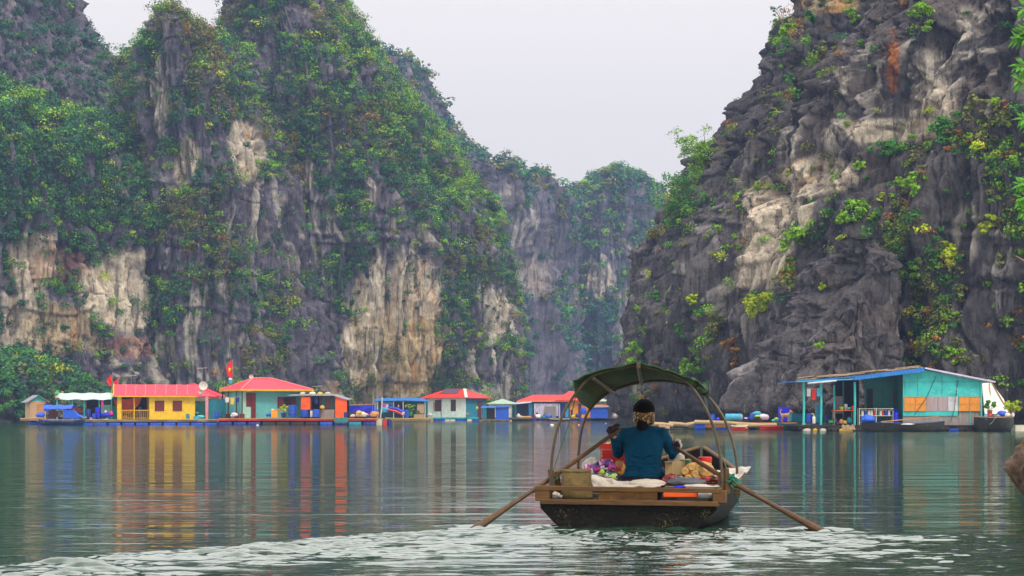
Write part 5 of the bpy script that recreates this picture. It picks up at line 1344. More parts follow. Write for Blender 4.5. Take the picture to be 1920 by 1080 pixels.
# faint chalk-white marks on the upper wall
ch = MB(); rng = random.Random(3)
for k in range(22):
    px, py = rng.choice([(1768, 733), (1752, 736), (1783, 730), (1795, 731), (1830, 735)]); px += rng.uniform(-5, 5); py += rng.uniform(-5, 5)
    ch.box(x(px), x(px + rng.uniform(1, 2.2)), .593, .5985, z(py + rng.uniform(.8, 1.6)), z(py))
ch.build('paint_marks', M['mint'], t, 0)
# things on the deck
yd = Y3 + .9
L2 = Loc(1583, yd); t = thing('table', 'orange topped table with bowls on the deck between two posts', 'table', P(1583, 797, yd))
h = (797 - 769) * yd / F; W = 20 * yd / F
MB().box(-W, W, 0, .8, h - .04, h).build('tabletop', M['red'] if 0 else M['orange'], t, 0)
for sx in (-W + .06, W - .06):
    for sy in (.06, .74): MB().tube([(sx, sy, 0), (sx, sy, h - .04)], .03, 6).build('leg', M['wood'], t)
for (px, py, w, h_, mm, lb, nm) in ((1578, 768, 8, 6, 'lime', 'green bowl on the orange table', 'bowl'), (1586, 768, 6, 11, 'whitecloth', 'white bottle on the orange table', 'bottle'), (1590, 768, 11, 5, 'turq', 'turquoise basin on the orange table', 'basin'), (1600, 768, 8, 8, 'red', 'red pot at the right end of the orange table', 'pot')):
    W = w * Y3 / F / 2; H = h_ * Y3 / F
    s_ = MB().lathe([(W * .6, 0), (W, H * .5), (W, H * .95), (W * .85, H), (W * .5, H * .8)], (0, 0, 0), 12); single(s_, nm, M[mm], lb, nm, P(px, py + .5, yd + .4))
for i, (px, w, h_, mm, lb) in enumerate(((1566, 9, 12, 'navy', 'navy bag at the left foot of the orange table'), (1571, 5, 6, 'maroon', 'dark red pot by the left leg of the orange table'), (1578, 9, 11, 'plank', 'brown sack under the orange table'), (1585, 8, 9, 'yellowsack', 'yellow sack under the orange table'), (1593, 9, 15, 'teal', 'teal bag under the right half of the orange table'))):
    bundle(px, 797, yd + .1 + .05 * i, w, h_, M[mm], lb, lb.split()[1] if lb.split()[1] in ('bag', 'sack') else 'pot' if 'pot' in lb else 'sack', 'bag' if 'bag' in lb else 'pot' if 'pot' in lb else 'sack', 170 + i, amp=.2)
t = thing('rack', 'white two shelf rack of coloured jars on the deck', 'rack', P(1643, 797, yd)); q = yd / F
def rx(px): return (px - 1643) * q
def rz_(py): return (797 - py) * q
rk = MB()
for py in (766, 779, 792): rk.box(rx(1611), rx(1675), 0, .55, rz_(py) - .03, rz_(py))
rk.build('shelf', M['white'], t, 0)
for px in (1611.5, 1643, 1674.5):
    for yy in (.02, .53): MB().tube([(rx(px), yy, 0), (rx(px), yy, rz_(765))], .025, 6).build('leg', M['white'], t)
for k, (px, c) in enumerate(((1617, 'white'), (1623, 'blue'), (1629, 'white'), (1634, 'white'), (1640, 'red'), (1646, 'dteal'), (1651, 'white'), (1655, 'red'), (1661, 'blue'), (1667, 'white'), (1671, 'navy'))):
    H = 10 * q; W = 2.6 * q
    j = thing('jar', {'white': 'white', 'blue': 'blue', 'red': 'red', 'dteal': 'dark green', 'navy': 'navy'}[c] + ' jar on the upper shelf of the white rack, ' + ('first', 'second', 'third', 'fourth', 'fifth', 'sixth', 'seventh', 'eighth', 'ninth', 'tenth', 'last')[k] + ' from the left', 'jar', P(px, 779, yd + .2), 0, 'jars on the white rack')
    MB().lathe([(W * .85, 0.004), (W, .03), (W, H * .8), (W * .7, H * .88)], (0, 0, 0), 10).build('body', M[c], j); MB().lathe([(W * .75, H * .88), (W * .75, H)], (0, 0, 0), 10).build('lid', M['foam'], j)
barrel(1680, 795.5, yd, 10, 21, M['royal'], 'slim deep blue drum right of the white rack')
t = thing('basin', 'blue flared basin on top of the slim deep blue drum', 'basin', P(1679, 774, yd + .1)); MB().lathe([(.1, 0.01), (.22, .2), (.24, .22), (.2, .21), (.08, .06)], (0, 0, 0), 14).build('bowl', M['royal'], t)
# moored long boat with tarpaulin and oar
rowboat(1697, 808, Y3 - 2.6, 156, 15, M['tarwood'], 'long dark boat moored across the front of the turquoise house', M['navyhull'], 0, .25, 1.3, 'rowing_boat')
bundle(1629, 795, Y3 - 2.8, 27, 16, M['tarp'], 'crumpled blue tarpaulin over the bow of the long dark boat', 'tarpaulin', 'tarpaulin', 190, amp=.45, n=26)
MBo = MB().tube([tuple(P(1652, 791, Y3 - 2.7) - P(1697, 790, Y3 - 2.6)), (0.2, 0, .12), tuple(P(1760, 781, Y3 - 2.0) - P(1697, 790, Y3 - 2.6))], [.06, .04, .035], 8, flat=.6)
single(MBo, 'oar', M['plank'], 'orange brown oar lying across the long dark boat', 'oar', P(1697, 790, Y3 - 2.6))
bundle(1704, 797, Y3 - 3.3, 24, 3, M['whitecloth'], 'white rope coil on the gunwale of the long dark boat', 'rope', 'rope', 191, amp=.3)
# dark barge with plants at the right
t = rowboat(1872, 811, Y3 - 1.5, 74, 26, M['tarwood'], 'high dark hulled boat loaded with plants right of the turquoise house', M['wood'], 0, .05, 2.2)
MBt = MB().sheet([[(x(1846) - x(1846), .0, 0), (1.5, .0, 0)], [(.05, .6, 1.1), (1.3, .6, .9)], [(.1, 1.2, 2.1), (.55, 1.2, 2.1)]], .04)
s_ = single(MBt, 'tent_sheet', M['cream'], 'cream tent sheet pitched against the right end of the turquoise house', 'tent', P(1846, 776, Y3 + 3)); MB().tube([(.6, 1.1, 2.1), (1.5, .1, .1)], .035, 6).build('pole', M['wood'], s_); MB().tube([(.55, .3, 0), (.5, .9, 1.9)], .03, 6).build('pole', M['wood'], s_)
for (px, py, w, h_, k, lb) in ((1857, 780, 22, 30, 'mid', 'green leafy plant climbing the cream tent sheet'), (1896, 784, 40, 32, 'lime', 'large yellow green bushy plant on the dark barge')):
    pot_plant(px, py, Y3 - 1 + .2, w, h_, k, M['earth'], lb)
for i, (px, w, h_, mm, lb, nm) in enumerate(((1849, 8, 6, 'sky', 'small sky blue bag at the left of the barge load', 'bag'), (1858, 9, 7, 'red', 'red pot on the barge beside the blue bag', 'pot'), (1866, 7, 6, 'teal', 'teal pot between red pot and tan sack', 'pot'), (1873, 9, 6, 'plank', 'tan sack on the barge', 'sack'), (1881, 19, 13, 'tarp', 'blue and white striped tarpaulin heap on the barge', 'tarpaulin'), (1890, 13, 9, 'foam', 'cream sack right of the blue tarpaulin heap', 'sack'), (1900, 6, 9, 'whitecloth', 'white bag at the right end of the barge', 'bag'))):
    bundle(px, 783, Y3 - 1.2 - .05 * i, w, h_, M[mm], lb, nm, nm, 200 + i, amp=.2)
crate(1916, 811, Y3 + .5, 24, 13, M['foam'], 'white foam block at the right edge of the village', 'float', 'float', 1.0)

# more gear lying about the rafts
for (px, py, Y, w, h_, mm, lb) in ((1002, 788.5, 287, 6, 5, 'blue', 'small blue drum float under the dark stall'), (1092, 789, 286, 9, 5, 'tarp', 'blue drum afloat below the orange house'), (1062, 789, 286, 8, 5, 'navy', 'navy drum afloat left of the orange house'),
      (830, 790, 284, 9, 5, 'blue', 'blue drum at the edge of the white house raft'), (648, 783, 181.5, 7, 9, 'navy', 'navy drum beside the orange side sheet'), (406, 785, 184.5, 9, 12, 'blue', 'blue drum before the dark tarpaulin screen'),
      (352, 785, 183.6, 7, 8, 'teal', 'teal drum at the right front corner of the yellow house'), (1336, 790, 129.5, 9, 12, 'blue', 'upright blue drum at the middle of the log raft'), (1517, 793, 118.9, 10, 16, 'blue', 'blue drum by the leftmost turquoise post')):
    barrel(px, py, Y, w, h_, M[mm], lb)
def laundry(px0, px1, py, Y, label, cols):
    t = thing('laundry_line', label, 'laundry', P(px0, py, Y)); W = (px1 - px0) * Y / F
    MB().tube([(0, 0, 0), (W / 2, 0, -.08), (W, 0, 0)], .015, 5).build('line', M['rope'], t)
    for k, c in enumerate(cols):
        x_ = W * (k + .5) / len(cols); w_ = W / len(cols) * .38; hh_ = .45 + .2 * (k % 2)
        MB().sheet([[(x_ - w_, .02, -.06), (x_ + w_, 0, -.06)], [(x_ - w_ * .9, .05, -.06 - hh_ / 2), (x_ + w_, -.03, -.06 - hh_ / 2)], [(x_ - w_, .0, -.06 - hh_), (x_ + w_ * .8, .03, -.06 - hh_)]], .02).build('garment', M[c], t, 60)
laundry(1512, 1540, 727, 118.4, 'washing line with pale and red clothes under the left end of the turquoise roof', ['whitecloth', 'red', 'sky'])
laundry(716, 735, 757, 281.5, 'washing line in the blue roofed stall', ['pink', 'whitecloth', 'navy'])
laundry(421, 450, 744, 184.2, 'washing line between the porch posts of the turquoise house', ['whitecloth', 'yellowsack', 'navy'])
def net(px, py, Y, w, h_, m, label):
    W = w * Y / F; H = h_ * Y / F; rows = [[(W * (i / 10 - .5), -.05 - .25 * j / 4 + .05 * math.sin(i * 2 + j), H * (1 - j / 4) + .04 * math.sin(i * 1.7)) for i in range(11)] for j in range(5)]
    single(MB().sheet(rows, .03), 'fishing_net', m, label, 'net', P(px, py, Y), smooth=60)
net(1590, 806, 117.6, 24, 9, M['netb'] if 'netb' in M else M['wood'], 'brown net hanging over the deck edge below the orange table')
net(640, 792, 180.6, 26, 9, M['dteal'], 'dark green net hanging over the raft edge below the orange tarpaulin')
net(1215 + 30, 804, 127.4, 20, 8, M['wood'], 'brown net over the left end of the log raft')
def mooring(a, b, label):
    A_, B_ = P(*a), P(*b); t = thing('mooring_rope', label, 'rope', A_); d = B_ - A_
    MB().tube([(0, 0, 0), tuple(d * .33 + Vector((0, 0, -.12))), tuple(d * .66 + Vector((0, 0, -.12))), tuple(d)], .025, 5).build('strand', M['rope'], t)
mooring((1846, 800, 117.2), (1867, 783, 116.2), 'rope from the turquoise house deck up to the dark barge')
mooring((1500, 800, 124), (1508, 795, 119), 'rope joining the green boat to the turquoise house deck')
mooring((1040, 797, 255), (1052, 789, 284), 'thin rope from the white buoy back to the raft')
# ------------------------------------------------------------------ the near rowing boat
PHI = R(-12.0)                       # heading: a little to the right of the view direction
BO = P(1177, 990, 18.0); BO.z = 0.0
cB, sB = math.cos(PHI), math.sin(PHI)
RT = Vector((cB, sB, 0)); FW = Vector((-sB, cB, 0))
def BW(u, v, z=0.0): return BO + RT * u + FW * v + Vector((0, 0, z))
def BL(px, py, v):
    """boat coordinates of what shows at a pixel, v metres ahead of the stern"""
    t_ = (px - 960.0) / F
    u = (t_ * (BO.y + v * FW.y) - BO.x - v * FW.x) / (RT.x - t_ * RT.y)
    w = BW(u, v); return (u, v, CAM_H + (HZ - py) * w.y / F)
M.update({
 'hull': mat('tarred_planks', (0.007, 0.006, 0.0045), .6, .5, 7, spec=.15, dirt=(.25, .20, .05), dirt_amt=.0, bump=.012, stretch=(1, .3, 1)),
 'inner': mat('hull_inside', (0.030, 0.020, 0.012), .7, .5, 5, bump=.006),
 'rail': mat('worn_plank', (0.115, 0.052, 0.009), .6, .5, 4, dirt=(.045, .024, .010), dirt_amt=.75, stretch=(.6, 5, 5), bump=.006),
 'block': mat('plank_block', (0.22, 0.105, 0.022), .7, .5, 3, dirt=(.08, .04, .014), dirt_amt=.8, stretch=(.8, 6, 9), bump=.006),
 'oar': mat('oar_wood', (0.085, 0.038, 0.009), .55, .5, 5, dirt=(.06, .03, .015), dirt_amt=.7, stretch=(3, .6, 3), bump=.004),
 'bamboo': mat('bamboo_hoop', (0.075, 0.055, 0.032), .4, .4, 8, dirt=(.20, .15, .07), dirt_amt=.4),
 'canvas': mat('green_canvas', (0.012, 0.062, 0.008), .6, .35, 4, dirt=(.03, .03, .01), dirt_amt=.5, bump=.01, trans=.05),
 'shirt': mat('teal_knit', (0.001, 0.060, 0.125), .85, .25, 9, spec=.15, bump=.006, bscale=9), 'trouser': mat('plum_cloth', (0.035, 0.008, 0.02), .85),
 'skin': mat('skin', (0.40, 0.22, 0.14), .55), 'hair': mat('black_hair', (0.006, 0.005, 0.005), .8, .4, 20, spec=.1, stretch=(4, 4, .5), bump=.006), 'glove': mat('dark_glove', (0.035, 0.018, 0.03), .8, bump=.003),
 'bucket': mat('cement_bucket', (0.17, 0.115, 0.035), .85, .35, 9, dirt=(.10, .07, .03), dirt_amt=.6, bump=.01), 'crate': mat('red_crate', (0.70, 0.02, 0.008), .4), 'orangefruit': mat('yellow_fruit', (0.75, 0.38, 0.02), .5),
 'plastic': mat('milky_plastic', (0.62, 0.56, 0.46), .3, .25, 4, bump=.02, bscale=9, trans=.15), 'plasticw': mat('white_plastic_sheet', (0.60, 0.54, 0.46), .35, .3, 5, bump=.02, bscale=10, trans=.1),
 'cookie': mat('brown_wrapped_rolls', (0.52, 0.27, 0.06), .45, .5, 12, dirt=(.55, .36, .14), dirt_amt=.5, bump=.01), 'rollend': mat('pale_roll_rim', (0.55, 0.33, 0.11), .6), 'darkbag': mat('grey_bag', (0.09, 0.10, 0.12), .4, bump=.015, bscale=10),
 'greenrope': mat('green_rope', (0.01, 0.16, 0.10), .8), 'cardboard': mat('cardboard', (0.42, 0.30, 0.14), .8), 'netgreen': mat('green_net', (0.04, 0.12, 0.05), .7),
})
def voronoi_pattern(name, cols, scale, rough=.6):
    m = bpy.data.materials.new(name); m.use_nodes = True; n = m.node_tree; b = n.nodes['Principled BSDF']; b.inputs['Roughness'].default_value = rough
    tc = n.nodes.new('ShaderNodeTexCoord'); v = n.nodes.new('ShaderNodeTexVoronoi'); v.inputs['Scale'].default_value = scale
    nz = n.nodes.new('ShaderNodeTexNoise'); nz.inputs['Scale'].default_value = scale * .8
    mx = n.nodes.new('ShaderNodeMix'); mx.data_type = 'RGBA'; mx.inputs['Factor'].default_value = .12
    n.links.new(tc.outputs['Object'], nz.inputs['Vector']); n.links.new(tc.outputs['Object'], mx.inputs['A']); n.links.new(nz.outputs['Color'], mx.inputs['B']); n.links.new(mx.outputs['Result'], v.inputs['Vector'])
    s = n.nodes.new('ShaderNodeSeparateColor'); n.links.new(v.outputs['Color'], s.inputs[0])
    r = n.nodes.new('ShaderNodeValToRGB'); r.color_ramp.interpolation = 'CONSTANT'
    e = r.color_ramp.elements
    for k, (p, c) in enumerate(cols):
        q = e[k] if k < 2 else e.new(p)
        q.position = p; q.color = (*c, 1)
    n.links.new(s.outputs[0], r.inputs[0]); n.links.new(r.outputs[0], b.inputs['Base Color']); return m
M['crimson'] = voronoi_pattern('crimson_wrappers', [(0, (.12, .004, .006)), (.4, (.28, .01, .01)), (.7, (.05, .004, .008)), (.88, (.45, .05, .03))], 20, .3)
M['scarf'] = voronoi_pattern('leopard_scarf', [(0, (.015, .008, .004)), (.5, (.34, .15, .02)), (.68, (.62, .38, .07)), (.8, (.16, .04, .01)), (.93, (.75, .58, .30))], 46)
M['snack'] = voronoi_pattern('purple_wrappers', [(0, (.10, .01, .16)), (.3, (.35, .02, .30)), (.5, (.015, .01, .03)), (.7, (.60, .03, .25)), (.86, (.70, .62, .66))], 26, .3)
M['snackg'] = voronoi_pattern('green_wrappers', [(0, (.01, .02, .03)), (.35, (.04, .30, .03)), (.55, (.01, .03, .16)), (.72, (.45, .60, .04)), (.88, (.6, .6, .5))], 24, .3)
M['snackb'] = voronoi_pattern('brown_wrappers', [(0, (.30, .12, .02)), (.4, (.16, .05, .01)), (.65, (.62, .33, .05)), (.85, (.45, .03, .01))], 18, .4)
# barnacle specks on the tarred stern
n = M['hull'].node_tree; b = n.nodes['Principled BSDF']; tc = n.nodes.new('ShaderNodeTexCoord')
v = n.nodes.new('ShaderNodeTexNoise'); v.inputs['Scale'].default_value = 85; v.inputs['Detail'].default_value = 3
v2 = n.nodes.new('ShaderNodeTexNoise'); v2.inputs['Scale'].default_value = 4.5
mp = n.nodes.new('ShaderNodeMapping'); mp.inputs['Scale'].default_value = (1, 1, .6)
n.links.new(tc.outputs['Object'], mp.inputs[0]); n.links.new(mp.outputs[0], v.inputs['Vector']); n.links.new(tc.outputs['Object'], v2.inputs['Vector'])
ad = n.nodes.new('ShaderNodeMath'); ad.operation = 'MULTIPLY_ADD'; ad.inputs[1].default_value = .5; n.links.new(v2.outputs['Fac'], ad.inputs[0]); n.links.new(v.outputs['Fac'], ad.inputs[2])
mr = n.nodes.new('ShaderNodeMapRange'); mr.inputs[1].default_value = .93; mr.inputs[2].default_value = .97; n.links.new(ad.outputs[0], mr.inputs[0])
mx = n.nodes.new('ShaderNodeMix'); mx.data_type = 'RGBA'; mx.inputs['B'].default_value = (.10, .085, .03, 1)
src = b.inputs['Base Color'].links[0].from_socket; n.links.new(src, mx.inputs['A']); n.links.new(mr.outputs[0], mx.inputs['Factor']); n.links.new(mx.outputs['Result'], b.inputs['Base Color'])

boat = thing('rowing_boat', 'open wooden rowing boat with green arched canopy, stern towards us', 'boat', BO, PHI)
def Bs(v):      # half beam at the gunwale, gunwale height, half width at the chine, keel height
    return (np.interp(v, [0, .9, 2.0, 3.4, 4.6, 5.4, 5.8], [.80, .83, .81, .68, .42, .16, .03]), np.interp(v, [0, .6, 1.5, 3, 4.6, 5.8], [.33, .34, .33, .36, .48, .62]),
            np.interp(v, [0, 1, 2.4, 3.6, 4.8, 5.8], [.54, .58, .57, .44, .22, .01]), np.interp(v, [0, 1, 4, 5, 5.8], [-.07, -.10, -.10, .02, .32]))
rows = []
for v in (0, .15, .4, .8, 1.3, 1.9, 2.6, 3.3, 4.0, 4.6, 5.1, 5.5, 5.8):
    w, zg, wb, zb = Bs(v); zt = zg
    rows.append([(-w, v, zt), (-w * .985, v, zb + (zt - zb) * .62), (-(wb + (w - wb) * .45), v, zb + (zt - zb) * .28), (-wb, v, zb + .015), (-wb * .5, v, zb), (0, v, zb - .01), (wb * .5, v, zb), (wb, v, zb + .015),
                 (wb + (w - wb) * .45, v, zb + (zt - zb) * .28), (w * .985, v, zb + (zt - zb) * .62), (w, v, zt)])
MB().sheet(rows, .035).build('hull', M['hull'], boat, 40)
# transom
zt = BL(1177, 944, 0)[2]
MB().prism([(-.56, -.07), (.56, -.07), (.64, .01), (.72, .09), (.785, zt), (-.785, zt), (-.72, .09), (-.64, .01)], -.02, .03).build('transom', M['hull'], boat, 30)
gr = MB()
for s_ in (-1, 1): gr.tube([(s_ * Bs(v)[0], v, Bs(v)[1] + .012) for v in (.02, .5, 1, 1.6, 2.4, 3.2, 4, 4.8, 5.4, 5.78)], [.028] * 10, 8, flat=.8)
gr.build('gunwale', M['rail'], boat)
def plank(pl, pr, v, hpx0, dep, m, name, sag=0.0):
    """a board across the stern drawn from its left and right end pixels (top edge) and thickness in pixels"""
    A_, B_ = Vector(BL(*pl, v)), Vector(BL(*pr, v)); th = hpx0 * 18 / F
    rr = []
    for yy in (0, dep):
        rr.append([(A_.x + (B_.x - A_.x) * i / 10, v + yy + .008 * math.sin(i * 2), A_.z + (B_.z - A_.z) * i / 10 - th / 2 - sag * math.sin(math.pi * i / 10)) for i in range(11)])
    return MB().sheet(rr, th).build(name, m, boat, 0, bevel=.004)
plank((1004, 911), (1352, 917), -.03, 8, .11, M['rail'], 'stern_rail')
plank((1012, 936), (1346, 941), -.075, 9, .20, M['rail'], 'stern_plank')
plank((1122, 919), (1232, 921), .02, 20, .03, M['block'], 'stern_board')
for (a, b_, c, d, v) in ((1003, 913, 1030, 940, -.02), (1336, 920, 1360, 944, -.02), (1376, 905, 1388, 928, .55)):
    p0, p1 = BL(a, b_, v), BL(c, d, v); MB().box(p0[0], p1[0], v, v + .16, p1[2], p0[2]).build('corner_block', M['rail'], boat, 0, bevel=.006)
MB().box(-.66, .66, .03, 3.9, -.055, -.02).build('floor_boards', M['inner'], boat, 0)
for v in (.45, 2.2, 3.3): 
    w, zg, wb, zb = Bs(v); MB().box(-w * .9, w * .9, v, v + .22, zg - .16, zg - .13).build('thwart', M['rail'], boat, 0)
ri = MB()
for v in (.3, 1.0, 1.7):
    w, zg, wb, zb = Bs(v); ri.tube([(-w * .96, v, zg - .03), (-(wb + (w - wb) * .45) * .97, v, .03), (-wb * .9, v, -.045)], .02, 6).tube([(w * .96, v, zg - .03), ((wb + (w - wb) * .45) * .97, v, .03), (wb * .9, v, -.045)], .02, 6)
ri.build('rib', M['inner'], boat)
# oarlock posts with their rope lashings
for (a, b_, c, d, v, w) in ((1040, 925, 1032, 880, .32, .035), (1048, 925, 1044, 884, .36, .028), (1362, 925, 1361, 878, .30, .035), (1352, 926, 1350, 885, .30, .028)):
    p0, p1 = BL(a, b_, v), BL(c, d, v); pt = MB().tube([p0, p1], [w, w * .8], 8).build('oarlock_post', M['rail'], boat)
rp = MB()
for k in range(7):
    c0 = Vector(BL(1366 + k * 2.2, 896 + 3 * math.sin(k * 2.1) + k * 1.2, .30)); rp.tube([c0 + Vector((.03 * math.cos(a), .035 * math.sin(a) , .035 * math.sin(a * 1.0 + k))) for a in np.linspace(0, 6.28, 9)], .008, 5)
rp.tube([BL(1362, 900, .3), BL(1372, 915, .3), BL(1384, 918, .34), BL(1374, 908, .4), BL(1390, 900, .45)], .008, 5)
rp.tube([BL(1026, 900, .3), BL(1034, 906, .3), BL(1046, 896, .3), BL(1036, 892, .36)], .008, 5)
rp.tube([BL(1382, 928, .5), BL(1385, 945, .52), BL(1380, 950, .5)], .006, 4)
rp.build('lashing', M['greenrope'], boat)
# hoops
va, vb = .25, 1.45
nA = [(1079, 743), (1075, 714), (1112, 697), (1197, 679), (1245, 692), (1292, 708), (1311, 716)]
fA = [(1105, 767), (1123, 747), (1151, 727), (1200, 713), (1245, 709), (1298, 720), (1331, 738)]
def hoop(pts, v, r=.0135):
    P3 = [Vector(BL(a, b_, v)) for a, b_ in pts]
    # Catmull-Rom through the points
    out = []
    for i in range(len(P3) - 1):
        p0, p1, p2, p3 = P3[max(i - 1, 0)], P3[i], P3[i + 1], P3[min(i + 2, len(P3) - 1)]
        for k in range(5):
            u = k / 5; out.append(.5 * ((2 * p1) + (p2 - p0) * u + (2 * p0 - 5 * p1 + 4 * p2 - p3) * u * u + (3 * p1 - p0 - 3 * p2 + p3) * u ** 3))
    out.append(P3[-1]); return MB().tube(out, r, 8).build('hoop', M['bamboo'], boat)
hoop([(1033, 925), (1033, 890), (1036, 850), (1044, 808), (1058, 772), (1080, 737), (1108, 707), (1150, 693), (1199, 686), (1250, 699), (1287, 716), (1308, 741), (1328, 776), (1343, 818), (1351, 860), (1354, 895), (1353, 927)], va)
hoop([(1085, 905), (1084, 872), (1086, 835), (1092, 800), (1103, 772), (1124, 749), (1152, 731), (1200, 717), (1245, 714), (1290, 722), (1322, 739), (1350, 772), (1369, 812), (1379, 852), (1382, 880), (1381, 905)], vb)
# cloth: near edge bows up, the far edge is seen underneath it
rows = []
for j in range(7):
    w = j / 6.0; v = va - .06 + (vb + .08 - va) * w; row = []
    for i in range(len(nA) - 1):
        for k in range(5):
            q = k / 5
            a_ = Vector(BL(*[nA[i][m] * (1 - q) + nA[i + 1][m] * q for m in (0, 1)], va - .06)); b_ = Vector(BL(*[fA[i][m] * (1 - q) + fA[i + 1][m] * q for m in (0, 1)], vb + .02))
            p = a_.lerp(b_, w); s_ = i + q
            p.z -= .035 * math.sin(math.pi * w) * (1 - .6 * abs(s_ - 3) / 3) - .006 * math.sin(s_ * 9 + j * 1.7); row.append(p)
    row.append(Vector(BL(*nA[-1], va - .06)).lerp(Vector(BL(*fA[-1], vb + .02)), w)); rows.append(row)
can = MB().sheet(rows, .010).build('canopy', M['canvas'], boat, 60)
# rolled and tied cloth at the right, spreader poles under the cloth
rr = MB(); a_, b_ = Vector(BL(1294, 714, va)), Vector(BL(1326, 736, vb))
rr.tube([a_.lerp(b_, k / 8) + Vector((0, 0, .01 * math.sin(k * 2.3))) for k in range(9)], [.030, .038, .035, .042, .038, .044, .042, .046, .035], 12); rr.build('rolled_flap', M['canvas'], can)
for k in (1, 4): c = a_.lerp(b_, k / 5); MB().tube([c + Vector((.046 * math.cos(t_), 0, .046 * math.sin(t_))) for t_ in np.linspace(0, 6.28, 13)], .006, 5).build('tie', M['dark'], can)
for (n0, f0) in (((1112, 704), (1150, 733)), ((1197, 686), (1203, 716)), ((1078, 722), (1108, 756))):
    a2, b2 = Vector(BL(*n0, va)), Vector(BL(*f0, vb)); MB().tube([a2 - Vector((0, 0, .02)), b2 - Vector((0, 0, .02))], .019, 8).build('spreader_pole', M['bamboo'], can)
MB().tube([BL(1197, 679, va - .08), BL(1197, 690, va - .08)], .02, 6).build('tie', M['bamboo'], can)
for c_ in ([BL(1080, 741, va), BL(1068, 790, va + .1), BL(1038, 880, va + .1)], [BL(1321, 745, va + .3), BL(1335, 800, va + .2), BL(1352, 868, va + .1)], [BL(1335, 790, vb), BL(1352, 850, vb), BL(1372, 905, .6)]): MB().tube(c_, .005, 5).build('cord', M['netgreen'], boat)

# ------------------------------------------------------------------ oars
def oar(pts, label):
    W = [Vector(p) for p in pts]; o0 = W[0]
    t = thing('oar', label, 'oar', o0)
    d = W[1] - o0; e = W[2] - o0
    MB().tube([(0, 0, 0), d * .5, d, d.lerp(e, .30)], [.018, .021, .023, .023], 10).build('loom', M['oar'], t)
    k = d.lerp(e, .3); MB().tube([k, d.lerp(e, .55), d.lerp(e, .8), e, e + (e - d).normalized() * .45], [.0232, .027, .037, .047, .054], 10, flat=.8).build('blade', M['oar'], t)
    return t
HL = P(1150, 812, 19.15); HR = P(1262, 838, 19.35)
ol = oar([HL + Vector((.06, .02, .035)), BW(*BL(1038, 893, .34)), P(900, 986, 18.15)], 'left oar, running from the gloved hand down to the water at left')
orr = oar([HR + Vector((0, .05, .01)), BW(*BL(1366, 901, .30)), P(1532, 992, 17.75)], 'right oar, running from behind the elbow down to the water at right')

# ------------------------------------------------------------------ the rower
SW = P(1205, 903, 19.25)             # seat point
WR = thing('person', 'person in teal shirt and leopard scarf sitting with back to us, rowing', 'person', SW, PHI * .5)
Rm = Matrix.Rotation(-PHI * .5, 4, 'Z')
def WL(p): return Rm @ (Vector(p) - SW)      # world to the person's own frame
hL, hR = WL(HL), WL(HR)
sh_L, sh_R = (-.175, .10, .455), (.185, .10, .455); el_L, el_R = (-.245, .14, .275), (.285, .15, .285)
body = MB()
def tor(mb, prof, k=0.0):
    n_ = 20; V = []
    for (cx_, cy_, z_, rx_, ry_) in prof:
        for i in range(n_):
            a = 2 * math.pi * i / n_; V.append((cx_ + (rx_ + k) * math.cos(a), cy_ + (ry_ + k) * math.sin(a), z_))
    m_ = len(prof); mb.add(V, [(i * n_ + j, i * n_ + (j + 1) % n_, (i + 1) * n_ + (j + 1) % n_, (i + 1) * n_ + j) for i in range(m_ - 1) for j in range(n_)] + [tuple(range(n_))[::-1], tuple(range((m_ - 1) * n_, m_ * n_))])
PR = [(0, .0, -.015, .185, .14), (0, .0, .06, .20, .15), (.0, .01, .13, .175, .125), (0, .03, .20, .160, .115), (0, .05, .27, .170, .115), (0, .07, .34, .182, .115), (0, .09, .40, .188, .11), (0, .105, .45, .175, .10), (0, .12, .49, .12, .085), (0, .135, .52, .06, .06)]
tor(body, PR); cap(body, (0, .13, .50), (0, .165, .60), .052, .05)
for s_, e_, h_ in ((sh_L, el_L, hL), (sh_R, el_R, hR)):
    cap(body, s_, e_, .056, .043); cap(body, e_, Vector(h_) - (Vector(h_) - Vector(e_)).normalized() * .05, .041, .028); cap(body, (0, .11, .46), s_, .07, .058)
for sx in (-1, 1): cap(body, (.09 * sx, .02, .03), (.17 * sx, .42, .06), .095, .06); cap(body, (.17 * sx, .42, .06), (.10 * sx, .62, -.20), .055, .04); cap(body, (.10 * sx, .60, -.24), (.11 * sx, .78, -.26), .04, .03)
# head with face looking ahead and a little down
hc = Vector((.005, .185, .675))
body.blob(hc, (.078, .095, .105), 0, 0, 1, 20, 16); body.blob(hc + Vector((0, .03, -.065)), (.058, .06, .06), 0, 0, 1, 14, 10); cap(body, hc + Vector((0, .088, .01)), hc + Vector((0, .112, -.022)), .011, .015, 8)
for sx in (-1, 1): body.blob(hc + Vector((.079 * sx, .0, -.01)), (.012, .022, .032), 0, 0, 1, 10, 8)
bd = remesh(body, 'body', M['skin'], WR, .009, 5)
eyes = MB(); [eyes.blob(hc + Vector((.03 * sx, .086, .005)), (.013, .008, .008), 0, 0, 1, 10, 8) for sx in (-1, 1)]; eyes.build('eyes', M['white'], WR)
MB().tube([hc + Vector((-.022, .088, -.055)), hc + Vector((0, .095, -.053)), hc + Vector((.022, .088, -.055))], [.004, .007, .004], 8).build('mouth', M['maroon'], WR)
sh = MB(); tor(sh, [(0, .0, .045, .205, .155)] + PR[2:-1], .014); cap(sh, (0, .115, .48), (0, .135, .515), .075, .066)
for s_, e_, h_ in ((sh_L, el_L, hL), (sh_R, el_R, hR)):
    hv = Vector(h_) - (Vector(h_) - Vector(e_)).normalized() * .085
    cap(sh, s_, e_, .070, .056); cap(sh, e_, hv, .056, .043); cap(sh, (0, .11, .455), s_, .085, .073)
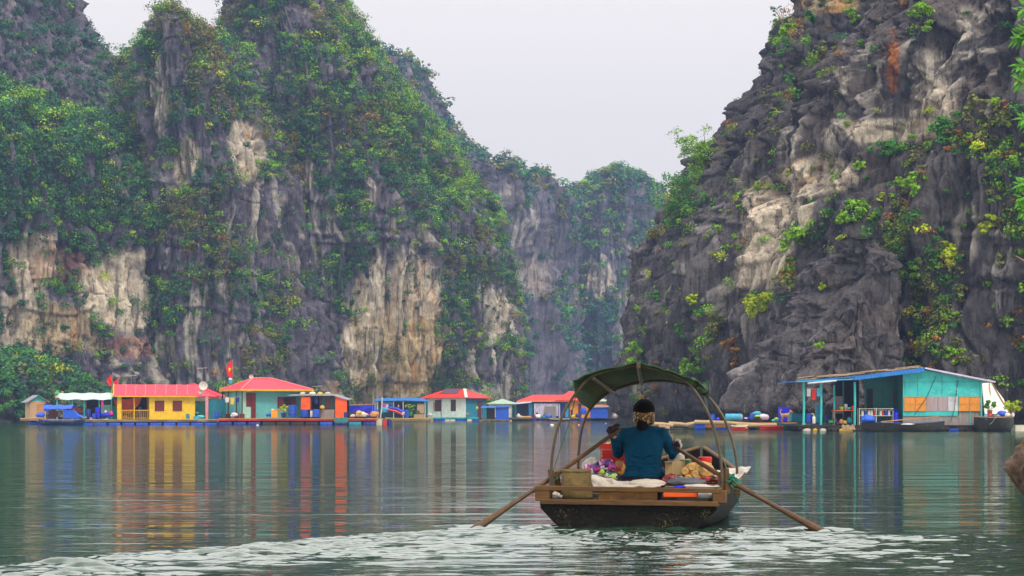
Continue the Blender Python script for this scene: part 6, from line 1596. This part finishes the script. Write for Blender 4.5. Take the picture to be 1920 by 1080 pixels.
# folds at the waist
for k, zz in enumerate((.075, .10, .13, .155, .19, .255)): sh.tube([(x_ * .185, -.148 + .01 * k + .05 * x_ * x_ , zz + .012 * math.sin(x_ * 4 + k)) for x_ in np.linspace(-.85, .85, 9)], [.003, .006, .009, .007, .010, .007, .009, .006, .003], 6)
so = remesh(sh, 'shirt', M['shirt'], WR, .0075, 3)
dt = bpy.data.textures.new('cloth_folds', 'CLOUDS'); dt.noise_scale = .065
dm_ = so.modifiers.new('folds', 'DISPLACE'); dm_.texture = dt; dm_.strength = .022; dm_.mid_level = .5; dm_.texture_coords = 'LOCAL'
tr = MB(); tor(tr, [(0, 0, -.03, .195, .15), (0, 0, .02, .212, .16), (0, 0, .06, .20, .15)], .004)
for sx in (-1, 1): cap(tr, (.09 * sx, .02, .03), (.17 * sx, .42, .06), .105, .072); cap(tr, (.17 * sx, .42, .06), (.11 * sx, .60, -.18), .068, .055)
remesh(tr, 'trousers', M['trouser'], WR, .011, 4)
# dark cap-like hair, scarf tied behind, ponytail under it
hr = MB(); hr.blob(hc + Vector((0, -.012, .018)), (.108, .114, .110), 5, .03, 2, 22, 18); hr.blob(hc + Vector((0, -.03, -.02)), (.098, .10, .10), 6, .03, 2, 20, 14)
remesh(hr, 'hair', M['hair'], WR, .008, 3)
sc_ = MB(); n_ = 40; V = []
for j in range(9):
    w = j / 8.0
    for i in range(n_):
        a = 2 * math.pi * i / n_; f_ = 1 + .012 * math.sin(a * 9 + j) + .010 * math.sin(j * 2.4 + a * 3)
        rx_ = np.interp(w, [0, .25, .6, 1], [.092, .107, .106, .100]) * f_; ry_ = np.interp(w, [0, .25, .6, 1], [.088, .112, .118, .115]) * f_
        V.append(tuple(hc + Vector((rx_ * math.cos(a), -.02 + ry_ * math.sin(a), -.125 + .135 * w + (.02 * math.sin(a) if w > .5 else 0)))))
sc_.add(V, [(j * n_ + i, j * n_ + (i + 1) % n_, (j + 1) * n_ + (i + 1) % n_, (j + 1) * n_ + i) for j in range(8) for i in range(n_)] + [tuple(range(n_))[::-1]])
so_ = sc_.build('scarf', M['scarf'], WR, 60)
pn = MB(); cap(pn, hc + Vector((-.01, -.10, -.10)), hc + Vector((-.015, -.115, -.15)), .050, .058); cap(pn, hc + Vector((-.015, -.115, -.15)), hc + Vector((-.01, -.11, -.185)), .052, .038)
cap(pn, hc + Vector((.02, -.11, -.15)), hc + Vector((.035, -.115, -.195)), .035, .022); remesh(pn, 'ponytail', M['hair'], WR, .007, 2)
kn = MB().blob(hc + Vector((-.005, -.125, -.085)), (.035, .022, .026), 3, .2, 2); kn.build('scarf_knot', M['scarf'], so_, 80)

# gloved hands closed round the oars
def hand(h, axis, up, side, name='glove'):
    """palm on the near side of the loom, four fingers over it, thumb from the palm's side"""
    h, ax, up = Vector(h), Vector(axis).normalized(), Vector(up).normalized(); nr = ax.cross(up).normalized(); up = nr.cross(ax).normalized()
    g_ = MB(); r0 = .042
    c = h + up * .018 - nr * .03
    for k in range(4): g_.blob(c + ax * (.033 * (k - 1.5)) * .9, (.026, .030, .034), 0, 0, 1, 10, 8)
    cap(g_, c - up * .0, h - nr * .05 - up * .035, .036, .033)
    for k, (ln_, cu) in enumerate(((.95, 3.3), (1.08, 3.5), (1.0, 3.4), (.82, 3.1))):
        o_ = ax * (.027 * (k - 1.5)); pts_ = []
        for j in range(6):
            a = 2.5 - cu * j / 5 * ln_; pts_.append(h + o_ + nr * (-math.cos(math.pi - a) * r0 * -1) * 1.0 + up * math.sin(a) * r0 * (1.15 if j < 4 else 1) + ax * .003 * j)
        g_.tube(pts_, [.0125, .0125, .012, .0115, .0105, .009], 8); g_.blob(pts_[-1], .0095, 0, 0, 1, 8, 6)
    b0 = c + ax * .05 * side - up * .01; g_.tube([b0, b0 + ax * .025 * side + up * .028, b0 + ax * .012 * side + up * .052 + nr * .012, b0 + up * .064 + nr * .028], [.016, .014, .012, .009], 8)
    return remesh(g_, name, M['glove'], WR, .0045, 2)
aL = Rm.to_3x3() @ (BW(*BL(1038, 893, .34)) - HL); aR = Rm.to_3x3() @ (BW(*BL(1366, 901, .30)) - HR)
hand(hL + Vector((.02, 0, .02)), -aL, (0, .1, 1), -1); hand(hR, aR, (0, .1, 1), 1)

# ------------------------------------------------------------------ cargo
def at_b(px, py, v): return BW(*BL(px, py, v))
def cargo(mb, name, m, label, cat, px, py, v, rz=PHI, **k): return single(mb, name, m, label, cat, at_b(px, py, v), rz, **k)
q = 18.6 / F
# bucket with thick rolled rim, wider at the foot
t = thing('bucket', 'tan cement coloured bucket standing at the left of the stern', 'bucket', at_b(1081, 933, .30), PHI); r1, r2, H = 30 * q, 26.5 * q, 51 * q
MB().lathe([(r1 * .97, 0), (r1, .01), (r1 * .97, H * .3), (r2 * 1.02, H * .8), (r2, H * .93), (r2 * 1.06, H * .95), (r2 * 1.06, H), (r2 * .97, H), (r2 * .9, H * .5), (r2 * .88, .05)], (0, 0, 0), 32).build('body', M['bucket'], t, 50)
MB().tube([(r2 * math.cos(a), r2 * math.sin(a), H) for a in np.linspace(0, 2 * math.pi, 33)], .008, 6).build('rim', M['bucket'], t)
# red crate with open grid sides, full of fruit
t = thing('crate', 'red plastic grid crate left of the rower', 'crate', at_b(1150, 882, 1.75), PHI); W, H = 24 * q * 1.05, 48 * q * 1.05; cr = MB(); D_ = .30
cr.box(-W, W, 0, D_, 0, .012)
for k in range(9):
    z_ = H * k / 8 * .98
    for yy in (0, D_): cr.box(-W, W, yy - .004, yy + .004, z_, z_ + (.012 if k < 7 else .02))
    for xx in (-W, W): cr.box(xx - .004, xx + .004, .005, D_ - .005, z_, z_ + .012)
for k in range(15):
    x_ = -W + 2 * W * k / 14; cr.box(x_ - .0035, x_ + .0035, -.006, .002, .0, H); cr.box(x_ - .0035, x_ + .0035, D_ - .002, D_ + .006, 0, H)
cr.build('grid', M['crate'], t, 0); MB().box(-W - .01, W + .01, -.012, -.007, H * .86, H).box(-W - .01, W + .01, D_ + .007, D_ + .012, H * .86, H).box(-W - .012, -W - .006, -.006, D_ + .006, H * .86, H).box(W + .006, W + .012, -.006, D_ + .006, H * .86, H).build('rim', M['crate'], t, 0)
MB().box(-W + .012, W - .012, .015, D_ - .015, .015, H * .8).build('lining', M['red'], t, 0)
for k, (px, py) in enumerate(((1140, 836), (1148, 832), (1156, 833), (1163, 838), (1152, 840))):
    cargo(MB().blob((0, 0, 0), .033, 0, .05, 2), 'fruit', M['orangefruit'], ('leftmost', 'second', 'topmost middle', 'rightmost', 'lowest front')[k] + ' yellow fruit in the red crate', 'fruit', px, py, 1.85, group='fruit in the red crate')
def heap(px, py, v, w, h_, m, label, name, seed, amp=.35, n=30, fr=2.2, dep=.7, bot=True):
    W, H = w * q / 2, h_ * q / 2
    return cargo(MB().blob((0, 0, H * .9), (W, W * dep, H), seed, amp, fr, n, int(n * .7), bot), name, M[m] if isinstance(m, str) else m, label, name, px, py, v, smooth=70)
heap(1118, 893, 1.0, 46, 27, 'snack', 'heap of purple wrapped snacks left of the rower', 'bag', 301, .5)
heap(1141, 886, .95, 28, 26, 'snack', 'upright purple and black wrapped snack bag beside the red crate', 'bag', 302, .5, dep=.5)
heap(1147, 903, .80, 26, 24, 'snackg', 'green and blue wrapped snack bag left of the rower', 'bag', 303, .4, dep=.5)
heap(1129, 890, .78, 9, 11, 'lime', 'small round lime green pack among the snacks', 'pack', 304, .1)
heap(1162, 898, 1.2, 24, 38, 'snackb', 'brown wrapped packs leaning between crate and rower', 'pack', 305, .35, dep=.5)
heap(1108, 890, 1.3, 34, 34, 'plasticw', 'white plastic bag behind the purple snacks at left', 'bag', 306, .35, dep=.5)
heap(1041, 936, .16, 24, 13, 'plasticw', 'crumpled white rag stuffed in the left stern corner', 'rag', 307, .5, dep=.6)
def drape(pts, label, m, name, th=.008, seed=0, wr=.022, v0=.5, vs=.12):
    """crumpled cloth given as rows of (pixel x, pixel y)"""
    rows_ = []; o0 = at_b(*pts[0][0], v0)
    Ri = Matrix.Rotation(-PHI, 4, 'Z')
    for j in range(len(pts) - 1):
        for jj in range(4):
            w = jj / 4; row = []
            A_, B_ = pts[j], pts[j + 1]
            for i in range(len(A_) - 1):
                for k in range(4):
                    u = k / 4; a_ = [A_[i][m_] * (1 - u) + A_[i + 1][m_] * u for m_ in (0, 1)]; b_ = [B_[i][m_] * (1 - u) + B_[i + 1][m_] * u for m_ in (0, 1)]
                    p = [a_[m_] * (1 - w) + b_[m_] * w for m_ in (0, 1)]; s_ = i + u; t_ = j + w
                    vv = v0 + vs * t_ + wr * 2 * math.sin(s_ * 4.1 + t_ * 3 + seed)
                    row.append(Ri @ (at_b(p[0], p[1] + 1.2 * math.sin(s_ * 5 + seed + t_ * 2), vv) - o0))
            rows_.append(row)
    return single(MB().sheet(rows_, th), name, m, label, name, o0, PHI, smooth=70)
drape([[(1112, 912), (1135, 914), (1160, 914), (1185, 913), (1215, 913), (1247, 913)], [(1108, 898), (1140, 905), (1162, 911), (1180, 906), (1215, 903), (1248, 908)], [(1110, 889), (1135, 892), (1155, 898), (1185, 903), (1210, 897), (1240, 899)]], 'creased off white plastic sheet under and left of the rower', M['plasticw'], 'sheet', v0=.42)
heap(1214, 914, .55, 68, 17, 'plastic', 'flat cream sack the rower sits against', 'sack', 310, .25, dep=.35)
# right side goods
heap(1268, 876, 1.6, 32, 40, 'plastic', 'tied translucent bag right of the rower', 'bag', 311, .25, dep=.6)
t_ = cargo(MB().blob((0, 0, .05), (.045, .04, .055), 4, .5, 3, 24, 16), 'bag_knot', M['plasticw'], 'white knotted top of the translucent bag', 'bag', 1270, 844, 1.55, smooth=70)
t_.parent = None
bx = lambda px0, px1, py0, py1, v, d, m, label, name: cargo(MB().box(-(px1 - px0) * q / 2, (px1 - px0) * q / 2, 0, d, 0, (py1 - py0) * q), name, M[m], label, name, (px0 + px1) / 2, py1, v, smooth=0, bevel=.004)
def carton(px0, px1, py0, py1, v, d, m, label):
    t = thing('carton', label, 'box', at_b((px0 + px1) / 2, py1, v), PHI); W = (px1 - px0) * q / 2; H = (py1 - py0) * q
    MB().box(-W, W, 0, d, 0, H).build('box', M[m], t, 0, bevel=.004); MB().box(-W * .98, -W * .05, -.05, .01, H + .001, H + .006).box(W * .05, W * .98, .004, d, H + .001, H + .008).build('flap', M['cardboard'], t, 0)
    MB().box(-W * .1, W * .1, -.004, -.0005, 0, H).build('tape', M['pale_wood'], t, 0)
carton(1247, 1276, 866, 892, 1.0, .25, 'cardboard', 'open cardboard box right of the rower, pale flap up')
carton(1274, 1292, 862, 888, 1.25, .25, 'netgreen', 'dark green box behind the wrapped rolls')
heap(1262, 912, .80, 44, 24, 'crimson', 'dark red wrapped packets beside the rower', 'pack', 312, .4, dep=.5)
# bag of rolled cookies: separate tubes seen end on inside a wrap
t = thing('bag', 'clear bag of round brown rolls resting under the right oar', 'bag', at_b(1308, 905, .85), PHI); H = 40 * q
MB().blob((0, .12, H * .50), (31 * q, .13, H * .50), 7, .08, 2, 30, 20, True).build('wrap', M['cookie'], t, 70)
rng = random.Random(2)
for k, (px, py) in enumerate(((1284, 884), (1297, 876), (1311, 878), (1304, 889), (1320, 886), (1291, 897), (1310, 899), (1328, 897), (1333, 886))):
    c = Vector(((px - 1308) * q, -.005 + .012 * ((905 - py) // 9), (905 - py) * q)); MB().lathe([(.006, -.035), (.022, -.035), (.026, -.03), (.036, -.030), (.040, -.02), (.040, .10)], c, 16, 'y').build('roll', M['cookie'], t); MB().lathe([(.012, -.037), (.026, -.040), (.034, -.034), (.033, -.030)], c, 16, 'y').build('rim', M['rollend'], t)
t = thing('jar', 'jar with dark red screw lid behind the bag of rolls', 'jar', at_b(1322, 886, 1.15), PHI); MB().lathe([(.058, 0), (.062, .01), (.062, .09), (.055, .10)], (0, 0, 0), 20).build('body', M['cookie'], t); MB().lathe([(.064, .10), (.066, .105), (.066, .145), (.060, .15), (.02, .15)], (0, 0, 0), 20).build('lid', M['red'], t)
heap(1286, 912, .55, 74, 17, 'darkbag', 'flat dark grey plastic bag on the right of the stern', 'bag', 313, .25, dep=.3)
heap(1332, 906, .62, 40, 15, 'crimson', 'dark red packet right of the grey bag', 'packet', 314, .3, dep=.4)
heap(1285, 916, .40, 44, 6, 'royal', 'thin strip of blue sheet under the grey bag', 'sheet', 315, .15, dep=.4)
bx(1245, 1306, 919, 932, .22, .25, 'orange', 'orange red plastic tray low in the right stern', 'tray')
t = thing('basin', 'white basin with orange cloth in the right stern', 'basin', at_b(1318, 934, .26), PHI); MB().lathe([(.10, 0.0), (.17, .10), (.185, .105), (.185, .115), (.165, .11), (.09, .02)], (0, .1, 0), 24).build('bowl', M['white'], t)
heap(1312, 921, .33, 50, 14, 'plastic', 'creamy crumpled bag on the white basin', 'bag', 316, .3, dep=.4)
heap(1322, 935, .12, 26, 14, 'whitecloth', 'pale bottle lying behind the stern plank', 'bottle', 317, .1, dep=.5)
# white sack hanging over the starboard side
drape([[(1335, 904), (1352, 905), (1375, 902), (1395, 888), (1401, 884)], [(1340, 892), (1358, 893), (1380, 890), (1398, 882), (1406, 880)], [(1346, 880), (1362, 875), (1382, 873), (1400, 873), (1411, 875)]], 'white plastic sheet spread out over the right side of the boat', M['plasticw'], 'sheet', seed=2, v0=1.2, vs=.2, th=.01)
drape([[(1340, 930), (1360, 925), (1378, 915)], [(1345, 912), (1362, 908), (1380, 898)]], 'lower fold of white sack tucked inside the right gunwale', M['plasticw'], 'sack', seed=5, v0=1.1, vs=.1)
MBl = thing('shelf_board', 'pale plank across the goods at the right of the boat', 'board', at_b(1318, 912, .5), PHI); MB().box(-.11, .17, 0, .06, 0, .02).build('board', M['block'], MBl, 0); MB().box(-.10, -.07, .01, .05, -.06, 0).build('foot', M['block'], MBl, 0)

# ------------------------------------------------------------------ rock and tree at the right edge
t = thing('rock', 'rough brown undercut rock rising from the water at the right edge', 'rock', P(1985, 942, 21.5)); t.location.z = 0
n_ = 110; m_ = 90; D = []
for j in range(m_ + 1):
    ph = math.pi * j / m_
    for k in range(n_):
        a = 2 * math.pi * k / n_; D.append((math.sin(ph) * math.cos(a), math.sin(ph) * math.sin(a), math.cos(ph)))
D = np.array(D); V = D * np.array([.50, .70, .45]); zf = V[:, 2]
V[:, :2] *= (1 + .12 * np.sin((zf + .1) * 7))[:, None]; V[:, 2] += .39
q_ = V * 3.2
V = V * (1 + .22 * fbm(q_ * 1.4 + 5, 5, 77, .6) - .10 * (1 - sstep(0, .10, np.abs(vnoise(q_ * 1.3, 79)))))[:, None] 
V[:, 2] = np.where(V[:, 2] < .02, V[:, 2] * .6 - .0, V[:, 2])
rc = np.tile(np.array((.10, .05, .022)), (len(V), 1)) * (1 + .5 * fbm(q_ * 1.5, 3, 81))[:, None]; rc = mixc(rc, (.06, .045, .04), sstep(-.1, .3, fbm(q_, 3, 83)) * .8); rc = mixc(rc, (.17, .11, .04), sstep(.25, .5, fbm(q_ * 2, 3, 85)) * .7)
i = np.arange(n_); Q = np.concatenate([np.stack([j * n_ + i, (j + 1) * n_ + i, (j + 1) * n_ + (i + 1) % n_, j * n_ + (i + 1) % n_], 1) for j in range(m_)])
me = mesh_np('stone', V, Q, np.clip(rc, .01, .6), True); me.materials.append(mat('wet_rock', rough=.6, var=.5, scale=6, attr='tint', bump=.03, bscale=12)); so = bpy.data.objects.new('stone', me); COL.objects.link(so); so.parent = t
so.location = (0, 0, 0)
# a leaning tree rooted on the shore just outside the frame
def leafcard(mb, a, d, up, ln_, wd):
    d = d.normalized(); s_ = d.cross(up).normalized(); b = a + d * ln_ * .5 - up * ln_ * .04; e = a + d * ln_ - up * ln_ * .18
    mb.add([a, b - s_ * wd / 2, e, b + s_ * wd / 2], [(0, 1, 2, 3)])
tb = P(1990, 900, 22.0); tb.z = -.3
t = thing('tree', 'leafy tree leaning in from the right edge, leaves against the cliff', 'tree', tb)
def TL(px, py, Y=22.0): return P(px, py, Y) - tb
tk = MB(); tk.tube([(0, 0, 0), (.25, .1, 1.2), TL(2010, 500), TL(1985, 300), TL(1975, 60), TL(1970, -120)], [.13, .11, .085, .06, .04, .02], 10); tk.build('trunk', M['wood'], t)
brs = [((1980, 110), (1945, 75), (1905, 70)), ((1978, 150), (1950, 130), (1912, 120)), ((1976, 60), (1940, 50), (1912, 62)), ((1984, 230), (1955, 190), (1910, 150)), ((1984, 260), (1950, 235), (1918, 222)), ((1990, 380), (1955, 360), (1912, 372)), ((1990, 350), (1950, 335), (1913, 345)), ((1992, 420), (1950, 400), (1918, 392)),
       ((1995, 520), (1940, 500), (1905, 480)), ((1975, 0), (1950, -10), (1916, 18)), ((2010, 300), (2060, 280), (2110, 260)), ((2010, 160), (2060, 140), (2100, 100))]
bb = MB(); lf = MB(); rng = random.Random(6)
for bi, br in enumerate(brs):
    p = [TL(*b_) for b_ in br]; bb.tube(p, [.022, .014, .006], 6)
    if bi == 8: continue
    for k in range(13):
        u = .3 + .7 * k / 12; pp = p[0].lerp(p[1], u * 2) if u < .5 else p[1].lerp(p[2], u * 2 - 1)
        ax = (p[2] - p[1]).normalized()
        for s_ in (-1, 1, 0):
            dr = ax * .55 + Vector((0, rng.uniform(-.7, .7), s_ * rng.uniform(.5, .9) - .1)); leafcard(lf, pp + Vector((0, rng.uniform(-.03, .03), 0)), dr, Vector((rng.uniform(-.3, .3), -.7, .7)).normalized(), rng.uniform(.09, .15), rng.uniform(.035, .05))
bb.build('branch', M['wood'], t); lf.build('leaves', mat('fresh_leaf', (.10, .34, .02), .5, .4, 3, trans=.25), t, 0)
# ------------------------------------------------------------------ single trees and shrubs one can tell apart on the right cliff
def cliff_plant(hl, px, py, w, kind, label, seed, name='shrub', n=None, tall=1.0, droop=0.0, leaf=.2):
    p, nr = hl.hit(px, py)
    Y = p[1]; rad = w * Y / F / 2
    base = Vector(p); out_ = Vector((nr[0], nr[1], 0)); out_ = out_.normalized() if out_.length > .05 else Vector((0, -1, 0))
    t = thing(name, label, 'tree' if name == 'tree' else 'shrub', base)
    rng = random.Random(seed); cs = []; stem = MB()
    k = n or max(5, int(w / 4))
    c0 = out_ * rad * .5 + Vector((0, 0, rad * .15 * tall))
    for i in range(k):
        c = c0 + Vector((rng.gauss(0, .42), rng.gauss(0, .3), rng.gauss(0, .42) * tall)) * rad - Vector((0, 0, droop * rad * rng.random()))
        cs.append(tuple(c)); stem.tube([(0, 0, -.1 * rad), tuple(c * .5 + Vector((0, 0, .12 * rad))), tuple(c)], [.035 * rad + .01, .02 * rad + .008, .006], 5)
    stem.build('trunk' if name == 'tree' else 'stem', M['wood'], t)
    leafy(t, 'crown' if name == 'tree' else 'leaves', cs, 95, leaf, kind, seed, rad * .45)
    return t
CP = [(Gg, 1290, 392, 95, 'mid', 'large dark green tree overhanging the left edge of the right cliff, lower crown', 'tree', 40, 1.1), (Gg, 1325, 312, 84, 'bright', 'bright green tree on the left skyline of the right cliff', 'tree', 34, 1.3),
      (Gg, 1432, 572, 58, 'lime', 'bright yellow green round shrub left of the rock pinnacle', 'shrub', 18, 1.0), (Gg, 1490, 445, 52, 'bright', 'round green shrub on the ledge left of the pinnacle top', 'shrub', 14, 1.0), (Gg, 1480, 500, 40, 'rust', 'orange green shrub hanging below the ledge left of the pinnacle', 'shrub', 12, 1.5),
      (Gg, 1585, 410, 34, 'bright', 'small round green shrub just above the pinnacle top', 'shrub', 10, 1), (Hh, 1543, 540, 20, 'lime', 'little lime shrub on the upper face of the pinnacle', 'shrub', 6, 1), (Hh, 1541, 646, 20, 'bright', 'little green shrub low on the pinnacle face', 'shrub', 6, 1.2),
      (Gg, 1775, 485, 50, 'lime', 'bright lime shrub in the gully right of the pinnacle', 'shrub', 14, 1.1), (Gg, 1848, 425, 36, 'lime', 'yellow green shrub standing on the pale streaked wall at right', 'shrub', 12, 1.5), (Ii, 1822, 598, 36, 'bright', 'rounded green shrub at the left foot of the right buttress', 'shrub', 10, 1),
      (Gg, 1477, 70, 44, 'bright', 'green shrub high on the cliff below its left skyline', 'shrub', 12, 1.3), (Gg, 1458, 100, 22, 'mid', 'smaller green shrub below the high one on the cliff', 'shrub', 7, 1.1), (Gg, 1545, 95, 28, 'olive', 'olive hanging tuft on the upper cliff', 'shrub', 8, 1.5), (Gg, 1601, 40, 30, 'bright', 'green shrub near the top of the cliff, left of the orange streak', 'shrub', 8, 1.4),
      (Gg, 1737, 22, 50, 'bright', 'green hanging shrub at the top edge above the pale streaks', 'shrub', 12, 1.5), (Gg, 1528, 30, 30, 'mid', 'green tuft just under the pale top ledge', 'shrub', 8, 1), (Gg, 1487, 150, 24, 'mid', 'dark green tuft above the small cave arch', 'shrub', 7, 1.2), (Gg, 1541, 145, 22, 'bright', 'slanting green tuft right above the cave arch', 'shrub', 6, 1.4),
      (Gg, 1660, 275, 56, 'mid', 'wide dark green shrub under the pale ledge', 'shrub', 14, .8), (Gg, 1780, 235, 66, 'mid', 'big green shrub on the ledge left of the large thicket', 'shrub', 20, 1.1), (Gg, 1830, 205, 40, 'olive', 'olive shrub above the big ledge shrub', 'shrub', 10, 1), (Gg, 1420, 352, 24, 'bright', 'green tuft left of the pale rock face', 'shrub', 8, 1.3),
      (Gg, 1485, 325, 18, 'lime', 'small yellow green tuft on the grey rib over the pale rock face', 'shrub', 5, 1.2), (Gg, 1610, 312, 26, 'bright', 'green tuft right of the pale rock face', 'shrub', 8, 1), (Gg, 1613, 390, 44, 'bright', 'green shrub at the top of the gully', 'shrub', 12, 1), (Gg, 1715, 345, 46, 'bright', 'bright shrub leaning over the grey wall in mid cliff', 'shrub', 14, 1.1),
      (Gg, 1350, 610, 56, 'olive', 'olive shrub, widest of the group low on the left cliff', 'shrub', 14, .8), (Gg, 1292, 620, 36, 'mid', 'dark green shrub left of the widest olive one', 'shrub', 10, 1), (Gg, 1295, 567, 26, 'lime', 'lime tuft above the dark green shrub on the left cliff', 'shrub', 7, 1), (Gg, 1375, 665, 46, 'rust', 'orange brown shrub low on the left cliff', 'shrub', 12, 1.2),
      (Gg, 1385, 390, 20, 'bright', 'narrow green tuft under the cliff rib right of the skyline tree', 'shrub', 6, 1.2), (Gg, 1218, 515, 14, 'lime', 'tiny round tuft on the left cliff edge', 'shrub', 5, 1), (Gg, 1232, 555, 24, 'mid', 'green tuft below the tiny round one near the left cliff edge', 'shrub', 6, 1), (Gg, 1200, 665, 40, 'bright', 'yellow green shrub at the foot of the left cliff edge', 'shrub', 12, 1.5),
      (Gg, 1437, 718, 26, 'bright', 'green upright shrub low on the rock between raft and pinnacle', 'shrub', 8, 1.6), (Gg, 1292, 690, 40, 'bright', 'green hanging shrub above the canopy of the near boat', 'shrub', 12, 1.5)]
for i, (hl, px, py, w, kd, lb, nm, n_, tall) in enumerate(CP):
    cliff_plant(hl, px, py, w, kd, lb, 400 + i, nm, n_, tall, leaf=.17 if w < 30 else .2)
# bare little tree on the skyline
p, nr = Gg.hit(1462, 42); t = thing('tree', 'thin sparse tree standing out on the skyline of the right cliff', 'tree', Vector(p)); s = MB(); cs = []
rng = random.Random(12)
for k in range(9):
    a = rng.uniform(-1.2, .8); h_ = rng.uniform(.8, 1.7); e = Vector((a * 1.1, rng.uniform(-.4, .4), h_)); s.tube([(0, 0, -.3), tuple(e * .5 + Vector((0, 0, .2))), tuple(e)], [.05, .03, .01], 5); cs.append(tuple(e))
s.build('trunk', M['wood'], t); leafy(t, 'crown', cs, 22, .16, 'dark', 88, .3)
# ------------------------------------------------------------------ the air of the bay
bm = bmesh.new(); bmesh.ops.create_cube(bm, size=1.0)
me = bpy.data.meshes.new('haze'); bm.to_mesh(me); bm.free()
hz = bpy.data.objects.new('haze', me); COL.objects.link(hz)
hz.scale = (1000, 900, 140); hz.location = (0, 420, 62)
m = bpy.data.materials.new('haze'); m.use_nodes = True
n = m.node_tree; n.nodes.remove(n.nodes['Principled BSDF'])
pv = n.nodes.new('ShaderNodeVolumePrincipled')
pv.inputs['Color'].default_value = (0.38, 0.54, 0.92, 1)
pv.inputs['Density'].default_value = 0.00046
pv.inputs['Anisotropy'].default_value = 0.2
n.links.new(pv.outputs[0], n.nodes['Material Output'].inputs['Volume'])
me.materials.append(m)
tag(hz, 'thin bluish haze filling the bay', 'haze', kind='stuff')
